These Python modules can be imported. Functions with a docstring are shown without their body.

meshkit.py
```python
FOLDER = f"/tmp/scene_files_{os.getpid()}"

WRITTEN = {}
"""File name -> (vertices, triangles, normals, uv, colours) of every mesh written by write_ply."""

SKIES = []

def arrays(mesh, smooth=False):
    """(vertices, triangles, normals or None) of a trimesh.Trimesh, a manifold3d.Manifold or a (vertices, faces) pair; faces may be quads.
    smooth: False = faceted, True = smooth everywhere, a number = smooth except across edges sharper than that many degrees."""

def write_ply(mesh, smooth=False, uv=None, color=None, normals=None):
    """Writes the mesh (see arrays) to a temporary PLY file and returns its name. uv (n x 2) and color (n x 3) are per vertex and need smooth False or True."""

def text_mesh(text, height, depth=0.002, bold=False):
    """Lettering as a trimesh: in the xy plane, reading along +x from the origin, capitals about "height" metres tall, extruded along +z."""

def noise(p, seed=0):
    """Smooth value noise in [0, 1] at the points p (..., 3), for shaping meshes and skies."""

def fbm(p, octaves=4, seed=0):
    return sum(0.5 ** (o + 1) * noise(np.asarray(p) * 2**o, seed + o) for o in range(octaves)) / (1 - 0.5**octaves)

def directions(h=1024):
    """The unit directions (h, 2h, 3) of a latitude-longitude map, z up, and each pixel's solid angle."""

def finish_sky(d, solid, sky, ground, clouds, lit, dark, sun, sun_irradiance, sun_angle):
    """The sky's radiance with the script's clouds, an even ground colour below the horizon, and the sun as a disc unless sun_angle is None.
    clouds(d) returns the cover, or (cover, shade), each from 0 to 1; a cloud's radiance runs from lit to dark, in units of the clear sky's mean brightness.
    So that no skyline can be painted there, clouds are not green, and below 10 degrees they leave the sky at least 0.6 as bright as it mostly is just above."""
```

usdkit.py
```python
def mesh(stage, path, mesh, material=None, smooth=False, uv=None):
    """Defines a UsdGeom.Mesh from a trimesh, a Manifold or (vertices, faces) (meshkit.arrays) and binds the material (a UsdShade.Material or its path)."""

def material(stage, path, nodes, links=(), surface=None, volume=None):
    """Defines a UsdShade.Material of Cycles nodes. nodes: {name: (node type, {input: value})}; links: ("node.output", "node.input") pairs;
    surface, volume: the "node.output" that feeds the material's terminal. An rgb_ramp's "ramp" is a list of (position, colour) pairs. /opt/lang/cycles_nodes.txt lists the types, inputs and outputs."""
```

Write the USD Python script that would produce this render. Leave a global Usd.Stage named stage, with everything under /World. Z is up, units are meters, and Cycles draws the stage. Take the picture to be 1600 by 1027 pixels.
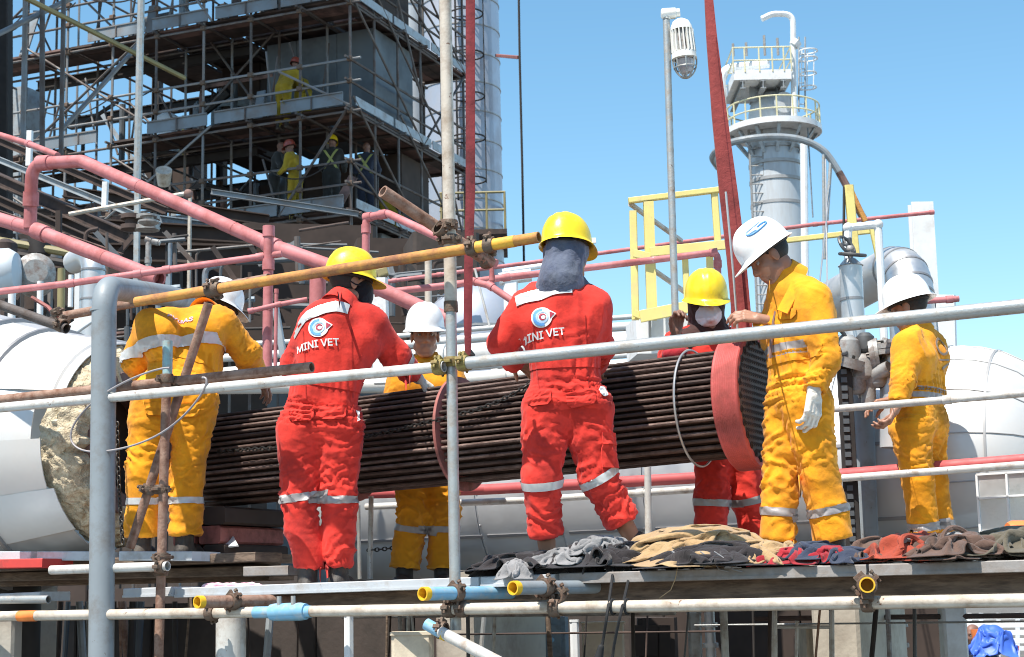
import math, random
import numpy as np, trimesh, usdkit, meshkit
from pxr import Usd, UsdGeom, UsdLux, UsdShade, Gf, Sdf, Vt
from shapely.geometry import Polygon, Point
from shapely.ops import unary_union
from scipy.spatial import cKDTree
from scipy.interpolate import LinearNDInterpolator

stage = Usd.Stage.CreateInMemory()
UsdGeom.SetStageUpAxis(stage, 'Z')
UsdGeom.Xform.Define(stage, '/World')
stage.SetDefaultPrim(stage.GetPrimAtPath('/World'))
UsdGeom.Scope.Define(stage, '/World/Looks')
A = lambda *x: np.array(x if len(x) > 1 else x[0], float)
unit = lambda v: np.asarray(v, float) / np.linalg.norm(v)

# ---------------------------------------------------------------- camera
FPX, CX, CY = 2550.0, 800.0, 513.5
EYE = A(0, 0, 1.6)
PITCH, ROLL = math.atan((940 - CY) / FPX), math.radians(1.28)
_f = A(0, math.cos(PITCH), math.sin(PITCH)); _r0 = A(1, 0, 0); _u0 = A(0, -math.sin(PITCH), math.cos(PITCH))
_R = math.cos(ROLL) * _r0 - math.sin(ROLL) * _u0
_U = math.sin(ROLL) * _r0 + math.cos(ROLL) * _u0
cam = UsdGeom.Camera.Define(stage, '/World/camera')
cam.CreateHorizontalApertureAttr(36.0)
cam.CreateFocalLengthAttr(36.0 * FPX / 1600)
cam.CreateClippingRangeAttr(Gf.Vec2f(0.1, 20000))
m = np.eye(4); m[0, :3], m[1, :3], m[2, :3], m[3, :3] = _R, _U, -_f, EYE
UsdGeom.Xformable(cam).AddTransformOp().Set(Gf.Matrix4d(*m.ravel().tolist()))
cam.CreateExposureAttr(0.72); cam.CreateFStopAttr(9.0); cam.CreateFocusDistanceAttr(8.3)

# ---------------------------------------------------------------- sky and sun
SUN_AZ, SUN_EL = math.radians(180 + 36), math.radians(62)      # azimuth from +Y towards +X: behind the camera, to its left
sun_dir = A(math.sin(SUN_AZ) * math.cos(SUN_EL), math.cos(SUN_AZ) * math.cos(SUN_EL), math.sin(SUN_EL))
sky_look = usdkit.material(stage, '/World/Looks/sky', {
    's': ('sky_texture', {'sky_type': 'single_scattering', 'sun_disc': False, 'sun_elevation': SUN_EL, 'sun_rotation': SUN_AZ, 'air_density': 1.0, 'aerosol_density': 0.5, 'ozone_density': 0.5, 'altitude': 60.0}),
    'h': ('hsv', {'hue': 0.485, 'saturation': 1.2, 'value': 1.0}),
    'b': ('background_shader', {'strength': 0.128})}, [('s.color', 'h.color'), ('h.color', 'b.color')], surface='b.background')
dome = UsdLux.DomeLight.Define(stage, '/World/sky')
dome.CreateIntensityAttr(1.0)
UsdShade.MaterialBindingAPI.Apply(dome.GetPrim()).Bind(sky_look)
dome.GetPrim().SetCustomDataByKey('kind', 'structure')
sun = UsdLux.DistantLight.Define(stage, '/World/sun')
sun.CreateIntensityAttr(1.25); sun.CreateAngleAttr(0.5); sun.CreateNormalizeAttr(True); sun.CreateColorAttr(Gf.Vec3f(1.0, 0.95, 0.87))
_x = unit(np.cross([0, 0, 1], sun_dir)); _y = np.cross(sun_dir, _x)
m = np.eye(4); m[0, :3], m[1, :3], m[2, :3] = _x, _y, sun_dir
UsdGeom.Xformable(sun).AddTransformOp().Set(Gf.Matrix4d(*m.ravel().tolist()))

# ---------------------------------------------------------------- measuring: from the photograph to the place
def ray(px, py):
    return _f + (px - CX) / FPX * _R - (py - CY) / FPX * _U
def PY(px, py, Y):
    d = ray(px, py); return EYE + d * (Y / d[1])
_a = math.radians(62.5)
U = A(math.sin(_a), -math.cos(_a), 0)          # along the scaffold, towards the right and nearer
W = A(math.cos(_a), math.sin(_a), 0)           # across it, away from the camera
Z = A(0, 0, 1)
ORG = PY(705, 570, 7.5)
def PT(px, py, t=0.0):
    d = ray(px, py); return EYE + d * ((t - (EYE - ORG) @ W) / (d @ W))
def PZ(px, py, z):
    d = ray(px, py); return EYE + d * ((z - EYE[2]) / d[2])
def mpp(Y):
    return Y / FPX                              # metres per pixel of the 1600 px photograph

# ---------------------------------------------------------------- mesh helpers
def frame(d):
    d = unit(d); a = np.cross(d, [0, 0, 1.0])
    if np.linalg.norm(a) < 1e-3: a = A(1, 0, 0)
    a = unit(a); return d, a, np.cross(a, d)
def TM(v, f): return trimesh.Trimesh(np.asarray(v, float), np.asarray(f, int), process=False)
def cat(ms): return trimesh.util.concatenate([x for x in ms if x is not None and len(x.faces)])
def lathe(p0, d, prof, n=16, closed=False):
    """Revolves the (distance, radius) profile about the axis through p0 along d; a radius of 0 closes an end."""
    d, a, b = frame(d); p0 = A(p0); V, F = [], []
    ang = np.arange(n) * 2 * math.pi / n
    ring = np.cos(ang)[:, None] * a + np.sin(ang)[:, None] * b
    for s, r in prof: V.append(p0 + d * s + ring * max(r, 1e-5))
    V = np.vstack(V)
    i = np.arange(n); j = (i + 1) % n
    for k in range(len(prof) - 1):
        q = np.stack([k * n + i, k * n + j, (k + 1) * n + j, (k + 1) * n + i], 1)
        F += [q[:, [0, 2, 1]], q[:, [0, 3, 2]]]
    return TM(V, np.vstack(F))
def rod(p0, p1, r, n=12):
    p0, p1 = A(p0), A(p1); L = np.linalg.norm(p1 - p0)
    return lathe(p0, p1 - p0, [(0, 0), (0, r), (L, r), (L, 0)], n)
def pipe(p0, p1, r, wall=.004, n=16, deep=.16):
    p0, p1 = A(p0), A(p1); L = np.linalg.norm(p1 - p0); k = r - wall; e = min(deep, L * .4)
    return lathe(p0, p1 - p0, [(e, 0), (e, k), (0, k), (0, r), (L, r), (L, k), (L - e, k), (L - e, 0)], n)
def fillet(pts, R, n=7):
    pts = [A(p) for p in pts]; out = [pts[0]]
    for i in range(1, len(pts) - 1):
        a, b, c = pts[i - 1], pts[i], pts[i + 1]
        u, v = unit(a - b), unit(c - b); th = math.acos(max(-1, min(1, u @ v)))
        cut = min(R / max(math.tan(th / 2), 1e-3), .48 * np.linalg.norm(a - b), .48 * np.linalg.norm(c - b))
        p, q = b + u * cut, b + v * cut
        for k in range(n + 1):
            s = k / n; out.append((1 - s) ** 2 * p + 2 * s * (1 - s) * b + s * s * q)
    return out + [pts[-1]]
def sweep(pts, r, n=12, caps=True):
    P = np.array([A(p) for p in pts]); m = len(P); r = np.broadcast_to(r, (m,))
    T = np.gradient(P, axis=0); T /= np.linalg.norm(T, axis=1, keepdims=True) + 1e-12
    _, a, _ = frame(T[0]); V, F = [], []
    ang = np.arange(n) * 2 * math.pi / n
    for k in range(m):
        a = unit(a - T[k] * (a @ T[k])); b = np.cross(a, T[k])
        V.append(P[k] + r[k] * (np.cos(ang)[:, None] * a + np.sin(ang)[:, None] * b))
    V = np.vstack(V); i = np.arange(n); j = (i + 1) % n
    for k in range(m - 1):
        q = np.stack([k * n + i, k * n + j, (k + 1) * n + j, (k + 1) * n + i], 1)
        F += [q[:, [0, 2, 1]], q[:, [0, 3, 2]]]
    if caps:
        c0, c1 = len(V), len(V) + 1; V = np.vstack([V, P[:1], P[-1:]])
        F += [np.stack([np.full(n, c0), i, j], 1), np.stack([np.full(n, c1), (m - 1) * n + j, (m - 1) * n + i], 1)]
    return TM(V, np.vstack(F))
def extr(p0, p1, poly, up=(0, 0, 1)):
    """A bar from p0 to p1 with the cross-section poly (x across, y towards up)."""
    p0, p1 = A(p0), A(p1); d = unit(p1 - p0); x = np.cross(d, up)
    x = unit(x) if np.linalg.norm(x) > 1e-6 else A(1, 0, 0); y = np.cross(x, d)
    m = trimesh.creation.extrude_polygon(Polygon(poly), np.linalg.norm(p1 - p0), engine='earcut')
    v = m.vertices; m = TM(p0 + v[:, :1] * x + v[:, 1:2] * y + v[:, 2:] * d, m.faces)
    if m.volume < 0: m.invert()
    return m
def rect(w, h, c=None):
    c = min(w, h) * .12 if c is None else c
    a, b = w / 2, h / 2
    if c <= 0: return [(-a, -b), (a, -b), (a, b), (-a, b)]
    return [(-a + c, -b), (a - c, -b), (a, -b + c), (a, b - c), (a - c, b), (-a + c, b), (-a, b - c), (-a, -b + c)]
def beam(p0, p1, w, h, up=(0, 0, 1), c=None): return extr(p0, p1, rect(w, h, c), up)
def hbeam(p0, p1, w, h, up=(0, 0, 1), t=None):
    t = t or h * .1; a, b, k = w / 2, h / 2, (t or .01) / 2
    return extr(p0, p1, [(-a, -b), (a, -b), (a, -b + t), (k, -b + t), (k, b - t), (a, b - t), (a, b), (-a, b), (-a, b - t), (-k, b - t), (-k, -b + t), (-a, -b + t)], up)
def channel(p0, p1, w, h, up=(0, 0, 1), t=.008):
    a, b = w / 2, h / 2
    return extr(p0, p1, [(-a, -b), (a, -b), (a, -b + t), (-a + t, -b + t), (-a + t, b - t), (a, b - t), (a, b), (-a, b)], up)
def angle(p0, p1, w, up=(0, 0, 1), t=.008):
    return extr(p0, p1, [(0, 0), (w, 0), (w, t), (t, t), (t, w), (0, w)], up)
def block(c, ex, ey, sx, sy, sz, ch=.02):
    """A box with chamfered upright edges, centre of its base at c."""
    ex, ey = unit(ex), unit(ey); c = A(c)
    m = trimesh.creation.extrude_polygon(Polygon(rect(sx, sy, ch)), sz, engine='earcut'); v = m.vertices
    m = TM(c + v[:, :1] * ex + v[:, 1:2] * ey + v[:, 2:] * Z, m.faces)
    if m.volume < 0: m.invert()
    return m
def plate(corners, th):
    """A flat slab whose top is the polygon of the given corners (3-D)."""
    P = np.array([A(c) for c in corners]); n = unit(np.cross(P[1] - P[0], P[2] - P[0])); k = len(P)
    if n[2] < 0: P = P[::-1]; n = -n
    V = np.vstack([P, P - n * th]); F = []
    for i in range(1, k - 1): F += [[0, i, i + 1], [k, k + i + 1, k + i]]
    for i in range(k):
        j = (i + 1) % k; F += [[i, k + i, k + j], [i, k + j, j]]
    return TM(V, F)
def torus(c, d, R, r, n=24, k=8, arc=2 * math.pi, start=0):
    d, a, b = frame(d); full = arc > 6.28
    th = start + np.linspace(0, arc, n + 1)
    pts = [A(c) + R * (math.cos(x) * a + math.sin(x) * b) for x in th]
    return sweep(pts, r, k, caps=not full)

# ---------------------------------------------------------------- names, labels, prims
_used = {}
def numbered(parent, name):
    k = _used.get((parent, name), 0); _used[(parent, name)] = k + 1
    return name if k == 0 else f'{name}_{k:03d}'
ORIGIN = {}
def tag(prim, label=None, cat=None, group=None, kind=None):
    for k, v in (('label', label), ('category', cat), ('group', group), ('kind', kind)):
        if v: prim.SetCustomDataByKey(k, v)
    return prim
def thing(name, label, cat, loc=(0, 0, 0), group=None):
    path = '/World/' + numbered('/World', name)
    x = UsdGeom.Xform.Define(stage, path); x.AddTranslateOp().Set(Gf.Vec3d(*map(float, loc)))
    ORIGIN[path] = A(loc); tag(x.GetPrim(), label, cat, group)
    return path
def part(parent, name, mesh, mat, smooth=35, label=None, kind=None, group=None):
    path = parent + '/' + numbered(parent, name); o = ORIGIN[parent]; ORIGIN[path] = o
    if not isinstance(mesh, trimesh.Trimesh): mesh = cat(mesh)
    m = usdkit.mesh(stage, path, TM(mesh.vertices - o, mesh.faces), LOOK(mat), smooth=smooth)
    tag(m.GetPrim(), label, None, group, kind)
    return path
def solo(name, mesh, mat, label, cat, group=None, kind=None, smooth=35):
    path = '/World/' + numbered('/World', name)
    if not isinstance(mesh, trimesh.Trimesh): mesh = globals()['cat'](mesh)
    c = mesh.bounds.mean(0); c[2] = mesh.bounds[0, 2]
    m = usdkit.mesh(stage, path, TM(mesh.vertices - c, mesh.faces), LOOK(mat), smooth=smooth)
    m.AddTranslateOp().Set(Gf.Vec3d(*map(float, c))); tag(m.GetPrim(), label, cat, group, kind); ORIGIN[path] = c
    return path

# ---------------------------------------------------------------- materials
LOOKS = {}
def LOOK(n): return LOOKS[n]
def paint(name, col, rough=.5, metal=0., var=.12, scale=5., dirt=None, cover=.0, dscale=2.5, bump=0., bscale=40., soft=.12, stretch=(1, 1, 1), spec=.5, coat=0., chips=None):
    """Colour with broad variation, patches of dirt or rust over the share 'cover', and a fine relief."""
    col = A(col)
    N = {'g': ('geometry', {}), 'mp': ('mapping', {'scale': stretch}),
         'n': ('noise_texture', {'scale': scale, 'detail': 5., 'roughness': .6}),
         'r': ('rgb_ramp', {'ramp': [(.25, col * (1 - var)), (.75, np.minimum(col * (1 + var), .95))]}),
         'p': ('principled_bsdf', {'roughness': rough, 'metallic': metal, 'specular_ior_level': spec, 'coat_weight': coat})}
    L = [('g.position', 'mp.vector'), ('mp.vector', 'n.vector'), ('n.fac', 'r.fac')]
    out = 'r.color'
    if dirt is not None:
        th = .5 + (.5 - cover) * .42
        N['dn'] = ('noise_texture', {'scale': dscale, 'detail': 8., 'roughness': .68})
        N['dr'] = ('rgb_ramp', {'ramp': [(max(th - soft, 0), (0, 0, 0)), (min(th + soft, 1), (1, 1, 1))]})
        N['mx'] = ('mix_color', {'b': A(dirt)})
        L += [('mp.vector', 'dn.vector'), ('dn.fac', 'dr.fac'), ('dr.color', 'bw.color'), ('bw.val', 'mx.fac'), (out, 'mx.a')]
        N['bw'] = ('rgb_to_bw', {}); out = 'mx.result'
        N['mr'] = ('map_range', {'to_min': rough, 'to_max': .85}); L += [('bw.val', 'mr.value'), ('mr.result', 'p.roughness')]
        if metal: N['mm'] = ('map_range', {'to_min': metal, 'to_max': 0.}); L += [('bw.val', 'mm.value'), ('mm.result', 'p.metallic')]
    if chips is not None:
        cc, cv, cs = chips; th = .5 + (.5 - cv) * .42
        N['cn'] = ('noise_texture', {'scale': cs, 'detail': 6., 'roughness': .7, 'distortion': .4}); N['cr'] = ('rgb_ramp', {'ramp': [(th, (0, 0, 0)), (th + .03, (1, 1, 1))]}); N['cb'] = ('rgb_to_bw', {}); N['cx'] = ('mix_color', {'b': A(cc)})
        L += [('g.position', 'cn.vector'), ('cn.fac', 'cr.fac'), ('cr.color', 'cb.color'), ('cb.val', 'cx.fac'), (out, 'cx.a')]; out = 'cx.result'
    L.append((out, 'p.base_color'))
    if bump:
        N['bn'] = ('noise_texture', {'scale': bscale, 'detail': 4.}); N['bp'] = ('bump', {'strength': bump, 'distance': .01})
        L += [('mp.vector', 'bn.vector'), ('bn.fac', 'bp.height'), ('bp.normal', 'p.normal')]
    LOOKS[name] = usdkit.material(stage, '/World/Looks/' + name, N, L, surface='p.BSDF')
def cloth(name, col, var=.1, bump=.35, sheen=.15, dirt=None, cover=0.):
    col = A(col)
    N = {'g': ('geometry', {}), 'n': ('noise_texture', {'scale': 7., 'detail': 6., 'roughness': .65}),
         'r': ('rgb_ramp', {'ramp': [(.3, col * (1 - var)), (.7, np.minimum(col * (1 + var), .95))]}),
         'w': ('noise_texture', {'scale': 38., 'detail': 5., 'roughness': .55, 'distortion': .6}), 'bp': ('bump', {'strength': bump, 'distance': .012}),
         'f': ('noise_texture', {'scale': 420., 'detail': 2.}), 'b2': ('bump', {'strength': .2, 'distance': .002}),
         'p': ('principled_bsdf', {'roughness': .85, 'specular_ior_level': .2, 'sheen_weight': sheen, 'sheen_roughness': .5})}
    L = [('g.position', 'n.vector'), ('g.position', 'w.vector'), ('g.position', 'f.vector'), ('n.fac', 'r.fac'), ('w.fac', 'bp.height'), ('bp.normal', 'b2.normal'), ('f.fac', 'b2.height'), ('b2.normal', 'p.normal')]
    out = 'r.color'
    if dirt is not None:
        N['dn'] = ('noise_texture', {'scale': 5., 'detail': 7., 'roughness': .7}); th = .5 + (.5 - cover) * .42
        N['dr'] = ('rgb_ramp', {'ramp': [(th - .12, (0, 0, 0)), (th + .2, (1, 1, 1))]}); N['bw'] = ('rgb_to_bw', {}); N['mx'] = ('mix_color', {'b': A(dirt)})
        L += [('g.position', 'dn.vector'), ('dn.fac', 'dr.fac'), ('dr.color', 'bw.color'), ('bw.val', 'mx.fac'), (out, 'mx.a')]; out = 'mx.result'
    L.append((out, 'p.base_color'))
    LOOKS[name] = usdkit.material(stage, '/World/Looks/' + name, N, L, surface='p.BSDF')
RUST, GRIME = (.13, .055, .03), (.07, .06, .05)
paint('galvanised', (.40, .41, .40), .42, .55, .14, 9, (.25, .21, .17), .28, 14, .15, 80, chips=((.16, .09, .06), .10, 22))
paint('white_tube', (.56, .55, .52), .45, .15, .1, 8, (.31, .25, .2), .28, 11, .12, 80, chips=((.20, .11, .07), .12, 20))
paint('cream_tube', (.52, .46, .385), .5, .05, .1, 6, (.30, .23, .17), .34, 8, .15, 70, chips=((.17, .09, .055), .14, 18))
paint('grey_pipe', (.225, .255, .275), .5, .0, .08, 4, (.17, .16, .15), .22, 6, .08, 60, chips=((.12, .08, .06), .08, 14))
paint('rusty_tube', (.30, .19, .14), .75, .1, .25, 9, (.16, .07, .04), .4, 16, .3, 90)
paint('ochre_tube', (.52, .24, .05), .65, .0, .2, 7, (.24, .10, .05), .38, 9, .25, 90)
paint('yellow_tube', (.70, .38, .04), .5, .0, .15, 7, (.3, .15, .07), .25, 12, .15, 90)
paint('dark_tube', (.10, .085, .08), .7, .1, .25, 9, (.06, .04, .03), .4, 12, .25, 90)
paint('coupler', (.16, .12, .09), .6, .5, .3, 30, (.10, .045, .025), .4, 30, .3, 120)
paint('yellow_coupler', (.28, .22, .06), .6, .1, .3, 30, (.14, .08, .04), .4, 30, .3, 120)
paint('blue_tape', (.17, .37, .52), .55, 0, .15, 12, (.35, .4, .42), .3, 20)
paint('teal_paint', (.25, .42, .44), .6, 0, .15, 12, (.3, .25, .2), .35, 20)
paint('yellow_paint_end', (.72, .42, .02), .55, 0, .15, 15)
paint('orange_mark', (.72, .20, .04), .6, 0, .2, 15)
paint('deck_white', (.47, .49, .51), .5, .1, .1, 6, (.34, .31, .28), .22, 8, .1, 60)
paint('deck_grey', (.27, .25, .235), .6, .1, .16, 6, (.2, .16, .13), .35, 8, .15, 60)
paint('red_plank', (.55, .05, .04), .6, 0, .15, 6, (.2, .05, .04), .25, 8)
paint('timber', (.17, .12, .085), .85, 0, .35, 6, (.08, .055, .04), .4, 9, .4, 50, stretch=(1, 1, 6))
paint('pink_pipe', (.47, .165, .17), .6, 0, .14, 3, (.33, .095, .09), .38, 5, .12, 40, chips=((.55, .36, .34), .10, 13))
paint('red_pipe', (.45, .085, .085), .55, 0, .12, 3, (.38, .06, .06), .3, 4, .06, 40)
paint('tube_rust', (.12, .075, .06), .58, .25, .45, 5, (.045, .022, .016), .5, 7, .35, 140, stretch=(1, 1, 1))
paint('flange_red', (.46, .075, .065), .62, 0, .14, 5, (.26, .05, .04), .3, 6, .25, 90, chips=((.10, .05, .04), .10, 16))
paint('baffle', (.30, .10, .085), .75, 0, .2, 8, (.14, .05, .04), .35, 9, .2, 60)
paint('sheet_face', (.055, .05, .052), .6, .3, .3, 12, (.10, .06, .05), .3, 14, .3, 90)
paint('hole', (.012, .01, .01), .9)
paint('tube_rust_dark', (.07, .042, .033), .62, .25, .45, 5, (.035, .018, .014), .5, 7, .35, 140)
paint('tube_rust_pale', (.18, .12, .10), .55, .25, .4, 6, (.06, .03, .022), .45, 8, .35, 140)
paint('chain', (.06, .055, .05), .5, .8, .2, 40)
paint('wire', (.5, .48, .46), .4, .7)
paint('black_rope', (.012, .012, .013), .8, 0, .3, 60)
paint('cable', (.30, .27, .27), .6, .2, .15, 30)
cloth('sling_red', (.30, .06, .055), .12, .3, .05, (.13, .03, .03), .3)
cloth('sling_dark', (.20, .035, .04), .22, .3, .05, (.05, .02, .02), .3)
paint('cladding', (.58, .585, .59), .30, .9, .06, 1.6, (.50, .49, .47), .25, 1.3, .22, 2.6, soft=.3)
paint('cladding_white', (.60, .595, .58), .38, .35, .05, 1.2, (.50, .48, .45), .28, 2, .2, 2.6, soft=.25)
paint('seam', (.36, .35, .34), .5, .4)
paint('band', (.30, .29, .29), .45, .6)
paint('insulation', (.56, .48, .34), .98, 0, .3, 26, (.28, .21, .13), .3, 22, 1.0, 90)
paint('dark_steel', (.035, .030, .028), .7, .3, .3, 5)
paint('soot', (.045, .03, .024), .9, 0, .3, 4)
paint('grey_steel', (.30, .33, .35), .55, .1, .12, 4, (.2, .17, .15), .25, 5)
paint('blue_steel', (.20, .25, .29), .55, .1, .15, 4, (.12, .1, .1), .3, 5)
paint('white_steel', (.68, .69, .69), .5, 0, .06, 3, (.5, .46, .42), .18, 4)
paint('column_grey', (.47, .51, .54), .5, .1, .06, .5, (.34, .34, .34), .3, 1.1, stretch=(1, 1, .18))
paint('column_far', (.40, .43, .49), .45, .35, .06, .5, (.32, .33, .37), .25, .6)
paint('tower_rail', (.62, .56, .34), .55, 0, .08, 1, (.45, .42, .33), .3, 1.5)
paint('rail_yellow', (.70, .58, .20), .5, 0, .08, 4, (.5, .38, .12), .2, 6)
paint('pale_yellow', (.70, .58, .20), .5, 0, .08, 4, (.55, .46, .24), .2, 6)
paint('rail_dull_yellow', (.24, .20, .09), .6, 0, .15, 3)
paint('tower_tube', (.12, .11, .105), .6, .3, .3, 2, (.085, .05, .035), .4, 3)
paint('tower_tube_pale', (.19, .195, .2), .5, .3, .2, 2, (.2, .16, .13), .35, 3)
paint('toe_plate', (.19, .22, .245), .55, .2, .2, 1.4, (.17, .15, .14), .35, 1.8)
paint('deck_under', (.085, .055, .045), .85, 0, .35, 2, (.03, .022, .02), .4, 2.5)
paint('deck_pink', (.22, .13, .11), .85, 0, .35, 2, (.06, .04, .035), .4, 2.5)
paint('panel_grey', (.115, .135, .15), .7, .1, .18, .8, (.07, .08, .09), .35, 1)
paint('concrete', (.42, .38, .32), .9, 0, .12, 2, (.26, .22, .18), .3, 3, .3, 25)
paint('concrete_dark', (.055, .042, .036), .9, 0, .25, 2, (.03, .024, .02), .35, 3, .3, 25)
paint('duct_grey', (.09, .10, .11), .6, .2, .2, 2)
paint('ground', (.13, .12, .105), .95, 0, .2, .8, (.08, .07, .065), .4, .5, .3, 30)
paint('lamp_white', (.74, .73, .68), .4, 0, .05, 6, (.5, .45, .38), .15, 9)
paint('glass_lamp', (.50, .45, .45), .25, .0, .05, 6)
paint('beige_block', (.62, .53, .40), .9, 0, .1, 4, (.4, .32, .24), .25, 5, .2, 30)
paint('blue_plastic', (.05, .13, .55), .5, 0, .2, 8)
paint('orange_plastic', (.75, .2, .05), .5, 0, .15, 8)
paint('valve_grey', (.30, .30, .29), .55, .3, .2, 12, (.17, .12, .1), .35, 14, .2, 60)
paint('handwheel', (.09, .09, .09), .5, .4, .2, 12)
paint('dark_hatch', (.10, .085, .09), .7, .3, .2, 5)
# people
cloth('coverall_red', (.66, .040, .027), .12, .22, .1, (.27, .020, .018), .32)
cloth('coverall_yellow', (.82, .325, .013), .12, .22, .1, (.40, .16, .02), .30)
cloth('coverall_orange', (.66, .26, .012), .12, .22, .1, (.42, .16, .02), .3)
cloth('work_yellow', (.32, .22, .018), .15, .3, .1)
cloth('work_navy', (.03, .035, .055), .2, .3)
cloth('work_dark', (.03, .03, .028), .2, .3)
paint('reflective', (.58, .58, .57), .35, .25, .08, 40)
paint('reflective_grey', (.34, .31, .30), .45, .2, .1, 40)
paint('hivis', (.34, .35, .10), .6)
paint('print_white', (.74, .73, .72), .75, 0, .05, 40, chips=((.50, .10, .08), .10, 70))
paint('print_blue', (.10, .30, .62), .7, 0, .05, 40)
paint('print_pale_blue', (.36, .52, .75), .7, 0, .05, 40)
paint('print_red', (.35, .02, .05), .7, 0, .05, 40)
paint('print_violet', (.55, .42, .55), .8, 0, .1, 40)
paint('print_grey', (.30, .22, .16), .8, 0, .2, 40)
paint('skin', (.33, .165, .105), .5, 0, .1, 20, bump=.1, bscale=200)
paint('skin_dark', (.20, .10, .07), .55, 0, .1, 20, bump=.1, bscale=200)
paint('hair', (.012, .010, .009), .55, 0, .2, 90, bump=.4, bscale=260)
paint('eye_white', (.34, .31, .29), .2)
paint('helmet_yellow', (.82, .60, .015), .28, 0, .04, 6, (.50, .35, .05), .18, 9, coat=.15, chips=((.36, .27, .08), .05, 34))
paint('helmet_white', (.80, .80, .79), .28, 0, .03, 6, (.55, .52, .48), .16, 9, coat=.15, chips=((.38, .35, .32), .05, 34))
paint('helmet_red', (.26, .05, .03), .35)
paint('strap_black', (.02, .02, .022), .7)
cloth('scarf_blue', (.085, .10, .15), .25, .5, .2, (.15, .17, .21), .3)
cloth('mask_black', (.012, .011, .014), .2, .4)
cloth('hood_brown', (.055, .025, .022), .25, .5, .1)
cloth('mask_white', (.62, .56, .56), .1, .4)
cloth('glove_white', (.66, .62, .55), .12, .5, .2, (.4, .36, .3), .25)
paint('boot', (.035, .03, .027), .6, 0, .3, 20, (.10, .08, .06), .3, 12, .3, 80)
# things lying about
cloth('rag_dark', (.022, .018, .019), .35, .6, .2)
cloth('rag_grey', (.20, .195, .195), .3, .6, .2)
cloth('burlap', (.36, .24, .12), .2, .8, .3, (.33, .2, .09), .3)
cloth('rag_navy', (.028, .036, .062), .35, .6, .2)
cloth('rag_red', (.30, .014, .022), .25, .6, .2)
cloth('rag_brown', (.10, .06, .045), .35, .6, .2)
cloth('canvas', (.10, .085, .06), .3, .6, .2)
cloth('web_orange', (.30, .055, .03), .25, .5, .1)
cloth('glove_pink', (.70, .30, .42), .25, .5, .2, (.72, .66, .66), .5)
# ================================================================ ground
rs = np.random.RandomState(3)
g = [-4000, -800, -200, -60, -20, 0, 20, 60, 200, 800, 4000]
gx, gy = np.meshgrid(g, g); n = len(g)
gv = np.stack([gx.ravel(), gy.ravel(), np.zeros(n * n)], 1)
gf = [[i * n + j, i * n + j + 1, (i + 1) * n + j + 1] for i in range(n - 1) for j in range(n - 1)] + [[i * n + j, (i + 1) * n + j + 1, (i + 1) * n + j] for i in range(n - 1) for j in range(n - 1)]
solo('ground', TM(gv, gf), 'ground', None, None, kind='structure', smooth=False)

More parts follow.
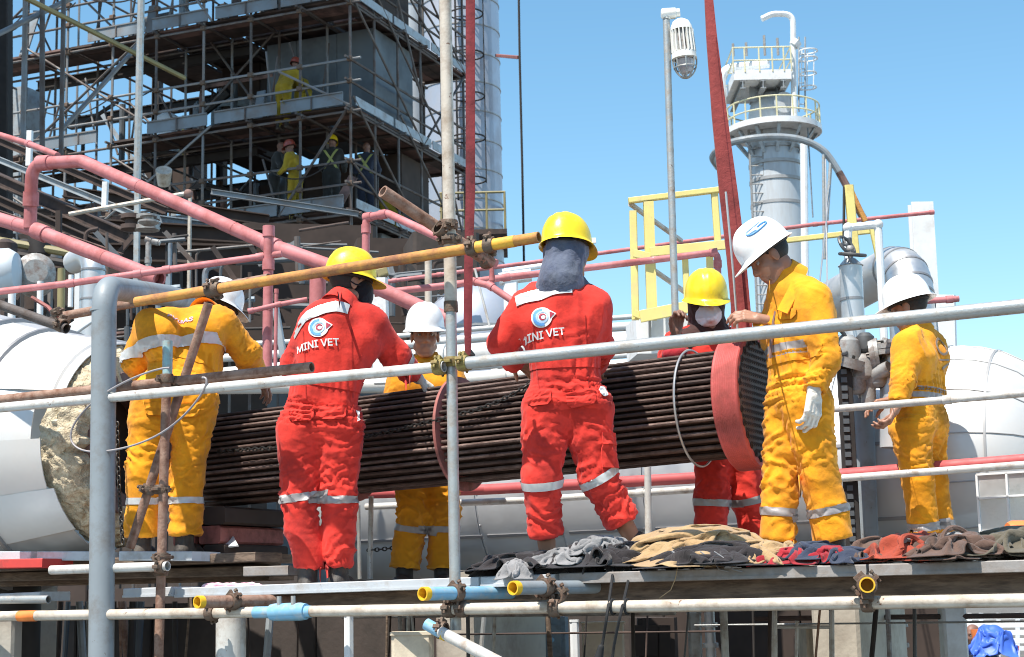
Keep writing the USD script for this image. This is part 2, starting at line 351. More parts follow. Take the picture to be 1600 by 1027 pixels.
# ================================================================ tall process building beyond the left edge: its shade lies on the scaffold tower
_s = A(math.sin(SUN_AZ), math.cos(SUN_AZ), 0)
bc = A(-3.4, 34, 0) + _s * 24 + A(-_s[1], _s[0], 0) * -2.6
T = thing('process_building', 'tall clad process building beyond the left edge whose shade falls on the scaffold tower', 'building', bc)
_b = A(-_s[1], _s[0], 0)
for i in range(15):
    part(T, 'storey', block(bc + Z * (4.2 * i), _b, _s, 5.2, 7, 4.17, .05), 'grey_steel', smooth=False)
    for j in range(3): part(T, 'window', block(bc + Z * (4.2 * i + 1.4) - _s * 3.46 + _b * (-1.6 + 1.6 * j), _b, _s, 1, .1, 1.3, .01), 'blue_steel', smooth=False)
part(T, 'roof', block(bc + Z * 63.0, _b, _s, 5.5, 7.3, .3, .05), 'grey_steel', smooth=False)

# ================================================================ far left: clad process column, with hoops, ladder and service platform
def col_axis(px, Y): return PY(px, 200, Y)[:2]
YC = 46.0
cx, cy = col_axis(722, YC); k = mpp(YC)
c0 = A(cx, cy, 0)
T = thing('process_column', 'tall pale grey clad column with dark hoops rising behind the scaffold tower', 'column', c0)
ztop = PY(720, -260, YC)[2]
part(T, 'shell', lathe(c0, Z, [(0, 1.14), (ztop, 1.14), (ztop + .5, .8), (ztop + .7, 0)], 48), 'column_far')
for i in range(26):
    z = 6.0 + i * .86
    part(T, 'hoop', lathe(c0 + Z * z, Z, [(0, 1.14), (0, 1.16), (.035, 1.16), (.035, 1.14)], 48), 'seam')
# caged ladder on the column, towards the camera
lad = A(cx + .12, cy - 1.35, 0)
zl0, zl1 = PY(740, 330, YC)[2], PY(740, -60, YC)[2]
LD = part(T, 'ladder', [rod(lad + A(s, 0, zl0), lad + A(s, 0, zl1), .03, 6) for s in (-.22, .22)], 'dark_steel')
for i in range(int((zl1 - zl0) / .3)):
    part(LD, 'rung', rod(lad + A(-.22, 0, zl0 + .3 * i), lad + A(.22, 0, zl0 + .3 * i), .016, 5), 'dark_steel')
cage = []
for i in range(7):
    z = zl0 + .5 + i * 1.22
    part(LD, 'cage_hoop', torus(lad + A(.1, -.25, z), Z, .48, .025, 20, 5), 'dark_steel')
for a in (-.48, .12, .58):
    part(LD, 'cage_strip', rod(lad + A(a, -.3, zl0 + .4), lad + A(a, -.3, zl1), .018, 5), 'dark_steel')
# yellow service platform at its foot
pz = PY(760, 385, YC)[2]
SP = part(T, 'platform', plate([A(cx - .6, cy - 2.2, pz), A(cx + 1.25, cy - 2.2, pz), A(cx + 1.25, cy + 1, pz), A(cx - .6, cy + 1, pz)], .14), 'deck_under')
for x in (-.55, .1, .7, 1.2):
    part(SP, 'post', rod(A(cx + x, cy - 2.15, pz), A(cx + x, cy - 2.15, pz + 1.05), .035, 6), 'rail_dull_yellow')
for h in (.55, 1.05):
    part(SP, 'rail', rod(A(cx - .6, cy - 2.15, pz + h), A(cx + 1.22, cy - 2.15, pz + h), .035, 6), 'rail_dull_yellow')
    part(SP, 'rail', rod(A(cx + 1.2, cy - 2.15, pz + h), A(cx + 1.2, cy + 1, pz + h), .035, 6), 'rail_dull_yellow')
# slimmer pale column beside it
c1 = A(*col_axis(640, 47.5), 0)
T = thing('process_column', 'slim pale column half hidden by scaffold decks, left of the broad clad column', 'column', c1)
part(T, 'shell', lathe(c1, Z, [(0, .52), (ztop, .52), (ztop + .4, 0)], 32), 'column_grey')
for i in range(14): part(T, 'hoop', lathe(c1 + Z * (6 + 1.5 * i), Z, [(0, .52), (0, .545), (.05, .545), (.05, .52)], 32), 'seam')
# lightning cable with its bracket
YK = 40.0
cb0, cb1 = PY(810, -40, YK), PY(819, 425, YK)
T = thing('lightning_cable', 'thin dark cable hanging straight against the sky with a short bracket', 'cable', cb1)
part(T, 'cable', sweep([cb0, PY(812, 90, YK), PY(816, 260, YK), cb1], .034, 6), 'dark_steel')
part(T, 'bracket', beam(PY(776, 87, YK + 5), PY(811, 90, YK), .09, .09), 'baffle')

# ================================================================ left: scaffold tower round a process structure
YT = 34.0
TC = PY(548, 165, YT)
e1, e2 = A(-math.sin(math.radians(67.6)), math.cos(math.radians(67.6)), 0), A(math.sin(math.radians(22.4)), math.cos(math.radians(22.4)), 0)
z0, z1, z2 = PY(548, 326, YT)[2], TC[2], PY(548, -4, YT)[2]
z3 = z2 + (z2 - z1); zb = z0 - 2.2
def Q(L, D, z): return A(TC[0], TC[1], 0) + e1 * L + e2 * D + Z * z
T = thing('scaffold_tower', 'dark many-storeyed tube scaffold with decks, toe plates and braces at upper left', 'scaffold', Q(4, 2, 0))
rng = random.Random(11)
bays = [0, 1.25, 2.5, 3.75, 5.0, 6.25, 7.5, 8.75, 10.5]
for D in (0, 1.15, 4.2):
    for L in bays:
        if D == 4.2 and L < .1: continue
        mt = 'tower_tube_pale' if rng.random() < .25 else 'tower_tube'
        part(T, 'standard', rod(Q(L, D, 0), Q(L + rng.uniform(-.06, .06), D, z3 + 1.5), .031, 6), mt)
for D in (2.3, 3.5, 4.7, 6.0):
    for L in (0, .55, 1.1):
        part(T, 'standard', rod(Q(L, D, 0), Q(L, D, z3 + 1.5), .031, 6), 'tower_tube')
for z in (zb, z0, z1, z2, z3):
    for dz in (-.12, .55, 1.05):
        r = .029
        part(T, 'ledger', rod(Q(-.25, 0, z + dz), Q(10.8, 0, z + dz + rng.uniform(-.05, .05)), r, 6), 'tower_tube_pale' if rng.random() < .2 else 'tower_tube')
        part(T, 'ledger', rod(Q(0, -.25, z + dz), Q(0, 6.2, z + dz), r, 6), 'tower_tube')
        if dz < 0:
            part(T, 'ledger', rod(Q(-.2, 1.15, z + dz), Q(10.8, 1.15, z + dz), r, 6), 'tower_tube')
            part(T, 'ledger', rod(Q(1.1, -.2, z + dz), Q(1.1, 6.2, z + dz), r, 6), 'tower_tube')
    for L in bays:
        part(T, 'transom', rod(Q(L, -.2, z - .05), Q(L, 4.4, z - .05), 	.03, 6), 'tower_tube')
    for D in (2.3, 3.5, 4.7, 6.0):
        part(T, 'transom', rod(Q(-.2, D, z - .05), Q(1.3, D, z - .05), .04, 6), 'tower_tube')
# braces
for (L0, za, L1, zc, D) in [(5.25, z2, 8.75, z1, 0), (8.75, z2 + .2, 5.25, z1 + .3, 0), (3.5, z1, 7.0, z0, 0), (7, z1, 3.5, z0, 1.15), (10.5, z1, 7, z0, 0), (7, z3, 10.5, z2, 0), (1.75, z1 + 1, 0, z1, 0), (0, z1, 1.75, z0, 0), (5.25, z3, 3.5, z2, 0), (3.5, z0, 7, zb, 0), (2.5, z2, 5, z1 + .3, 1.15), (5, z2 + 1, 2.5, z1, 1.15), (8.75, z3, 6.25, z2, 1.15), (6.25, z1, 3.75, z0, 1.15), (3.75, z2, 1.25, z1, 4.2), (8.75, z2, 6.25, z1, 4.2), (5, z1, 7.5, z0, 4.2), (2.5, z3, 5, z2, 4.2), (1.75, z3, 0, z2 + .2, 0)]:
    part(T, 'brace', rod(Q(L0, D - .06, za), Q(L1, D - .06, zc), .03, 6), 'tower_tube_pale' if rng.random() < .3 else 'tower_tube')
for (D0, za, D1, zc) in [(0, z2, 3.5, z1), (1.2, z2 + .4, 4.9, z1 + .2), (0, z1 + .2, 3.5, z0), (2.3, z1 + .4, 6, z0), (0, z3, 4.7, z2), (2.3, z3, 6, z2), (0, z0 + 1, 2.3, z0), (1.2, z3, 3.5, z1 + 1), (6, z2, 3.5, z1), (4.7, z1, 6, z0), (3.5, z2 + 1, 6, z2)]:
    part(T, 'brace', rod(Q(-.06, D0, za), Q(-.06, D1, zc), .03, 6), 'tower_tube')
# couplers where ledgers cross the front standards, and loose poles and boards stood about
for z in (zb, z0, z1, z2, z3):
    for dz in (-.12, .55, 1.05):
        for L in bays: part(T, 'coupler', beam(Q(L - .055, -.02, z + dz), Q(L + .055, -.02, z + dz), .11, .11, c=.02), 'coupler', smooth=False)
for q in range(40):
    L, D = rng.uniform(.2, 9.5), rng.uniform(.1, 1.1); z = rng.choice((zb, z0, z1, z2)); dl = rng.uniform(-.8, .8)
    if q % 4: part(T, 'loose_pole', rod(Q(L, D, z + .03), Q(L + dl, D + .1, z + rng.uniform(1.2, 2.3)), .026, 6), 'tower_tube' if q % 3 else 'tower_tube_pale')
    else: part(T, 'loose_board', beam(Q(L, D, z + .05), Q(L + dl * .5, D + .3, z + rng.uniform(.8, 1.5)), .22, .04, up=e2, c=0), rng.choice(('deck_under', 'deck_pink', 'toe_plate')), smooth=False)
for q in range(14):
    L = rng.uniform(.2, 9); z = rng.choice((z0, z1, z2)); p, r_ = Q(L, -.1, z + 1.05), Q(L + rng.uniform(.8, 2.2), -.1, z + 1.05); mdl = (p + r_) / 2 - Z * rng.uniform(.3, .9)
    part(T, 'hanging_cable', sweep([p + (mdl - p) * 2 * s * (1 - s) * 1.0 + (r_ - p) * s * (1 - 0) - (mdl * 0) if False else p * (1 - s) ** 2 + 2 * mdl * s * (1 - s) + r_ * s * s for s in np.linspace(0, 1, 12)], .016, 5), 'dark_steel')
# decks of planks
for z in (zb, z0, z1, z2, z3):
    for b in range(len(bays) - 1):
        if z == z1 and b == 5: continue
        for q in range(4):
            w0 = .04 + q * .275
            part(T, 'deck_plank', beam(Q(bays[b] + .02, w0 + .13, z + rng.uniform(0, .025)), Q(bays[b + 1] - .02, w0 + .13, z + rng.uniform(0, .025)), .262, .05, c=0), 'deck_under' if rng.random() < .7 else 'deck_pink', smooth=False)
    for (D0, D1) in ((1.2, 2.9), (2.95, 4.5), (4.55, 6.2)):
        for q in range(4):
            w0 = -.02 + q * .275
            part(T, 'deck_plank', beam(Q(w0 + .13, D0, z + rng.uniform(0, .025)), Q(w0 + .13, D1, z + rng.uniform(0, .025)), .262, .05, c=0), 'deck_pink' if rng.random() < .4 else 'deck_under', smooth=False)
    for q in range(5):     # inner decks, broad sheets
        if z in (z0, z2, z3) or q < 2:
            for (La, Lb) in ((1.2, 3.4), (3.5, 5.2), (5.3, 7.0)):
                if Lb > 5.3 and z == z1: continue
                part(T, 'deck_sheet', beam(Q(La, 1.5 + q * .58, z + .01), Q(Lb, 1.5 + q * .58, z + rng.uniform(0, .03)), .56, .06, c=0), 'deck_under', smooth=False)
# toe plates along the front and the right-hand side
for z, segs in ((z1, [(.15, 1.7), (1.8, 3.4), (3.6, 5.2), (6.6, 7.6), (7.65, 8.7)]), (z2, [(.15, 1.7), (1.8, 3.4), (3.6, 5.1), (5.3, 6.9)]), (z0, [(.15, 1.7), (1.8, 3.4), (3.6, 5.1), (5.3, 6.9)])):
    for a, b in segs:
        tp = part(T, 'toe_plate', beam(Q(a, -.07, z + .16), Q(b, -.07, z + .16), .02, .27, c=0), 'toe_plate', smooth=False)
        part(tp, 'stiffener', beam(Q(a, -.09, z + .3), Q(b, -.09, z + .3), .03, .03, c=0), 'tower_tube_pale', smooth=False)
        part(tp, 'stiffener', beam(Q((a + b) / 2, -.09, z + .03), Q((a + b) / 2, -.09, z + .29), .03, .04, c=0), 'tower_tube', smooth=False)
    for a, b in [(.1, 1.9), (2.0, 3.9), (4.0, 6.1)]:
        part(T, 'toe_plate', beam(Q(-.07, a, z + .13), Q(-.07, b, z + .13), .02, .2, c=0), 'grey_steel', smooth=False)
# tubes that run out of the tower towards the camera, upper left
part(T, 'tall_stanchion', hbeam(PY(4, 420, 30), PY(4, -30, 30), .32, .3, up=A(1, 0, 0)), 'dark_steel', smooth=False)
part(T, 'raking_tube', rod(PY(30, -8, 27), PY(288, 122, 31), .05, 8), 'rail_dull_yellow')
part(T, 'raking_tube', rod(PY(-20, 62, 27), PY(135, -14, 29), .05, 8), 'tower_tube_pale')
part(T, 'raking_tube', rod(PY(95, 205, 29), PY(215, 72, 30), .045, 8), 'tower_tube_pale')
part(T, 'tall_standard', rod(PY(221, -20, 26), PY(214, 290, 26), .062, 8), 'galvanised', label='bright galvanised standard nearest the camera on the tower')
part(T, 'tall_standard', rod(PY(66, -20, 28), PY(66, 240, 28), .05, 8), 'tower_tube')
part(T, 'tall_standard', rod(PY(100, -20, 28), PY(95, 260, 28), .045, 8), 'tower_tube')
part(T, 'tall_standard', rod(PY(40, -20, 28), PY(36, 230, 28), .05, 8), 'tower_tube_pale')

# the process structure inside: grey panelled casing, dark equipment and frames
T = thing('furnace_casing', 'grey sheet-steel casing standing inside the scaffold tower above the workers', 'equipment casing', Q(2, 2.2, 0))
for (La, Lb, ms) in ((.2, 1.15, 'panel_grey'), (1.16, 2.2, 'panel_grey'), (2.21, 3.0, 'panel_grey')):
    part(T, 'panel', block(Q((La + Lb) / 2, 2.5, z1 + .03), e1, e2, Lb - La, 2.0, z2 - z1 - .2, .01), ms, smooth=False)
part(T, 'base', block(Q(1.6, 3.0, 0), e1, e2, 3.0, 2.6, zb - .2, .02), 'panel_grey', smooth=False)
part(T, 'base', block(Q(1.4, 2.9, zb + .05), e1, e2, 2.4, 2.2, z0 - zb - .2, .02), 'panel_grey', smooth=False)
part(T, 'body', block(Q(1.7, 4.0, z0 + .1), e1, e2, 2.6, 1.5, z1 - z0 - .3, .02), 'soot', smooth=False)
part(T, 'body', block(Q(1.6, 3.0, z2 + .1), e1, e2, 2.4, 1.5, 2, .02), 'soot', smooth=False)
T = thing('process_structure', 'dark steel structure of beams and equipment left of the grey casing', 'steel structure', Q(5.5, 3, 0))
for (L, D, sx, sy, za, zc, mt) in [(4.4, 3.4, 1.1, 1.6, z1 + .1, z2 - .1, 'soot'), (4.0, 4.4, 2.0, .8, z0 + .1, z1 - .3, 'soot'), (6.6, 4.0, 1.4, 1.5, z0 + .1, z0 + 1.2, 'soot'), (4.9, 3.2, 2.9, 2, zb, z0 - .1, 'duct_grey'), (7.8, 3.4, 2.2, 2, zb + .2, z0 - .4, 'soot'), (10, 3, 2.2, 2.4, 0, z0 - .1, 'duct_grey'), (6, 3.0, 7.4, 2.4, 0, zb - .1, 'concrete_dark'), (10.7, 2.2, .9, .8, z0, z2, 'grey_steel'), (6.6, 5.9, 7.2, 1.0, zb, z0 + .75, 'soot'), (5.0, 5.6, 2.6, .8, z0 + .8, z1 - .2, 'soot'), (8.2, 5.4, 1.6, .8, z1, z2 - .6, 'soot'), (4.2, 5.9, 1.6, .8, z2, z3, 'soot'), (3.4, 3.0, .5, .5, z2, z3, 'soot')]:
    part(T, 'equipment_block', block(Q(L, D, za), e1, e2, sx, sy, zc - za, .03), mt, smooth=False)
for L in (4.6, 6.2, 8.2):
    for za, zc in ((z0, z1), (z1, z2), (z2, z3)):
        part(T, 'stanchion', hbeam(Q(L, 4.6, za), Q(L, 4.6, zc), .2, .22, up=e1), 'dark_steel', smooth=False)
for z in (z0, z1, z2):
    part(T, 'floor_beam', hbeam(Q(3.2, 4.6, z - .15), Q(11, 4.6, z - .15), .18, .3), 'dark_steel', smooth=False)
    part(T, 'floor_beam', hbeam(Q(3.2, 1.4, z - .25), Q(9.5, 1.4, z - .25), .16, .25), 'dark_steel', smooth=False)
for (La, za, Lb, zc) in ((4.6, z1, 6.2, z2), (6.2, z0, 8.2, z1), (8.2, z1, 10, z2), (6.2, z2, 4.6, z3)):
    part(T, 'bracing', angle(Q(La, 4.5, za), Q(Lb, 4.5, zc), .12), 'grey_steel', smooth=False)
for q in range(46):
    L, D = rng.uniform(1.2, 9), rng.uniform(1.3, 4.2); z = rng.choice((zb, z0, z0, z1, z1, z2)); r_ = rng.choice((.05, .08, .12))
    mt = rng.choice(('duct_grey', 'dark_steel', 'blue_steel', 'soot', 'deck_pink', 'grey_steel'))
    if q % 2: part(T, 'duct', rod(Q(L, D, z + .1), Q(L, D, z + rng.uniform(1.2, 2.1)), r_, 8), mt)
    else: part(T, 'duct', sweep(fillet([Q(L, D, z + .1), Q(L, D, z + 1.0 + .6 * rng.random()), Q(L + rng.uniform(-2, 2), D, z + 1.2 + .6 * rng.random())], .2, 4), r_, 8), mt)
# small vessels on the tower
v = PY(262, 195, 37.5); v[2] = z1
T = thing('small_vessel', 'small domed silver vessel with white top standing on the tower deck', 'vessel', v)
part(T, 'shell', lathe(v, Z, [(0, .34), (.62, .34), (.64, .36), (.7, .36)], 24), 'cladding')
part(T, 'dome', lathe(v + Z * .7, Z, [(0, .35), (.1, .34), (.2, .27), (.28, .15), (.3, 0)], 24), 'white_steel')
part(T, 'bracket', rod(v + A(.42, -.1, -.1), v + A(.4, -.1, .9), .05, 8), 'rail_yellow')
v = PY(256, 288, 33.0)
T = thing('floodlight', 'cream drum-shaped floodlight hanging below the dark tower deck', 'floodlight', v)
part(T, 'drum', lathe(v, A(.1, -.5, .5), [(0, 0), (0, .13), (.3, .17), (.34, .17), (.34, .15), (.3, 0)], 18), 'cream_tube')
part(T, 'bracket', rod(v, v + A(0, .1, -.35), .04, 6), 'dark_steel')

# ================================================================ right: far distillation tower
YD = 60.0; kd = mpp(YD)
d0 = A(*PY(1211, 250, YD)[:2], 0)
zt = lambda py: PY(1208, py, YD)[2]
lean = 0
T = thing('distillation_tower', 'pale grey distillation tower with yellow railed platforms at upper right', 'tower', d0)
rD = 42 * kd
part(T, 'shell', lathe(d0, Z, [(0, rD), (zt(325), rD), (zt(158) - .5, rD * .93), (zt(158) - .1, rD * .82), (zt(158) + .25, rD * .45), (zt(158) + .35, 0)], 48), 'column_grey')
for py in (325, 288, 262, 238): part(T, 'hoop', lathe(d0 + Z * zt(py), Z, [(0, rD * .97), (0, rD * 1.02), (.12, rD * 1.02), (.12, rD * .97)], 48), 'seam')
mh = d0 + A(.25, -rD * .92, zt(174))
part(T, 'manhole', lathe(mh, A(.12, -1, 0), [(-.3, .32), (.15, .32), (.15, .40), (.24, .40), (.24, 0)], 24), 'column_grey')
# round platform
zr = zt(211)
ro = 77 * kd
PL = part(T, 'platform', lathe(d0 + Z * zr, Z, [(0, rD), (-.0, ro), (.22, ro), (.22, rD)], 40), 'white_steel', label='round platform with white edge below the tower top')
for i in range(12):
    a = i * math.pi / 6; dv = A(math.cos(a), math.sin(a), 0)
    part(PL, 'bracket', angle(d0 + dv * rD + Z * (zr - .9), d0 + dv * (ro - .15) + Z * (zr - .02), .12), 'grey_steel', smooth=False)
for i in range(18):
    a = i * math.pi / 9 + .1; dv = A(math.cos(a), math.sin(a), 0) * (ro - .06)
    part(PL, 'post', rod(d0 + dv + Z * zr, d0 + dv + Z * (zr + 1.02), .032, 6), 'tower_rail')
for h in (.55, 1.02): part(PL, 'rail', torus(d0 + Z * (zr + h), Z, ro - .06, .03, 40, 6), 'tower_rail')
# top platform, rectangular
zp = zt(143); hx, hy = 46 * kd, 1.5
xc = d0 + A(-.55, 0, 0)
for s in (-1, 1): part(T, 'platform_support', hbeam(d0 + A(s * .5 - .3, -.6, zt(165)), d0 + A(s * .5 - .3, -.6, zp), .25, .25, up=A(1, 0, 0)), 'grey_steel', smooth=False)
TP = part(T, 'top_platform', block(xc + Z * zp, A(1, 0, 0), A(0, 1, 0), 2 * hx, 2 * hy, .38, .02), 'white_steel', smooth=False)
for x in (-.7, 0, .7): part(TP, 'joist', hbeam(xc + A(x * hx, -hy, zp - .18), xc + A(x * hx, hy, zp - .18), .2, .3), 'grey_steel', smooth=False)
for x in (-1, -.6, -.1, .35, .75, 1):
    for s in (-1, 1): part(TP, 'post', rod(xc + A(x * hx, s * hy, zp + .3), xc + A(x * hx, s * hy, zp + 1.25), .03, 6), 'tower_rail')
for h in (.75, 1.25):
    for s in (-1, 1): part(TP, 'rail', rod(xc + A(-hx, s * hy, zp + h), xc + A(hx, s * hy, zp + h), .03, 6), 'tower_rail')
    for s in (-1, 1): part(TP, 'rail', rod(xc + A(s * hx, -hy, zp + h), xc + A(s * hx, hy, zp + h), .03, 6), 'tower_rail')
for x, h in ((-.9, .5), (.3, 1.0), (.8, .8), (-.4, .55)): part(TP, 'instrument', rod(xc + A(x, -.4, zp + 1.3), xc + A(x, -.4, zp + 1.5 + h * .6), .05, 6), 'valve_grey')
part(TP, 'top_pipe', sweep(fillet([xc + A(-1.35, 0, zp - 2.5), xc + A(-1.35, 0, zp + .95), xc + A(.5, 0, zp + 1.1)], .6), .17, 10), 'white_steel')
# vent pipe with a crook
yv = YD - 1.2
part(T, 'vent_pipe', sweep(fillet([PY(1241, 185, yv), PY(1239, 22, yv), PY(1206, 22, yv), PY(1190, 30, yv)], .7), .11, 10), 'white_steel', label='white vent pipe with crook at its top')
part(T, 'vent_elbow', rod(PY(1246, 65, yv), PY(1240, 72, yv), .2, 8), 'white_steel')
# caged ladder at the right of the top platform
lb = PY(1256, 140, YD)
LD = part(T, 'ladder', [rod(PY(x, 175, YD), PY(x, 58, YD), .035, 6) for x in (1248, 1258)], 'grey_steel')
for i in range(9): part(LD, 'rung', rod(PY(1248, 75 + i * 11, YD), PY(1258, 75 + i * 11, YD), .022, 5), 'grey_steel')
for py in (80, 92, 115, 137): part(LD, 'cage_hoop', torus(PY(1263, py, YD - .3), Z, .3 if py > 100 else .34, .032, 16, 5), 'white_steel')
for x in (1253, 1262, 1272): part(LD, 'cage_strip', rod(PY(x, 79, YD - .55), PY(x - 1, 138, YD - .55), .02, 5), 'white_steel')
LD = part(T, 'ladder', [rod(d0 + A(-rD * .82 + s, -rD * .75, 3), d0 + A(-rD * .82 + s, -rD * .75, zr), .045, 6) for s in (-.25, .25)], 'valve_grey')
for i in range(40): part(LD, 'rung', rod(d0 + A(-rD * .82 - .25, -rD * .75, zr - .35 * i), d0 + A(-rD * .82 + .25, -rD * .75, zr - .35 * i), .025, 5), 'valve_grey')
# pipe run down the right of the column
part(T, 'downcomer', sweep([PY(1256, 225, YD - 2), PY(1258, 440, YD - 2)], .14, 10), 'white_steel')
part(T, 'cable_run', rod(PY(1262, 200, YD - 1), PY(1270, 340, YD - 1), .03, 5), 'blue_steel')
# great curved rail round the tower, in front of it
YR = 48.0
T = thing('curved_pipe', 'long grey pipe bent in an arch in front of the distillation tower', 'pipe', PY(1350, 345, YR))
pts = [PY(x, y, Y) for x, y, Y in ((1122, 262, YR + 3), (1114, 250, YR + 2.2), (1116, 240, YR + 1.5), (1135, 226, YR + .5), (1170, 217, YR), (1210, 214, YR), (1250, 218, YR), (1282, 232, YR), (1300, 252, YR), (1318, 282, YR), (1335, 315, YR), (1352, 346, YR))]
from scipy.interpolate import CubicSpline
cs = CubicSpline(np.arange(len(pts)), np.array(pts)); part(T, 'pipe', sweep([cs(x) for x in np.linspace(0, len(pts) - 1, 60)], .105, 10), 'grey_pipe')
part(T, 'rust_section', sweep([cs(x) for x in np.linspace(8.6, 11, 16)], .112, 10), 'deck_pink')
for x, y0, y1 in ((1287, 240, 345), (1298, 252, 345)): part(T, 'stay', rod(PY(x, y0, YR), PY(x - 10 if x > 1290 else x + 1, y1 + 60, YR), .06, 6), 'galvanised')

# ================================================================ right: davit, guard frame, lamp, white column, pipes
YG = 12.0
def bar(T, name, a, b, w, mt, Y=YG, Y2=None, h=None, prof='beam', label=None):
    p, q = PY(*a, Y), PY(*b, Y2 or Y)
    up = A(0, 1, 0) if abs((q - p)[2]) > abs((q - p)[0]) else Z
    f = dict(beam=beam, hbeam=hbeam, angle=angle, channel=channel)[prof]
    return part(T, name, f(p, q, w, h or w, up) if prof != 'angle' else angle(p, q, w, up), mt, smooth=30, label=label)
kg = mpp(YG)
T = thing('guard_frame', 'yellow steel guard-rail frame standing above the tube bundle under the lamp', 'railing', PY(1010, 500, YG))
bar(T, 'post', (989, 330), (993, 500), .055, 'pale_yellow', h=.05)
bar(T, 'post', (1013, 316), (1019, 500), .075, 'pale_yellow', prof='channel', h=.07)
bar(T, 'post', (1116, 300), (1122, 384), .05, 'pale_yellow')
bar(T, 'post', (1070, 396), (1074, 480), .045, 'pale_yellow')
bar(T, 'post', (1108, 384), (1110, 440), .05, 'pale_yellow')
bar(T, 'top_rail', (982, 314), (1131, 296), .06, 'pale_yellow', YG - .01, h=.04)
bar(T, 'mid_rail', (990, 396), (1016, 402), .03, 'pale_yellow', YG - .06, h=.06)
bar(T, 'mid_rail', (1016, 394), (1150, 381), .03, 'pale_yellow', YG - .07, h=.07)
bar(T, 'toe_rail', (1000, 495), (1085, 478), .03, 'pale_yellow', YG - .07, h=.09)
bar(T, 'toe_rail', (990, 489), (1012, 498), .02, 'pale_yellow', YG - .05, h=.05)
bar(T, 'brace', (985, 319), (1064, 376), .035, 'cream_tube', h=.03, Y2=YG + .9)
bar(T, 'brace', (1018, 420), (1078, 462), .035, 'cream_tube', h=.03, Y2=YG + .6)
T = thing('steel_box', 'white steel box section under the yellow guard frame', 'steel box', PY(1025, 560, YG + .4))
part(T, 'box', block(PY(1030, 560, YG + .5), A(1, .1, 0), A(-.1, 1, 0), 90 * kg, .5, 62 * kg, .01), 'white_steel', smooth=False)
part(T, 'rib', beam(PY(1015, 498, YG + .2), PY(1016, 545, YG + .2), .02, .03, A(0, 1, 0)), 'seam', smooth=False)
# lamp
YL = 11.0
T = thing('lamp_post', 'slim galvanised lamp pole with caged white bulkhead lamp on its arm', 'lamp post', PY(1056, 520, YL))
part(T, 'pole', rod(PY(1056, 520, YL), PY(1041, 28, YL), .025, 12), 'galvanised')
part(T, 'arm', sweep(fillet([PY(1041, 30, YL), PY(1043, 22, YL), PY(1062, 20, YL)], .02), .03, 10), 'lamp_white')
part(T, 'junction_box', lathe(PY(1033, 22, YL), ray(1052, 22) * 0 + A(1, 0, .02), [(0, 0), (0, .03), (.01, .04), (.1, .04), (.11, .025), (.11, 0)], 14), 'lamp_white')
lt = PY(1063, 30, YL); ax = unit(PY(1073, 128, YL) - lt); kl = mpp(YL)
part(T, 'lamp_cap', lathe(lt, ax, [(0, 0), (.002, .03), (.02, .058), (.06, .076), (.085, .08), (.085, 0)], 24), 'lamp_white')
BD = part(T, 'lamp_body', lathe(lt + ax * .085, ax, [(0, .062), (.16, .066), (.17, .07)], 24), 'valve_grey')
for i in range(18):
    a = i * 2 * math.pi / 18; _, s1, s2 = frame(ax); dv = math.cos(a) * s1 + math.sin(a) * s2
    part(BD, 'fin', beam(lt + ax * .085 + dv * .072, lt + ax * .25 + dv * .078, .008, .022, dv, c=0), 'lamp_white', smooth=False)
part(T, 'lamp_collar', lathe(lt + ax * .25, ax, [(0, .06), (0, .086), (.045, .09), (.05, .07)], 24), 'lamp_white')
part(T, 'lamp_glass', lathe(lt + ax * .295, ax, [(0, .06), (.05, .058), (.1, .04), (.12, 0)], 20), 'glass_lamp')
for i in range(4):
    a = i * math.pi / 4; _, s1, s2 = frame(ax); dv = math.cos(a) * s1 + math.sin(a) * s2
    c = lt + ax * .3; part(T, 'cage_wire', sweep([c + dv * .085 * math.cos(x) + ax * (.135 * math.sin(x)) for x in np.linspace(0, math.pi, 14)], .006, 6), 'galvanised')
part(T, 'cage_ring', torus(lt + ax * .36, ax, .078, .005, 20, 5), 'galvanised')
# white column at right
YW = 14.5
T = thing('white_column', 'tall white H-section column behind the workers at far right', 'column', PY(1462, 900, YW))
part(T, 'web', hbeam(PY(1472, 900, YW), PY(1438, 318, YW), .2, .14, up=A(0, 1, 0)), 'white_steel', smooth=False)
T = thing('white_column', 'short white post under the cut pink pipe at far right', 'column', PY(1478, 560, YW - .5))
part(T, 'post', beam(PY(1486, 900, YW - .6), PY(1475, 463, YW - .6), .17, .15, A(0, 1, 0)), 'white_steel', smooth=False)
# davit
YV = 13.5
T = thing('davit', 'yellow davit arm with hanging chain beside the silver elbow pipe', 'davit', PY(1345, 440, YV))
bar(T, 'mast', (1326, 290), (1336, 400), .075, 'rail_yellow', YV, h=.06)
bar(T, 'strut', (1326, 290), (1352, 346), .04, 'ochre_tube', YV, h=.04)
bar(T, 'leg', (1362, 352), (1376, 415), .05, 'rail_yellow', YV, h=.05)
bar(T, 'cross_rail', (1210, 378), (1362, 361), .045, 'pale_yellow', YV + .3)
part(T, 'chain', rod(PY(1319, 292, YV), PY(1318, 385, YV), .012, 6), 'chain')
T = thing('pipe_loop', 'thin white pipe bent like an inverted U beside the davit', 'pipe', PY(1380, 560, YV - .6))
part(T, 'pipe', sweep(fillet([PY(1325, 420, YV - .6), PY(1325, 356, YV - .6), PY(1372, 351, YV - .6), PY(1384, 580, YV - .6)], .05), .032, 10), 'white_steel')
for p in ((1325, 356), (1372, 351)): part(T, 'elbow', trimesh.creation.icosphere(2, .042).apply_translation(PY(*p, YV - .6)), 'white_steel')
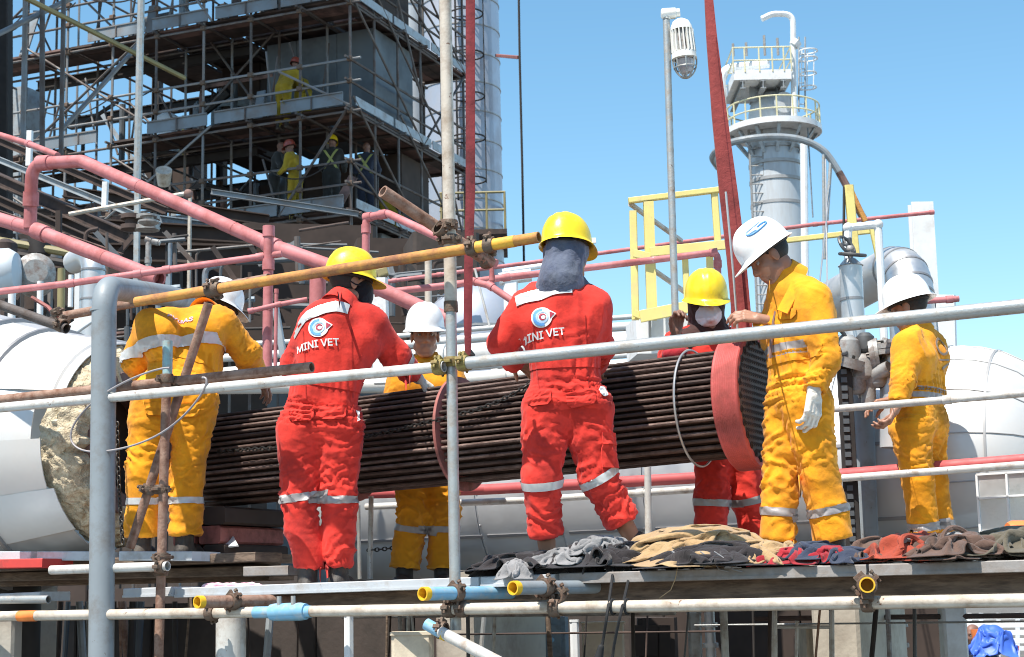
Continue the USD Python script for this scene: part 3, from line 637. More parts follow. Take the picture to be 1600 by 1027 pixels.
# silver elbow pipe
T = thing('silver_pipe', 'broad silver clad pipe with elbow rising behind the right-hand workers', 'pipe', PY(1440, 560, 14))
ep = fillet([PY(1285, 480, 15.5), PY(1420, 405, 14), PY(1434, 640, 13.7)], .42, 14)
part(T, 'cladding', sweep(ep, 36 * mpp(14), 28), 'cladding')
for i in (3, 6, 9, 12, 14):
    d = ep[i + 1] - ep[i]; part(T, 'clad_band', lathe(ep[i], d, [(0, .19), (0, 36 * mpp(14) + .006), (.02, 36 * mpp(14) + .006), (.02, .19)], 28), 'band')
T = thing('silver_pipe', 'upright silver clad pipe topped by a dark handwheel valve', 'pipe', PY(1330, 600, 12.6))
part(T, 'cladding', rod(PY(1340, 640, 12.6), PY(1329, 414, 12.6), 18 * mpp(12.6), 24), 'cladding')
part(T, 'end_cap', lathe(PY(1329, 416, 12.6), Z, [(0, .1), (.03, .07), (.06, .04), (.06, 0)], 20), 'cladding')
part(T, 'clad_band', lathe(PY(1331, 470, 12.6), Z, [(0, .08), (0, .093), (.02, .093), (.02, .08)], 24), 'band')
part(T, 'valve_stem', rod(PY(1329, 405, 12.6), PY(1327, 372, 12.6), .02, 8), 'handwheel')
for (x, y, rr, dd) in ((1332, 398, .10, A(.1, -.2, 1)), (1323, 384, .085, A(.7, -.7, .5))):
    w = part(T, 'handwheel', torus(PY(x, y, 12.5), dd, rr, .013, 24, 7), 'handwheel')
    _, s1, s2 = frame(unit(dd))
    for q in range(4):
        a = q * math.pi / 2; part(w, 'spoke', rod(PY(x, y, 12.5), PY(x, y, 12.5) + rr * (math.cos(a) * s1 + math.sin(a) * s2), .009, 6), 'handwheel')
part(T, 'handwheel_hub', trimesh.creation.icosphere(2, .035).apply_translation(PY(1328, 390, 12.5)), 'valve_grey')

# valve cluster between the two right-hand workers
YX = 9.62; kx = mpp(YX)
T = thing('valve_manifold', 'cluster of grey flanged valves and fittings between the two yellow workers', 'valves', PY(1365, 620, YX))
def blob(x, y, r, mt='valve_grey', name='valve_body', Y=YX):
    part(T, name, lathe(PY(x, y, Y) - Z * r, Z, [(0, 0), (0, r * .6), (r * .3, r * .95), (r, r), (r * 1.6, r * .9), (2 * r, r * .5), (2 * r, 0)], 14), mt)
def flange(x, y, R, d, mt='valve_grey', th=.03, Y=YX):
    p = PY(x, y, Y); f = part(T, 'flange', lathe(p, d, [(0, 0), (0, R), (th, R), (th, 0)], 20), mt)
    _, s1, s2 = frame(unit(d))
    for q in range(8):
        a = q * math.pi / 4; c = p + R * .78 * (math.cos(a) * s1 + math.sin(a) * s2); part(f, 'bolt', rod(c - unit(d) * .02, c + unit(d) * (th + .02), .009, 6), 'chain')
blob(1322, 548, .09); blob(1348, 575, .08); blob(1372, 588, .07); blob(1398, 560, .07); blob(1352, 536, .06, 'handwheel')
blob(1388, 595, .06, 'handwheel'); blob(1340, 600, .06)
part(T, 'elbow_pipe', sweep(fillet([PY(1358, 640, YX), PY(1356, 590, YX), PY(1390, 575, YX - .1)], .12), .045, 12), 'valve_grey')
part(T, 'stem', rod(PY(1318, 575, YX), PY(1308, 525, YX), .022, 8), 'handwheel')
part(T, 'stem', rod(PY(1398, 600, YX), PY(1396, 530, YX), .03, 8), 'valve_grey')
part(T, 'nozzle_pipe', rod(PY(1395, 700, YX), PY(1395, 545, YX), .075, 14), 'cladding')
flange(1395, 548, .14, Z); flange(1395, 557, .14, Z); flange(1322, 566, .12, A(.3, -.2, 1)); flange(1322, 574, .12, A(.3, -.2, 1))
flange(1360, 556, .10, A(1, -.3, .1)); flange(1366, 555, .10, A(1, -.3, .1))
part(T, 'red_fitting', rod(PY(1306, 568, YX), PY(1332, 566, YX), .028, 10), 'pink_pipe')
part(T, 'red_fitting', rod(PY(1385, 543, YX), PY(1410, 540, YX), .022, 10), 'pink_pipe')
for (a, b, c) in (((1308, 530), (1330, 545), .03), ((1335, 560), (1350, 620), .035), ((1372, 560), (1385, 530), .025), ((1345, 545), (1380, 552), .03)):
    part(T, 'spool', rod(PY(*a, YX + .05), PY(*b, YX + .05), c, 10), 'valve_grey')
w = part(T, 'handwheel', torus(PY(1310, 533, YX - .1), A(.6, -.7, .2), .085, .013, 20, 6), 'handwheel')

# perforated cable ladder and blue-grey column
YB = 9.55
T = thing('cable_ladder', 'dark slotted upright cable tray right of the big yellow worker', 'cable tray', PY(1328, 870, YB))
part(T, 'tray', beam(PY(1335, 875, YB + .02), PY(1318, 560, YB + .02), .085, .03, A(0, 1, 0)), 'dark_steel', smooth=False)
for i in range(24):
    p0_, p1_ = PY(1335, 875, YB - .045), PY(1318, 560, YB - .045); c = p0_ + (p1_ - p0_) * (i + .5) / 24
    part(T, 'slot_rung', beam(c + A(-.012, .045, 0), c + A(.022, .045, 0), .012, .03, c=0), 'duct_grey', smooth=False)
T = thing('steel_column', 'blue grey round steel column behind the handrails at right', 'column', PY(1355, 900, YB + .3))
part(T, 'shaft', rod(PY(1356, 905, YB + .3), PY(1343, 540, YB + .3), .072, 20), 'grey_pipe')

# ================================================================ clad horizontal vessel behind the bundle
TV = 4.0
VA = PT(1500, 728, TV)
def Sv(s): return VA + U * s
RV = 186 * VA[1] / FPX
T = thing('clad_vessel', 'long silver clad horizontal vessel with riveted sheets behind the tube bundle', 'vessel', Sv(-2) - Z * RV)
sl = -4.35; k = 0
while sl < -.05:
    L = min(.62, -sl); rr = RV + (.004 if k % 2 else 0)
    sh = part(T, 'cladding_sheet', lathe(Sv(sl), U, [(0, rr - .05), (0, rr), (.012, rr + .004), (.02, rr), (L - .004, rr), (L - .004, rr - .05)], 56), 'cladding')
    for j in range(7):
        a = math.radians(150 + j * 17); c = Sv(sl + .012) + (rr + .004) * (math.cos(a) * W + math.sin(a) * Z)
        if True: part(sh, 'rivet', trimesh.creation.icosphere(1, .008).apply_translation(c), 'band')
    sl += L; k += 1
part(T, 'end_head', lathe(Sv(-4.35), -U, [(0, RV - .01), (.1, RV * .96), (.25, RV * .8), (.38, RV * .5), (.44, 0)], 48), 'cladding_white')
hd = [(0, RV), (.10, RV * .995), (.22, RV * .97), (.34, RV * .92), (.46, RV * .83), (.56, RV * .70), (.64, RV * .52), (.69, RV * .3), (.71, 0)]
part(T, 'dished_head', lathe(Sv(0), U, hd, 56), 'cladding_white', label='pale dished end of the vessel with curved seams')
part(T, 'seam_band', lathe(Sv(-.01), U, [(0, RV - .02), (0, RV + .01), (.03, RV + .01), (.03, RV - .02)], 56), 'band')
for q in range(16):
    a = q * math.pi / 8 + .2; dv = math.cos(a) * W + math.sin(a) * Z
    part(T, 'gore_seam', sweep([Sv(s) + dv * (r + .002) for s, r in hd[:-1]], .004, 5), 'seam')
part(T, 'belt_seam', lathe(Sv(.30), U, [(0, RV * .93), (0, RV * .945), (.014, RV * .94), (.014, RV * .92)], 56), 'seam')
for a in (172, 207):
    dv = math.cos(math.radians(a)) * W + math.sin(math.radians(a)) * Z
    for q in range(7): part(T, 'lap_seam', beam(Sv(-4.3 + q * .62) + dv * (RV + .004), Sv(-3.72 + q * .62) + dv * (RV + .004), .02, .008, up=dv, c=0), 'band', smooth=False)
part(T, 'name_plate', beam(Sv(-1.1) + dv * (RV + .006), Sv(-.9) + dv * (RV + .006), .12, .006, up=dv, c=0), 'valve_grey', smooth=False)
for py, r in ():
    p = PT(1030, 795, TV - RV * .93); part(T, 'lap_seam', beam(p - U * 3.1, p + U * .9, .02, .012), 'white_steel', smooth=False)
for s in (-3.4, -.7):
    part(T, 'saddle', block(A(*Sv(s)[:2], 0), U, W, .3, RV * 1.5, Sv(0)[2] - RV * .75, .02), 'concrete', smooth=False)
# frame with pale edges fixed on the head (ladder-like stiffener)
for (a, b) in (((1528, 748), (1536, 875)), ((1528, 748), (1612, 742)), ((1533, 782), (1612, 776)), ((1536, 822), (1612, 812)), ((1572, 745), (1576, 815))):
    pass
T = thing('inspection_hatch', 'pale framed sheet panel with bright edges on the vessel at far right', 'panel', PT(1570, 830, 2.9))
hp = [PT(1526, 742, 2.95), PT(1620, 736, 2.95), PT(1624, 822, 2.95), PT(1532, 832, 2.95)]
nn = -unit(W)
part(T, 'sheet', TM([*hp, *[p + W * .01 for p in hp]], [[0, 1, 2], [0, 2, 3], [4, 6, 5], [4, 7, 6], [0, 4, 5], [0, 5, 1], [1, 5, 6], [1, 6, 2], [2, 6, 7], [2, 7, 3], [3, 7, 4], [3, 4, 0]]), 'cladding', smooth=False)
mid = lambda a, b, s=.5: a + (b - a) * s
for a, b in ((hp[0], hp[1]), (hp[3], hp[2]), (mid(hp[0], hp[3], .42), mid(hp[1], hp[2], .42)), (hp[0], hp[3]), (mid(hp[0], hp[1]), mid(hp[3], hp[2]))):
    part(T, 'edge_strip', beam(a - W * .008, b - W * .008, .012, .012, c=0), 'white_steel', smooth=False)

# ================================================================ left: exchanger shell with torn insulation
TB = 1.25
SA = PT(100, 705, TB)
def Ss(s): return SA + U * s
sx = lambda px, py=705: (PT(px, py, TB) - SA) @ U
T = thing('exchanger_shell', 'large silver clad exchanger shell with torn insulation at its open end', 'heat exchanger', Ss(0) - Z * .6)
s_end, s_cr0 = sx(206), sx(184)
prof = [(sx(-130), 1.00), (sx(-20), .95), (sx(30), .87), (sx(95), .76), (s_cr0 + .02, .66)]
ns = 14
for q in range(ns):          # gores of the conical cladding
    a0, a1 = q * 2 * math.pi / ns, (q + 1) * 2 * math.pi / ns; V, F = [], []
    drop = {11: .22, 6: .10}.get(q, rs.uniform(-.03, .05)); lift = rs.uniform(0, .008)
    am = math.degrees((a0 + a1) / 2)
    P_ = prof[:-1] + ([(prof[-1][0], prof[-1][1]), (sx(190), .645), (sx(204) + drop * .5, .63)] if am < 152 or am > 340 else [(prof[-1][0] - drop, prof[-1][1])])
    for s, r in P_:
        for a in np.linspace(a0, a1, 5): V.append(Ss(s) + (r + lift) * (math.cos(a) * W + math.sin(a) * Z))
    n0 = len(V)
    V += [Ss(0) + (v - Ss(0)) - (v - Ss(((v - SA) @ U))) / np.linalg.norm(v - Ss((v - SA) @ U)) * .006 for v in V]
    for i in range(len(P_) - 1):
        for j in range(4):
            b = i * 5 + j
            for o, fl in ((0, 0), (n0, 1)):
                t = [[b + o, b + 1 + o, b + 6 + o], [b + o, b + 6 + o, b + 5 + o]]; F += [x[::-1] for x in t] if fl else t
    e = (len(P_) - 1) * 5
    for j in range(4): F += [[e + j, e + j + 1, n0 + e + j + 1], [e + j, n0 + e + j + 1, n0 + e + j]]
    part(T, 'cladding_sheet', TM(V, F), 'cladding_white' if q not in (3, 9) else 'cladding', smooth=30)
for s_, r_ in ((sx(45), .85), (sx(98), .762)):
    part(T, 'strap', lathe(Ss(s_), U, [(0, r_ - .02), (0, r_ + .022), (.018, r_ + .016), (.018, r_ - .03)], 56), 'band')
# insulation: lumpy crust
nu, nv = 190, 34; V, F = [], []
for i in range(nv):
    s = s_cr0 - .05 + (s_end - s_cr0 + .12) * i / (nv - 1)
    base = .61 - .07 * max(0, (i / (nv - 1) - .55)) / .45
    if i == nv - 1: base = .40
    for j in range(nu):
        a = j * 2 * math.pi / nu; V.append((s, a, base))
V = np.array(V)
pos = np.stack([V[:, 0] * 3, np.cos(V[:, 1]) * 2.2, np.sin(V[:, 1]) * 2.2], 1)
bump_ = meshkit.fbm(pos * 3.2, 5, 5) - .5
bite = np.clip(meshkit.fbm(pos * 1.1 + 7, 3, 9) - .5, 0, 1) * 1.2
r = V[:, 2] + bump_ * .05 + (meshkit.fbm(pos * 11, 3, 3) - .5) * .055 - bite * .06
s = V[:, 0] + (meshkit.fbm(pos * 3.2 + 3, 5, 2) - .5) * .15
X = np.array([Ss(0)] * len(V)) + s[:, None] * U + r[:, None] * (np.cos(V[:, 1])[:, None] * W + np.sin(V[:, 1])[:, None] * Z)
for i in range(nv - 1):
    for j in range(nu):
        b, c = i * nu + j, i * nu + (j + 1) % nu; F += [[b, c, c + nu], [b, c + nu, b + nu]]
part(T, 'insulation', TM(X, F), 'insulation', smooth=50)
part(T, 'shell_flange', lathe(Ss(s_end), U, [(-.3, .38), (-.02, .38), (-.02, .46), (.07, .46), (.07, .34), (-.3, .34), (-.3, .38)], 48), 'deck_pink')
part(T, 'shell_inside', lathe(Ss(s_end - .25), U, [(0, 0), (.01, .36)], 32), 'soot')
part(T, 'nozzle', rod(Ss(sx(20)) - Z * .5, A(*Ss(sx(20))[:2], .3), .2, 20), 'dark_steel')
part(T, 'saddle', block(A(*Ss(sx(-40))[:2], 0), U, W, .4, 1.2, Ss(0)[2] - .75, .02), 'concrete', smooth=False)
rng2 = random.Random(5)
# ================================================================ pink fire-water pipes
def run(name, pts, dia_px, mt, label, R=.10, cat_='pipe', group=None, n=14, joints=(), Y=12.0, clamps=()):
    """A pipe along photograph points (x, y[, distance]); joints: indices of points that get a sleeve."""
    P = [PY(p[0], p[1], p[2] if len(p) > 2 else Y) for p in pts]
    r = dia_px / 2 * mpp(np.mean([p[1] for p in P]))
    T = thing(name, label, cat_, P[-1], group or {'fire_pipe': 'pink fire-water pipes', 'white_pipe': 'thin white pipes', 'insulated_pipe': 'level insulated pipes behind the workers', 'support_post': 'support posts at the left edge'}.get(name))
    part(T, 'tube', sweep(fillet(P, R), r, n), mt)
    if name == 'fire_pipe' and dia_px > 10:
        Fp = fillet(P, R); seg = np.r_[0, np.cumsum([np.linalg.norm(b - a) for a, b in zip(Fp, Fp[1:])])]; x = .55
        while x < seg[-1] - .2:
            c = np.array([np.interp(x, seg, [p[k] for p in Fp]) for k in range(3)]); c2 = np.array([np.interp(x + .01, seg, [p[k] for p in Fp]) for k in range(3)])
            part(T, 'weld_ring', lathe(c, c2 - c, [(-.008, r * .97), (-.005, r * 1.045), (.005, r * 1.045), (.008, r * .97)], n), mt); x += .8 + (len(name) * 7 + len(label) * 13) % 5 * .12
    for j in joints:
        if isinstance(j, int): i, s = j, 0.
        else: i, s = int(j), j - int(j)
        a, b = P[i], P[min(i + 1, len(P) - 1)]
        if i == len(P) - 1: a, b = P[i - 1], P[i]; s = 1.
        c = a + (b - a) * s; d = unit(b - a)
        part(T, 'sleeve', lathe(c - d * r * 1.1, d, [(0, r * .9), (0, r * 1.22), (r * 2.2, r * 1.22), (r * 2.2, r * .9)], n), mt)
    return T
Pk = 'pink_pipe'
run('fire_pipe', [(-40, 331, 13), (55, 360, 12.6), (240, 433, 12)], 23, Pk, 'thick pink pipe sloping in from the left edge below the raised elbow', R=.2, joints=(1.05, 2))
run('fire_pipe', [(47, 356, 12.6), (50, 256, 12.5), (128, 252, 12.3), (300, 328, 11.8), (420, 382, 11.4), (515, 416, 11.1), (700, 500, 10.8)], 22, Pk, 'thick pink pipe rising in an elbow at left and sloping down to the helmet', R=.14, joints=(.45, 1.25, 4.05))
run('fire_pipe', [(-20, 458, 11), (110, 443, 11), (215, 428, 11), (440, 397, 11)], 11, Pk, 'thin pink pipe crossing level from the left edge to the upright pink pipe', R=.05, joints=(1, 2, 2.2, 2.85))
run('fire_pipe', [(420, 362, 11), (417, 600, 11)], 16, Pk, 'upright pink pipe between the first two workers', R=.05, joints=(0, .22))
run('fire_pipe', [(497, 420, 11.2), (495, 520, 11.2)], 26, Pk, 'thick upright pink pipe in shade behind the red worker at left', R=.05)
run('fire_pipe', [(392, 486, 10.9), (435, 476, 10.9), (480, 468, 10.9)], 8, Pk, 'small pink branch pipe beside the upright pink pipe', R=.05, joints=(0, 1))
run('fire_pipe', [(432, 455, 10.9), (430, 580, 10.9)], 6, Pk, 'thin pink drop pipe below the small branch', R=.05, joints=(0,))
run('fire_pipe', [(571, 430, 11.5), (572, 340, 11.5), (606, 334, 11.4), (700, 378, 11), (775, 412, 10.8)], 13, Pk, 'pink pipe with square elbow above the yellow helmet, sloping behind the centre pole', R=.05, joints=(.8, 1.1, 1.8))
run('fire_pipe', [(585, 459, 11.5), (700, 446, 11.5), (770, 436, 11.5), (840, 428, 11.5), (1000, 409, 11.5), (1121, 394, 11.5), (1122, 440, 11.5)], 11, Pk, 'level pink pipe passing behind the centre worker to an elbow under the guard frame', R=.05, joints=(1, 2.3, 4.95, 5.4))
run('fire_pipe', [(560, 446, 14), (840, 409, 14), (1270, 351, 14), (1456, 332, 14)], 6.5, Pk, 'long thin pink pipe crossing the sky to the white column', R=.02, joints=(.2, .45, 2.02, 3))
run('fire_pipe', [(740, 440, 11.3), (766, 447, 11.2), (800, 470, 11.1)], 11, Pk, 'short pink valve branch beside the red sling', R=.05, joints=(0, 1))
run('fire_pipe', [(768, 395, 11.2), (769, 452, 11.2)], 8, Pk, 'short upright pink stub beside the red sling', R=.05, joints=(0, .7))
run('fire_pipe', [(1440, 471, 13.2), (1498, 467, 13.2)], 10, Pk, 'cut pink pipe end on the short white post', R=.02, joints=(.75,))
run('fire_pipe', [(-20, 205, 16), (45, 225, 15.5), (90, 243, 15)], 10, Pk, 'thin red pink pipe at the left edge above the big elbow', R=.05, joints=(1,))
run('fire_pipe', [(560, 772, 10.6), (760, 765, 10.2), (1120, 745, 9.4)], 17, 'red_pipe', 'red pink pipe in front of the vessel under the tube bundle', R=.05, joints=(.35, 1.3))
run('fire_pipe', [(1290, 744, 9.6), (1620, 718, 9)], 20, 'red_pipe', 'red pink pipe in front of the vessel at right', R=.05)
run('white_pipe', [(572, 792, 10.3), (820, 782, 9.8), (1130, 762, 9.2)], 11, 'white_tube', 'thin white pipe just below the red pipe under the bundle', R=.02, joints=(.3, 1.6))
run('white_pipe', [(1280, 750, 9.3), (1620, 725, 8.8)], 12, 'white_tube', 'thin white pipe along the red pipe at right', R=.02)
run('hand_rail', [(1296, 640, 8.9), (1480, 625, 8.5), (1620, 613, 8.3)], 12, 'white_tube', 'white handrail tube behind the worker at far right', R=.02, cat_='handrail', joints=(1,))
run('white_pipe', [(578, 905, 9.6), (580, 776, 9.6)], 8, 'white_tube', 'upright white tube right of the red worker at left', R=.02)
run('white_pipe', [(562, 905, 10), (560, 790, 10)], 6, 'galvanised', 'thin grey upright tube right of the red worker at left', R=.02)
run('white_pipe', [(1014, 900, 9.4), (1012, 730, 9.4)], 11, 'white_tube', 'upright white tube right of the centre worker', R=.02)

# bundle of level white pipes behind the workers
for i, (y, d, Y) in enumerate(((546, 34, 15), (521, 14, 15.6), (506, 8, 16.2), (565, 10, 14.6), (583, 24, 14.8))):
    run('insulated_pipe', [(330, y + 46 - 6 * i, Y + 1.2), (610, y + 20, Y + .6), (860, y - 4 + i, Y), (1030, y - 14, Y - .4)], d, 'cladding_white', ['broad white insulated pipe, thickest of the level run behind the workers', 'middle-sized white pipe just above the broad insulated pipe', 'thinnest white pipe, topmost of the level run', 'thin white pipe just below the broad insulated pipe', 'white pipe lowest in the level run, mostly hidden by the bundle'][i], R=.4, joints=(.5, 1.3, 1.7, 2.2), n=20)
T = thing('storage_tank', 'blue grey domed tank behind the red sling and centre pole', 'tank', PY(760, 540, 19))
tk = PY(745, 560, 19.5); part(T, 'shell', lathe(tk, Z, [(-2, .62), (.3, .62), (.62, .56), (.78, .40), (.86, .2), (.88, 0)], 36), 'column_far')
part(T, 'seam_band', lathe(tk + Z * .3, Z, [(0, .6), (0, .63), (.03, .63), (.03, .6)], 36), 'seam')
run('white_pipe', [(742, 420, 12.5), (765, 510, 12.5)], 4, 'white_tube', 'thin slanting white line beside the red sling', R=.02)
run('cream_post', [(669, 405, 12), (669, 480, 12)], 11, 'cream_tube', 'short cream post above the white helmet by the centre pole', R=.02, cat_='post')
T = thing('white_post', 'square white post right of the yellow helmet at left', 'post', PY(596, 600, 13))
part(T, 'post', beam(PY(597, 600, 13), PY(593, 436, 13), .13, .13, A(0, 1, 0)), 'white_steel', smooth=False)
part(T, 'cap', beam(PY(590, 428, 13), PY(606, 424, 13), .1, .06), 'rail_dull_yellow', smooth=False)
for (x0, y0, x1, y1, lb) in ((840, 414, 760, 425, 'white gutter pipe left of the centre worker'),):
    T = run('white_pipe', [(785, 425, 16), (870, 412, 16)], 9, 'white_steel', lb, R=.02)
T = thing('white_post', 'white post with box head left of the centre worker', 'post', PY(800, 540, 15.5))
part(T, 'post', beam(PY(800, 560, 15.5), PY(798, 440, 15.5), .14, .14, A(0, 1, 0)), 'white_steel', smooth=False)
part(T, 'head', beam(PY(780, 437, 15.5), PY(830, 430, 15.5), .16, .1), 'white_steel', smooth=False)

# ================================================================ left middle: pipe rack behind the pink pipes
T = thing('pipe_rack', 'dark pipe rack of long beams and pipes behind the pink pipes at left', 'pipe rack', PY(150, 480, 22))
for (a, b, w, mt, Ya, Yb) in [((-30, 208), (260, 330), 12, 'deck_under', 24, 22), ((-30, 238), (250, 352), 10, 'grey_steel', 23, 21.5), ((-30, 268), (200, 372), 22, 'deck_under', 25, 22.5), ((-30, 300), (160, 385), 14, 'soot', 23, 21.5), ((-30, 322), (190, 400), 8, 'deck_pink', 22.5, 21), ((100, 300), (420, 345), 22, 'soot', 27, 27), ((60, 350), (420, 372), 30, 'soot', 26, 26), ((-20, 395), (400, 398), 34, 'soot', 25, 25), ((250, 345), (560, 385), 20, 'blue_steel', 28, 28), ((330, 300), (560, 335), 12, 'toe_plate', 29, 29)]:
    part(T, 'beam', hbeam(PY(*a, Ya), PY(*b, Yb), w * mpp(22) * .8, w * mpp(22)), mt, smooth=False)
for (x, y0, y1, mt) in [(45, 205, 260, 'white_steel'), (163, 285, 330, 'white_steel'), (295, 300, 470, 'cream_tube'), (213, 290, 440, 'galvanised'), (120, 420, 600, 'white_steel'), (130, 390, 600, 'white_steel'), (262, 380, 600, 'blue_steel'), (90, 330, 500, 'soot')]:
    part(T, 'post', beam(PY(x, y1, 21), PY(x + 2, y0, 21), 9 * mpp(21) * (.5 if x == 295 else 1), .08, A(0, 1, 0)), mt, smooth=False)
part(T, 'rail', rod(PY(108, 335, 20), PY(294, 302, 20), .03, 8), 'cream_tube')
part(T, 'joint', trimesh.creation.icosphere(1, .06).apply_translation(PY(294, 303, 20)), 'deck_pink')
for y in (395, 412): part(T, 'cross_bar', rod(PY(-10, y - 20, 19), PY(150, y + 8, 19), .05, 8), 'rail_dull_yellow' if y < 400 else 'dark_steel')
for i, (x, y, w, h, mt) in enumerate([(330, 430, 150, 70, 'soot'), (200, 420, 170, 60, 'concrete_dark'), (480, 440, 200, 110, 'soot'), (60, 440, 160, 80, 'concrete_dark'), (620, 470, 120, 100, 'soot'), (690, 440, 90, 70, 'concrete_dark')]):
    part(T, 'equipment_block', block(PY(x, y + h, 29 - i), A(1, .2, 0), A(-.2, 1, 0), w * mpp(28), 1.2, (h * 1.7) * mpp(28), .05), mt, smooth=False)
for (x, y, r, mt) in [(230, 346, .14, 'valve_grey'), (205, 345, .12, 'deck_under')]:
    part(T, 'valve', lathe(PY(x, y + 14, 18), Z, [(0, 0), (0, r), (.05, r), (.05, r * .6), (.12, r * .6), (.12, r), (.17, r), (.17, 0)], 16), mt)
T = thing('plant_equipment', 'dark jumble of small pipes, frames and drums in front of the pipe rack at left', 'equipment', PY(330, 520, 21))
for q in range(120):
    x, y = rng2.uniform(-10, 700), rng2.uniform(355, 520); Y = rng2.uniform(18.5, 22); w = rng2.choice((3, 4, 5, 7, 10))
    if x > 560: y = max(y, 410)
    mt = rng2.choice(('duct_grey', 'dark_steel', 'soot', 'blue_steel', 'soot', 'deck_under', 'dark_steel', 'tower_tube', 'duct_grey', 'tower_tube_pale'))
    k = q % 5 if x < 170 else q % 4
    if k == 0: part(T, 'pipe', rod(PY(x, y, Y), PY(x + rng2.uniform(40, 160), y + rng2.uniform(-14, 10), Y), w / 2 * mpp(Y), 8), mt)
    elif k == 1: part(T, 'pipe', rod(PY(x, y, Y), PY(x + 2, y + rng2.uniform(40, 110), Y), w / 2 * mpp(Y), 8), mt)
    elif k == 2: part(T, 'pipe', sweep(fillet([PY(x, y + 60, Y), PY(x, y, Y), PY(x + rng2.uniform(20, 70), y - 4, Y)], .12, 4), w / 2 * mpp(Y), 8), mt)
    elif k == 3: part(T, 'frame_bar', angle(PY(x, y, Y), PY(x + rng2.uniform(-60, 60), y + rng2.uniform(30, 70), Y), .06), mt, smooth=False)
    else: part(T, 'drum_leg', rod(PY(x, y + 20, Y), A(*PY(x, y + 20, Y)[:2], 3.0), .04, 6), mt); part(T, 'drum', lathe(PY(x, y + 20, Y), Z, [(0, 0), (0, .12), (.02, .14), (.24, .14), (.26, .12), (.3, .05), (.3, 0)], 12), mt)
T = thing('silver_pipe', 'upright silver clad pipe with bend rising behind the grey elbow post at left', 'pipe', PY(147, 560, 14))
sp = fillet([PY(116, 410, 14.4), PY(147, 398, 14), PY(140, 570, 14)], .2, 9)
part(T, 'cladding', sweep(sp, 19 * mpp(14), 24), 'cladding')
for py in (424, 470, 538): part(T, 'clad_band', lathe(PY(146 - (py - 424) * .04, py, 14), Z, [(0, .09), (0, 19 * mpp(14) + .005), (.016, 19 * mpp(14) + .005), (.016, .09)], 24), 'band')
T = thing('grey_vessel', 'grey blue vessel end at the left edge below the pink pipe', 'vessel', PY(15, 460, 16))
part(T, 'shell', lathe(PY(-60, 430, 16), A(1, 0, .02), [(0, 0), (0, .25), (.48, .25), (.56, .2), (.6, 0)], 28), 'column_grey')
part(T, 'shell', lathe(PY(55, 436, 16.5), A(.3, -1, 0), [(0, 0), (0, .2), (.35, .2), (.42, .12), (.42, 0)], 28), 'valve_grey')
for (x, y0, y1, w, mt) in [(62, 440, 520, 10, 'white_steel'), (95, 420, 500, 12, 'rail_dull_yellow'), (18, 450, 500, 12, 'white_steel'), (110, 430, 480, 8, 'white_steel')]:
    run('support_post', [(x, y1, 15), (x + 1, y0, 15)], w, mt, {62: 'white support post nearest the grey vessel at left', 95: 'dull yellow support post by the silver pipe', 18: 'white support post at the left edge under the grey vessel', 110: 'thin white support post touching the silver pipe'}[x], R=.02, cat_='post')
run('vent_valve', [(231, 455, 13), (232, 375, 13), (250, 380, 13)], 9, 'valve_grey', 'small grey vent pipe with valve left of the yellow bent worker', R=.03, cat_='valve', joints=(0, .6, 1, 1.6))
# handwheel above the vent valve
T = thing('handwheel_valve', 'round grey valve body with wheel hanging above the small vent pipe', 'valve', PY(232, 345, 13))
part(T, 'body', lathe(PY(232, 352, 13), Z, [(0, 0), (0, .05), (.02, .085), (.035, .085), (.04, .04), (.07, .04), (.07, .07), (.08, .07), (.08, 0)], 20), 'valve_grey')
# blue grey brace, left
T = thing('steel_brace', 'white slanting steel brace behind the dark coupler at left', 'brace', PY(100, 530, 12.5))
part(T, 'flat', beam(PY(92, 530, 12.5), PY(150, 490, 12.5), .05, .09), 'white_steel', smooth=False)
T = thing('steel_brace', 'slanting grey steel brace behind the upright pink pipe', 'brace', PY(445, 580, 12.8))
part(T, 'flat', beam(PY(446, 575, 12.8), PY(430, 478, 12.8), .05, .09, A(0, 1, 0)), 'grey_steel', smooth=False)

# ================================================================ below the deck
def post(name, x, y0, y1, w, mt, Y, lb, d=None, cat_='column', t=None):
    if t is not None: Y = PT(x, 1000, t)[1]
    T = thing(name, lb, cat_, PY(x, y1, Y), {'concrete_pier': 'beige concrete piers below the deck', 'white_beam_post': 'pale posts below the deck'}.get(name)); k = mpp(Y)
    part(T, 'shaft', block(A(*PY(x, 1000, Y)[:2], 0), A(1, 0, 0), A(0, 1, 0), w * k, (d or w) * k, PY(x, y0, Y)[2], .015), mt, smooth=False)
    part(T, 'cap_plate', block(A(*PY(x, 1000, Y)[:2], PY(x, y0, Y)[2]), A(1, 0, 0), A(0, 1, 0), w * k * 1.06, (d or w) * k * 1.06, .015, .01), mt, smooth=False)
post('concrete_pier', 5, 968, 1040, 46, 'concrete', 12.5, 'beige concrete pier at the bottom left corner', cat_='pier', t=.12)
post('concrete_pier', 645, 992, 1040, 62, 'beige_block', 11, 'beige concrete block below the deck left of the centre pole', cat_='pier', t=.10)
post('concrete_pier', 942, 975, 1040, 62, 'beige_block', 12, 'beige concrete block behind the hanging ropes', cat_='pier')
post('concrete_pier', 1296, 978, 1040, 84, 'beige_block', 11.5, 'beige concrete block behind the thin ladder', cat_='pier')
post('white_beam_post', 1490, 950, 1040, 36, 'white_steel', 10.5, 'white steel post below the deck at right')
post('white_beam_post', 898, 972, 1040, 14, 'white_steel', 11, 'narrow white post left of the hanging ropes')
post('white_beam_post', 545, 962, 1040, 14, 'white_steel', 11.5, 'narrow white post below the deck right of the red worker', t=.08)
post('white_beam_post', 1086, 960, 1040, 20, 'galvanised', 11.5, 'grey white post below the sack')
T = thing('leg_pipe', 'pale grey round pipe leg below the deck at left', 'pipe', PY(362, 1040, 11.5))
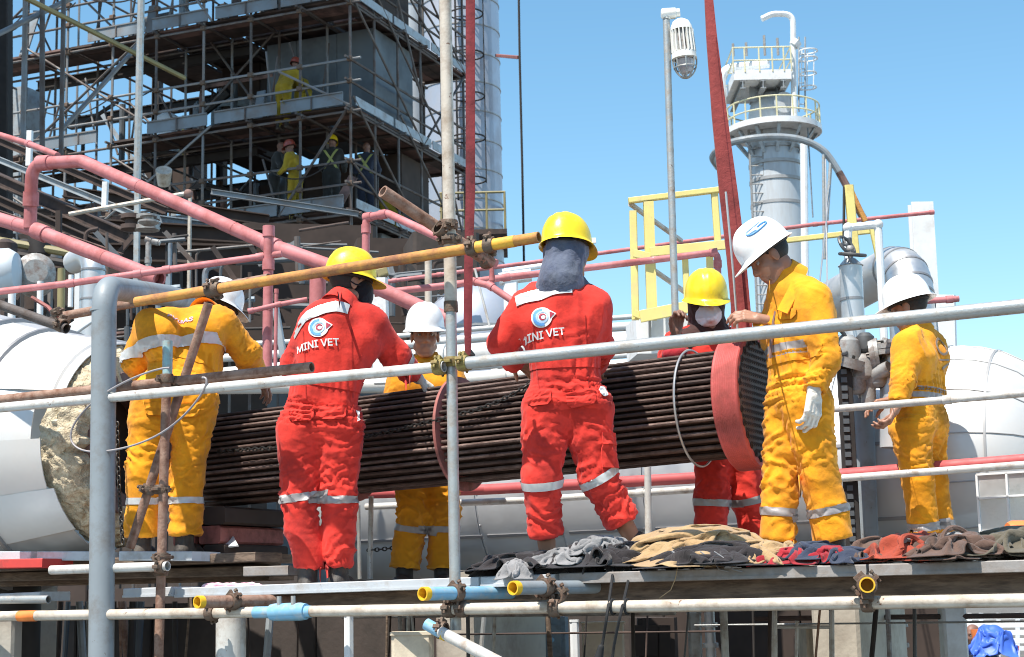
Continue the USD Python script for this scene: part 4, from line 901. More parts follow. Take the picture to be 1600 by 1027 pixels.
part(T, 'shaft', rod(A(*PT(362, 1000, .14)[:2], 0), PT(361, 962, .14), .075, 24), 'white_tube')
for (x, w, lb) in ((1110, 16, 'silver flanged pipe leg below the burlap sack'), (1372, 40, 'dark grey pipe leg below the open tube end'), (1400, 26, 'dark pipe leg right of the open tube end'), (1345, 26, 'dark round leg left of the open tube end')):
    T = thing('leg_pipe', lb, 'pipe', PY(x, 1040, 11), 'round pipe legs below the deck'); p = A(*PY(x, 1000, 11.2)[:2], 0); mt = 'cladding' if x == 1110 else 'blue_steel'
    part(T, 'shaft', rod(p, p + Z * PY(x, 950, 11.2)[2], w / 2 * mpp(11.2), 18), mt)
    for y in (980, 1012): part(T, 'flange', lathe(A(*p[:2], PY(x, y, 11.2)[2]), Z, [(0, 0), (0, w * .75 * mpp(11.2)), (.03, w * .75 * mpp(11.2)), (.03, 0)], 18), 'cladding' if x == 1110 else 'valve_grey')
T = thing('thin_ladder', 'thin white ladder hanging below the deck at right', 'ladder', PY(1240, 1040, 9.8))
for x, w in ((1209, .035), (1300, .022)): part(T, 'rail', rod(PY(x, 1045, 9.8), PY(x - 1, 905, 9.8), w / 2 + .005, 8), 'white_tube')
for y in (980, 1030): part(T, 'rung', rod(PY(1210, y, 9.8), PY(1300, y, 9.8), .011, 8), 'white_tube')
part(T, 'stay', rod(PY(1245, 970, 9.8), PY(1244, 1045, 9.8), .01, 8), 'white_tube')
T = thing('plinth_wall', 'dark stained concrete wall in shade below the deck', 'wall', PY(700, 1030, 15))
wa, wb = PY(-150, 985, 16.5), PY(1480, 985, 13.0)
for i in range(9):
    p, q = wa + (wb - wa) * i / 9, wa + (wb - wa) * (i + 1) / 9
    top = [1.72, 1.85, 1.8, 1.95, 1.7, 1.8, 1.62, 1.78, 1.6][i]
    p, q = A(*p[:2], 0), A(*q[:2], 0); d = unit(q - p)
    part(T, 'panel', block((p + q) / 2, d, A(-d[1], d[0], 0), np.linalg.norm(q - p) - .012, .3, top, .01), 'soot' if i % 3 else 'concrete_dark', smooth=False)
for i, (x, y, w, h, mt, lb) in enumerate([(450, 995, 120, 60, 'soot', 'dark equipment box below the deck under the red worker'), (195, 990, 70, 60, 'concrete_dark', 'dark cabinet below the deck behind the grey post'), (822, 985, 120, 50, 'blue_steel', 'dark blue machine body with small lights below the deck'), (1020, 985, 60, 50, 'soot', 'dark cabinet below the deck under the sack'), (1440, 965, 60, 70, 'blue_steel', 'dark blue cabinet left of the white post')]):
    T = thing('equipment_box', lb, 'equipment', PY(x, y + h, 12.5 + i * .2)); Y = 12.5 + .2 * i
    part(T, 'body', block(A(*PY(x, y, Y)[:2], .2), A(1, .1, 0), A(-.1, 1, 0), w * mpp(Y), .5, PY(x, y - 20, Y)[2] - .2, .03), mt, smooth=False)
    for j in range(3): part(T, 'door', beam(PY(x - w * .35 + j * w * .33, y - 8, Y - .29), PY(x - w * .35 + j * w * .33, y + 40, Y - .29), w * .28 * mpp(Y), .015, A(0, 1, 0)), mt, smooth=False)
    if i == 2:
        for xx in (820, 862): part(T, 'lamp', trimesh.creation.icosphere(1, .02).apply_translation(PY(xx, 1000, Y - .3)), 'blue_tape')
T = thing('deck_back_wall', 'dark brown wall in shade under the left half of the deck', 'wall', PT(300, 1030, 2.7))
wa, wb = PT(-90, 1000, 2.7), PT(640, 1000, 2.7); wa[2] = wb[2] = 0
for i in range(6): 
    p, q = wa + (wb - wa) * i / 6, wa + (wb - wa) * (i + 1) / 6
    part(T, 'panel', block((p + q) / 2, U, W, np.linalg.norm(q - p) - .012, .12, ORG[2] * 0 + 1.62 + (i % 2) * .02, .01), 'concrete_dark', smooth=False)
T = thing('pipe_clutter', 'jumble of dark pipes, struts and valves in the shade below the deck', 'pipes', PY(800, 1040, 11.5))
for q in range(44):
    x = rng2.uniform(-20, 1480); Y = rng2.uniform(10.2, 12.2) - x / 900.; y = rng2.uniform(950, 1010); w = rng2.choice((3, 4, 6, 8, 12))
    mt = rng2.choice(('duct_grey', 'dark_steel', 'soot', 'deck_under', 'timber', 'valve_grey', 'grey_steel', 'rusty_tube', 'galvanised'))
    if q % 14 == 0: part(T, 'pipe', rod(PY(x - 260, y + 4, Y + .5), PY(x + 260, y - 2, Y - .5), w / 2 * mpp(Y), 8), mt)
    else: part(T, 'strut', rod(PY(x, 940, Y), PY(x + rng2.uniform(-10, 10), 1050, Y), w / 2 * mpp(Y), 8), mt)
# far right below the deck: white barrier rails, tape, blue tarpaulin
T = thing('barrier', 'white slatted barrier far off at the bottom right corner', 'barrier', PY(1560, 1020, 24))
for y in (965, 978, 990, 1003): part(T, 'slat', beam(PY(1505, y, 24), PY(1640, y - 2, 23), .03, .07), 'white_steel', smooth=False)
for x in (1515, 1533, 1560, 1590): part(T, 'post', beam(PY(x, 1060, 24.2), PY(x, 958, 24.2), .06, .06, A(0, 1, 0)), 'white_steel', smooth=False)
T = thing('barrier_tape', 'red and white striped barrier tape in the bottom right corner', 'tape', PY(1560, 1010, 22))
for i in range(12): part(T, 'stripe', beam(PY(1512 + i * 8, 1009 + i * .4, 22), PY(1520 + i * 8, 1009.4 + i * .4, 22), .008, .06, c=0), 'red_pipe' if i % 2 else 'white_steel', smooth=False)
# ================================================================ the scaffold in front
def coupler(parent, c, d, r=.026, mt='coupler', spin=0.):
    """A double coupler: two half shells round the tube, with bolts, nuts and a flap."""
    d, a, b = frame(d); a, b = math.cos(spin) * a + math.sin(spin) * b, math.cos(spin) * b - math.sin(spin) * a
    R = r + .008; w = .046
    ms = [lathe(c - d * w / 2, d, [(0, r * .98), (0, R), (.012, R + .004), (w - .012, R + .004), (w, R), (w, r * .98)], 14)]
    for s in (-1, 1):
        ms.append(beam(c + a * s * (R + .008) - d * .017, c + a * s * (R + .008) + d * .017, .022, .018, b))
        ms.append(rod(c + a * s * (R + .010) - b * .024, c + a * s * (R + .010) + b * .034, .006, 8))
        ms.append(rod(c + a * s * (R + .010) + b * .022, c + a * s * (R + .010) + b * .034, .010, 6))
    ms.append(beam(c + b * (R + .003) - a * .022, c + b * (R + .003) + a * .022, .032, .014, d))
    return part(parent, 'coupler', ms, mt, smooth=40)
SC = thing('tube_scaffold', 'front scaffold of clamped tubes with deck planks carrying the workers', 'scaffold', ORG * A(1, 1, 0))
rT = .0262
# centre standard
q0, q1, q2 = PT(712, 985, 0), PT(704.5, 478, 0), PT(695, -40, 0)
CP = part(SC, 'standard', pipe(q0, q1, .026), 'galvanised', label='grey lower half of the centre pole')
part(SC, 'standard', pipe(q1 - Z * .02, q2, .030), 'cream_tube', label='cream upper half of the centre pole')
part(CP, 'joint_sleeve', lathe(q1 - Z * .03, Z, [(0, .026), (0, .033), (.05, .033), (.05, .026)], 16), 'coupler')
part(CP, 'tape', lathe(PT(711, 962, 0), Z, [(0, .026), (0, .029), (.045, .029), (.045, .026)], 16), 'blue_tape')
coupler(CP, PT(705.5, 566, 0), Z, .027, 'yellow_coupler', .5)
coupler(CP, PT(711, 930, 0), Z, .027, 'coupler', .9); coupler(CP, PT(711, 952, 0) , Z, .027, 'coupler', .2)
coupler(CP, PT(702, 352, 0), Z, .031, 'coupler', 1.2); coupler(CP, PT(703, 375, 0), Z, .031, 'coupler', .3)
# guard rail in two lengths, just in front of the pole
tg = -.055
G1 = part(SC, 'guard_rail', pipe(PT(-60, 643, tg), PT(694, 573, tg), rT), 'white_tube', label='white guard rail left of the centre pole')
G2 = part(SC, 'guard_rail', pipe(PT(716, 569, tg), PT(1680, 470, tg), rT + .003), 'galvanised', label='grey guard rail right of the centre pole')
coupler(G1, PT(686, 574, tg), U, rT, 'yellow_coupler', .4); coupler(G2, PT(724, 568, tg), U, rT, 'yellow_coupler', .4)
# ledger
L1 = part(SC, 'ledger', pipe(PT(-60, 964, tg), PT(1680, 937, tg), rT), 'cream_tube', label='long ledger tube below the deck planks')
lp = lambda x: PT(x, 963.5 - (x) * .0156, tg)
part(L1, 'tape', lathe(lp(398), U, [(0, rT), (0, rT + .002), ((lp(428) - lp(398)) @ U, rT + .002), ((lp(428) - lp(398)) @ U, rT)], 16), 'blue_tape')
part(L1, 'tape', lathe(lp(474), U, [(0, rT), (0, rT + .002), (.045, rT + .002), (.045, rT)], 16), 'blue_tape')
part(L1, 'tape', lathe(lp(30), U, [(0, rT), (0, rT + .002), (.12, rT + .002), (.12, rT)], 16), 'orange_mark')
part(L1, 'joint_sleeve', lathe(lp(424), U, [(0, rT), (0, rT + .012), (.03, rT + .016), (.17, rT + .016), (.2, rT + .012), (.2, rT)], 16), 'blue_tape', label='blue sleeve coupler on the ledger')
for x in (437, 459): part(L1, 'bolt', rod(lp(x) + A(0, -.02, .02), lp(x) + A(0, -.02, .075), .011, 8), 'galvanised')
coupler(L1, lp(330), U, rT, 'coupler', 1.0); coupler(L1, lp(868), U, rT + .004, 'coupler', .6); coupler(L1, lp(872) + Z * .05, W, rT, 'coupler', .6); coupler(L1, lp(702), U, rT, 'coupler', .2); coupler(L1, lp(722), U, rT, 'coupler', .2)
coupler(L1, lp(1356), U, rT, 'coupler', .1)
# putlog tubes: open ends towards the camera
for (x, y, mt, c, lb, dx) in ((308, 941, 'rusty_tube', 345, 'rusty putlog tube with yellow end, leftmost', .3), (660, 928, 'blue_tape', 700, 'blue putlog tube by the centre pole', .3), (801, 919, 'grey_pipe', 868, 'grey putlog tube left of the hanging ropes', .3), (1355, 914, 'cream_tube', 1356, 'putlog tube facing the camera at right', .3)):
    p = PT(x, y, -.30); dirn = unit(W + (U * .22 if x < 1300 else -U * .28))
    a = part(SC, 'putlog_tube', pipe(p + dirn * .03, p + dirn * 2.4, .030, .005), mt, label=lb)
    part(a, 'painted_end', lathe(p, dirn, [(.12, 0), (.12, .0245), (0, .0245), (0, .0305), (.032, .0305)], 20), 'yellow_paint_end')
    coupler(a, p + dirn * .22, dirn, .03, 'coupler', .7)
    if x > 1300:
        part(a, 'swivel', beam(p + dirn * .2 - Z * .03, lp(1356) + Z * .02, .05, .05, U), 'coupler')
# left group of tubes
part(SC, 'rail', pipe(PT(-60, 631, .10), PT(487, 574, .10), .027, .006), 'rusty_tube', label='rusty rail with open end in front of the first two workers')
LS = part(SC, 'standard', pipe(PT(247, 1060, .05), PT(262, 533, .05), .024), 'rusty_tube', label='rusty upright standard in front of the yellow bent worker')
part(LS, 'painted_top', lathe(PT(261.5, 590, .05), PT(262, 533, .05) - PT(261.5, 590, .05), [(0, .024), (0, .026), (np.linalg.norm(PT(262, 533, .05) - PT(261.5, 590, .05)), .026), (np.linalg.norm(PT(262, 533, .05) - PT(261.5, 590, .05)), .02)], 16), 'teal_paint')
for y in (592, 871, 893): coupler(LS, PT(262 - (y - 533) * .0285, y, .05), Z, .026, 'coupler', y * .1)
coupler(LS, PT(252, 765, .05), Z, .026, 'coupler', .5)
BR = part(SC, 'brace', pipe(PT(203, 856, .14), PT(326, 474, .14), .024), 'rusty_tube', label='slanting rusty brace in front of the yellow bent worker')
coupler(BR, PT(232, 765, .13), PT(326, 474, .14) - PT(203, 856, .14), .025, 'coupler', .3); coupler(BR, PT(284, 606, .13), PT(326, 474, .14) - PT(203, 856, .14), .025)
O1 = part(SC, 'high_rail', pipe(PT(213, 472, -.12), PT(842, 371, -.12), .026, .006), 'ochre_tube', label='long orange brown tube crossing in front of the two helmets at left')
oy = lambda x: PT(x, 472 - (x - 213) * .1606, -.12)
part(O1, 'painted_band', lathe(oy(745), oy(800) - oy(745), [(0, .026), (0, .0275), (np.linalg.norm(oy(805) - oy(745)), .0275), (np.linalg.norm(oy(805) - oy(745)), .026)], 16), 'yellow_tube')
for x, sp in ((330, .4), (338, 1.2), (738, .3), (765, 1.0)): coupler(O1, oy(x), U, .027, 'coupler', sp)
part(SC, 'high_rail', pipe(PT(94, 495, .5), PT(420, 435, .5), .026), 'rusty_tube', label='brown tube end passing behind the grey elbow post')
DK = part(SC, 'dark_rail', pipe(PT(-60, 455, .25), PT(104, 514, .25), .028), 'dark_tube', label='dark tube slanting in from the left edge above the shell')
coupler(DK, PT(96, 508, .25), PT(104, 514, .25) - PT(-60, 455, .25), .03, 'coupler'); coupler(DK, PT(88, 488, .27), A(.4, .2, -1), .02, 'coupler')
part(DK, 'tail_chain', sweep([PT(50, 465, .3), PT(75, 480, .3), PT(92, 500, .3)], .012, 6), 'baffle')
RK = part(SC, 'raking_tube', pipe(PT(598, 299, -.25), PT(768, 412, .35), .030, .007), 'rusty_tube', label='rusty raking tube with open end above the helmet, clamped at the centre pole')
coupler(RK, PT(760, 407, .33), U, .031, 'coupler'); coupler(RK, PT(690, 358, -.02), PT(768, 412, .35) - PT(598, 299, -.25), .031, 'coupler')
W1 = part(SC, 'short_tube', pipe(PT(80, 891, -.02), PT(262, 885, -.02), .024), 'white_tube', label='short white tube clamped to the rusty standard')
coupler(W1, PT(252, 886, -.02), U, .025, 'coupler')
part(SC, 'short_tube', pipe(PT(-40, 938, .1), PT(76, 937, .1), .022), 'galvanised', label='short grey tube at the bottom left edge')
WD = part(SC, 'raking_tube', pipe(PT(684, 985, -.10), PT(800, 1046, -.55), .026), 'white_tube', label='white raking tube at the bottom centre')
part(SC, 'raking_tube_end', pipe(PT(666, 975, -.12), PT(690, 989, -.12), .027, .004), 'blue_tape', label='blue tube end at the bottom centre')
coupler(WD, PT(690, 985, -.1), U, .028, 'coupler', .4); part(WD, 'tag', beam(PT(696, 988, -.16), PT(692, 1000, -.16), .03, .03), 'yellow_paint_end')
# wire loop hanging on the standard
part(SC, 'wire_loop', sweep([CubicSpline(np.arange(9), np.array([PT(x, y, -.08) for x, y in ((265, 575), (215, 588), (150, 625), (112, 672), (125, 702), (180, 703), (255, 675), (312, 620), (316, 590))]))(s) for s in np.linspace(0, 8, 60)], .0055, 6), 'cable', label='loop of grey wire hung on the rusty standard')
# chain links
def chain(name, pts, label, link=.034, r=.004):
    P = np.array([A(p) for p in pts]); cs = CubicSpline(np.arange(len(P)), P) if len(P) > 2 else None
    T = thing(name, label, 'chain', P[-1]); dense = np.array([cs(s) if cs else P[0] + (P[1] - P[0]) * s for s in np.linspace(0, len(P) - 1, 300)])
    seg = np.r_[0, np.cumsum(np.linalg.norm(np.diff(dense, axis=0), axis=1))]; n = int(seg[-1] / (link * .72))
    for i in range(n):
        c = np.array([np.interp((i + .5) / n * seg[-1], seg, dense[:, k]) for k in range(3)]); c2 = np.array([np.interp(min((i + .6) / n, 1) * seg[-1], seg, dense[:, k]) for k in range(3)])
        d, a, b = frame(c2 - c + 1e-9); s = a if i % 2 else b
        th = np.linspace(0, 2 * math.pi, 11)
        part(T, 'link', sweep([c + d * math.cos(x) * link * .5 + s * math.sin(x) * link * .3 for x in th], r, 5, caps=False), 'chain')
    return T

# deck planks
def planks(name, pl, pr, rows, wid, th, mt, label=None, t0=.15, edge=None, gap=.012, cut=()):
    """Rows of planks from the front edge pl-pr back; mt may be a list."""
    a, b = PT(*pl, t0), PT(*pr, t0); d = unit(b - a); L = np.linalg.norm(b - a)
    for k in range(rows):
        segs = [0] + ([c if k == 0 else (c + .37 * (k % 2)) % 1 for c in cut]) + [1]; segs.sort()
        for i in range(len(segs) - 1):
            p, q = a + d * (L * segs[i] + .006), a + d * (L * segs[i + 1] - .006)
            off = W * (k * (wid + gap) + wid / 2) - Z * th / 2 + Z * rng.uniform(-.006, .004) * (k > 0)
            m = mt if isinstance(mt, str) else mt[k % len(mt)]
            pp = part(SC, name, channel(p + off, q + off, wid, th, t=.006) if False else beam(p + off, q + off, wid, th, c=.004), m, label=label if k == 0 else None, smooth=False)
            if k == 0:
                part(pp, 'edge_lip', beam(p + off - W * (wid / 2 + .003) - Z * (th / 2 - .008), q + off - W * (wid / 2 + .003) - Z * (th / 2 - .008), .006, .012, c=0), m, smooth=False)
planks('deck_plank', (191, 920), (270, 917), 1, .23, .048, 'deck_white', 'pale metal plank end by the rusty standard')
planks('deck_plank', (272, 919), (868, 897), 10, .24, .050, ['deck_white', 'deck_grey', 'timber', 'deck_grey'], 'pale metal plank at the front edge under the red workers', cut=(.82,))
planks('deck_plank', (872, 896), (1700, 872), 12, .24, .048, ['deck_grey', 'deck_grey', 'timber'], 'grey metal plank at the front edge under the right-hand workers', cut=(.62,))
# the beam under the right-hand planks, and one under the left
part(SC, 'deck_beam', beam(PT(870, 928, .30), PT(1700, 905, .30), .07, .10), 'timber', label='brown timber beam under the right-hand planks')
part(SC, 'deck_beam', beam(PT(300, 943, .32), PT(880, 925, .32), .07, .07), 'timber', label='brown timber beam under the left-hand planks')
part(SC, 'deck_beam', beam(PT(560, 946, .6), PT(1100, 930, .6), .05, .1), 'blue_steel')
# raised planks at left
for i, (xa, ya, xb, yb, t, mt) in enumerate([(-40, 862, 48, 862, .35, 'deck_white'), (58, 862, 145, 862, .35, 'deck_white'), (186, 862, 300, 862, .35, 'deck_white'), (-40, 875, 66, 873, .20, 'red_plank'), (-40, 896, 400, 885, .65, 'timber'), (300, 866, 420, 866, .9, 'timber'), (0, 928, 62, 925, .3, 'deck_white'), (-40, 905, 420, 893, .9, 'timber'), (380, 886, 450, 884, .5, 'deck_grey')]):
    p, q = PT(xa, ya, t), PT(xb, yb, t)
    part(SC, 'deck_plank', beam(p + W * .12 - Z * .024, q + W * .12 - Z * .024, .24, .05, c=.004), mt, smooth=False, label={3: 'red painted plank end at the left edge'}.get(i))
for k in range(5):
    p, q = PT(-60, 862, .62 + k * .25), PT(420, 862, .62 + k * .25); p[2] = q[2] = PT(186, 864, .35)[2] - .02
    part(SC, 'deck_plank', beam(p - Z * .024, q - Z * .024, .24, .05, c=.004), 'timber', smooth=False)
DECK_L = PT(186, 862, .35)[2]
DECK_R = PT(900, 896, .15)[2]

# ================================================================ grey elbow post at left
T = thing('elbow_post', 'thick grey painted pipe post with elbow at its top, at left', 'pipe', PT(158, 1060, -.05) * A(1, 1, 0))
rp = 19.5 * PT(160, 700, -.05)[1] / FPX
top = PT(163, 455, -.05)
part(T, 'pipe', sweep(fillet([A(*PT(158, 1040, -.05)[:2], 0), PT(158, 1040, -.05), top + Z * .02, PT(260, 462, 1.0), PT(300, 472, 1.8)], .14, 12), rp, 26), 'grey_pipe')
part(T, 'weld_ring', lathe(PT(161, 487, -.05), Z, [(0, rp * .9), (0, rp + .003), (.012, rp + .003), (.012, rp * .9)], 26), 'grey_pipe')

# ================================================================ the tube bundle
TBd = 1.15
ba, bb = PT(330, 722, TBd), PT(1168, 629, TBd)       # axis: left end, right end (middle of the tube sheet rim)
bd = unit(bb - ba); BL = np.linalg.norm(bb - ba)
_bx = unit(np.cross(bd, Z)); _bz = np.cross(_bx, bd)
BRad = 90 * PT(1090, 640, TBd)[1] / FPX
B = thing('tube_bundle', 'long rusty heat exchanger tube bundle with red end flange, slung on the deck', 'tube bundle', (ba + bb) / 2 - Z * BRad)
pit = .0315; rt = .0096; tubes = []
nn_ = int(BRad / pit) + 1
for i in range(-nn_, nn_ + 1):
    for j in range(-nn_ - 2, nn_ + 3):
        x, z = j * pit, i * pit
        if math.hypot(x, z) < BRad - rt: tubes.append((x, z, math.hypot(x, z)))
near_ = lambda t: t[2] + .12 * (t[0] * (-W @ _bx) + t[1]) / BRad * BRad
tubes.sort(key=lambda t: -near_(t))
for x, z, rr in tubes[:150]:
    o = _bx * x + _bz * z; sag = rng.uniform(-.005, .005)
    part(B, 'tube', sweep([ba + o, ba + o + bd * BL * .33 + _bz * sag, ba + o + bd * BL * .66 - _bz * sag, bb + o], rt, 8, caps=False), rng.choice(('tube_rust', 'tube_rust', 'tube_rust_dark', 'tube_rust_pale')))
part(B, 'inner_tubes', [rod(ba + _bx * x + _bz * z, bb + _bx * x + _bz * z, rt, 5) for x, z, rr in tubes[150:]], 'tube_rust', kind='stuff')
for px in (548, 722, 935):
    s = (PT(px, 700, TBd) - ba) @ bd
    part(B, 'baffle', lathe(ba + bd * s, bd, [(0, 0), (0, BRad + .022), (.016, BRad + .022), (.016, 0)], 48), 'baffle')
RF = 107 * bb[1] / FPX
fw = (PT(1184, 634, TBd) - PT(1141, 634, TBd)) @ bd * .93
FL = part(B, 'tube_sheet', lathe(bb - bd * fw * .5, bd, [(0, BRad * .9), (0, RF - .006), (.006, RF)] + [(.012 + (fw - .024) * i / 24, RF - (.0022 if i % 2 else 0)) for i in range(25)] + [(fw - .006, RF), (fw, RF - .006), (fw, RF * .9)], 72), 'flange_red', label='thick red end flange of the bundle')
FC = part(B, 'sheet_face', lathe(bb + bd * fw * .5, bd, [(0, RF * .95), (-.004, RF * .95), (-.004, 0)], 72), 'sheet_face')
hs = []
for x, z, rr in tubes:
    c = bb + bd * (fw * .5 - .0035) + _bx * x + _bz * z
    hs.append(lathe(c, bd, [(0, .0105), (.003, .0105), (.003, .0075), (-.0, .0075)], 7))
part(FC, 'tube_ends', hs, 'sheet_face', kind='stuff')
for i in range(28):
    a = i * 2 * math.pi / 28; c = bb + bd * fw * .49 + RF * .88 * (math.cos(a) * _bx + math.sin(a) * _bz)
    part(FC, 'bolt_hole', lathe(c, bd, [(.003, .018), (.006, .018), (.006, .012), (0, 0)], 10), 'hole')
part(B, 'core', lathe(ba, bd, [(0, 0), (0, BRad - 2.6 * pit), (BL, BRad - 2.6 * pit), (BL, 0)], 24), 'soot', kind='stuff')
# wire tie round the bundle and red rag on it
s = (PT(1088, 640, TBd) - ba) @ bd
part(B, 'wire_tie', torus(ba + bd * s, bd, BRad + .006, .006, 60, 6), 'wire')
T = thing('timber_bearer', 'dark timber bearers stacked under the far end of the tube bundle', 'timber blocks', ba + bd * .2 - Z * (BRad + .35))
for s_ in (.05, .24):
    for q in range(3):
        c = ba + bd * s_ - _bz * (BRad + .055 + .105 * q) + bd * rng.uniform(-.03, .03)
        part(T, 'block', beam(c - _bx * .30, c + _bx * .30, .15, .10), 'baffle' if q == 1 else 'soot', smooth=False)
# chain slung across the bundle, and hanging chains
def onb(px, py, lift=.012):
    """The point of the bundle's near surface at a pixel."""
    d = ray(px, py); o = EYE - ba; d_ = d - bd * (d @ bd); o_ = o - bd * (o @ bd); R = BRad + lift
    a_, b_, c_ = d_ @ d_, 2 * d_ @ o_, o_ @ o_ - R * R; disc = max(b_ * b_ - 4 * a_ * c_, 0)
    return EYE + d * ((-b_ - math.sqrt(disc)) / (2 * a_))
chain('lifting_chain', [onb(x, y) for x, y in ((340, 706), (430, 700), (520, 692), (596, 677), (660, 662), (700, 652), (745, 640), (790, 622), (830, 598))], 'dark lifting chain slung along the side of the tube bundle')
chain('hanging_chain', [PT(183, 660, .4), PT(186, 760, .4), PT(192, 850, .4)], 'rusty chain hanging beside the grey elbow post')
chain('hanging_chain', [PT(574, 860, 1.6), PT(600, 858, 1.6), PT(622, 855, 1.6)], 'short chain stretched low behind the red worker at left')
# slings up to the crane
def strap(name, pts, wid, mt, label, th=.012):
    T = thing(name, label, 'lifting sling', pts[-1], 'webbing slings up to the crane')
    P = [A(p) for p in pts]; ms = []
    side = A(1, 0, 0)
    V, F = [], []
    for i, p in enumerate(P):
        w = wid[i] / 2
        for sx_, sy_ in ((-1, -1), (-.3, -1.25), (.3, -1.25), (1, -1), (1, 1), (-1, 1)): V.append(p + side * sx_ * w + A(0, 1, 0) * sy_ * th)
    for i in range(len(P) - 1):
        for j in range(6):
            a, b = i * 6 + j, i * 6 + (j + 1) % 6; F += [[a, b, b + 6], [a, b + 6, a + 6]]
    for o, fl in ((0, 1), ((len(P) - 1) * 6, 0)):
        for j in range(1, 5): F.append([o, o + j + (0 if not fl else 1), o + j + (1 if not fl else 0)])
    part(T, 'webbing', TM(V, F), mt, smooth=40)
    return T
Yr = bb[1]
st = [PY(1103, -60, Yr - .1), PY(1112, 60, Yr - .1), PY(1124, 180, Yr - .08), PY(1138, 300, Yr - .05), PY(1150, 400, Yr), PY(1157, 478, Yr), PY(1160, 530, Yr)]
k_ = mpp(Yr)
T = strap('lifting_sling', st, [10 * k_, 17 * k_, 24 * k_, 29 * k_, 30 * k_, 30 * k_, 34 * k_], 'sling_red', 'broad red webbing sling rising from the bundle flange past the lamp')
part(T, 'edge_seam', sweep([p + A(.02, -.013, 0) for p in st[1:]], .003, 5), 'sling_dark')
part(T, 'lashing_wire', sweep([PY(1134, 300, Yr - .12), PY(1146, 430, Yr - .12), PY(1154, 535, Yr - .12)], .006, 6), 'wire')
Ys = 9.3; k_ = mpp(Ys)
st = [PY(735, -60, Ys), PY(735, 120, Ys), PY(735, 300, Ys), PY(732, 420, Ys), PY(731, 500, Ys), PY(731, 556, Ys)]
T = strap('lifting_sling', st, [15 * k_, 15 * k_, 15 * k_, 14 * k_, 13 * k_, 9 * k_], 'sling_dark', 'narrow dark red webbing sling hanging beside the centre pole')
part(T, 'hook', torus(PY(731, 562, Ys), A(0, 1, 0), .035, .014, 18, 8), 'chain')
part(T, 'hook_shackle', sweep([PY(722, 566, Ys), PY(726, 552, Ys), PY(733, 546, Ys), PY(740, 556, Ys)], .012, 8), 'chain')
# thin guy wires behind the big worker
T = thing('guy_wire', 'pair of thin steel wires rising right of the big yellow worker', 'wire', PY(1295, 560, 11))
part(T, 'wire', rod(PY(1281, 440, 11), PY(1297, 290, 13), .006, 6), 'wire'); part(T, 'wire', rod(PY(1294, 560, 11), PY(1290, 250, 13), .006, 6), 'wire')
# ================================================================ people
def surface_nets(F, org, h):
    """The zero surface of the field F (negative inside) on a grid of step h, as a closed mesh."""
    S = F < 0; n = np.array(F.shape) - 1
    c = [S[i:i + n[0], j:j + n[1], k:k + n[2]] for i in (0, 1) for j in (0, 1) for k in (0, 1)]
    tot = sum(x.astype(np.int8) for x in c); act = (tot > 0) & (tot < 8)
    idx = -np.ones(n, int); cells = np.argwhere(act); idx[act] = np.arange(len(cells))
    acc, cnt = np.zeros((len(cells), 3)), np.zeros(len(cells))
    for ax in range(3):
        o = [x for x in range(3) if x != ax]
        for u in (0, 1):
            for v in (0, 1):
                d = np.zeros(3, int); d[o[0]], d[o[1]] = u, v; e = d.copy(); e[ax] = 1
                a, b = F[tuple((cells + d).T)], F[tuple((cells + e).T)]; k = (a < 0) != (b < 0)
                t = a[k] / (a[k] - b[k]); p = np.tile(d.astype(float), (k.sum(), 1)); p[:, ax] = t
                acc[k] += p; cnt[k] += 1
    V = org + (cells + acc / cnt[:, None]) * h; Q = []
    for ax in range(3):
        o1, o2 = (ax + 1) % 3, (ax + 2) % 3
        sl0 = [slice(1, n[x]) for x in range(3)]; sl0[ax] = slice(0, n[ax]); sl1 = list(sl0); sl1[ax] = slice(1, n[ax] + 1)
        a, b = S[tuple(sl0)], S[tuple(sl1)]; k = np.argwhere(a != b); s = a[tuple(k.T)]
        base = k.copy(); base[:, o1] += 1; base[:, o2] += 1
        def ci(d1, d2):
            q = base.copy(); q[:, o1] += d1; q[:, o2] += d2; return idx[tuple(q.T)]
        q = np.stack([ci(-1, -1), ci(0, -1), ci(0, 0), ci(-1, 0)], 1); q[~s] = q[~s][:, ::-1]; Q.append(q)
    Q = np.vstack(Q); Q = Q[(Q >= 0).all(1)]
    return TM(V, np.vstack([Q[:, [0, 1, 2]], Q[:, [0, 2, 3]]]))
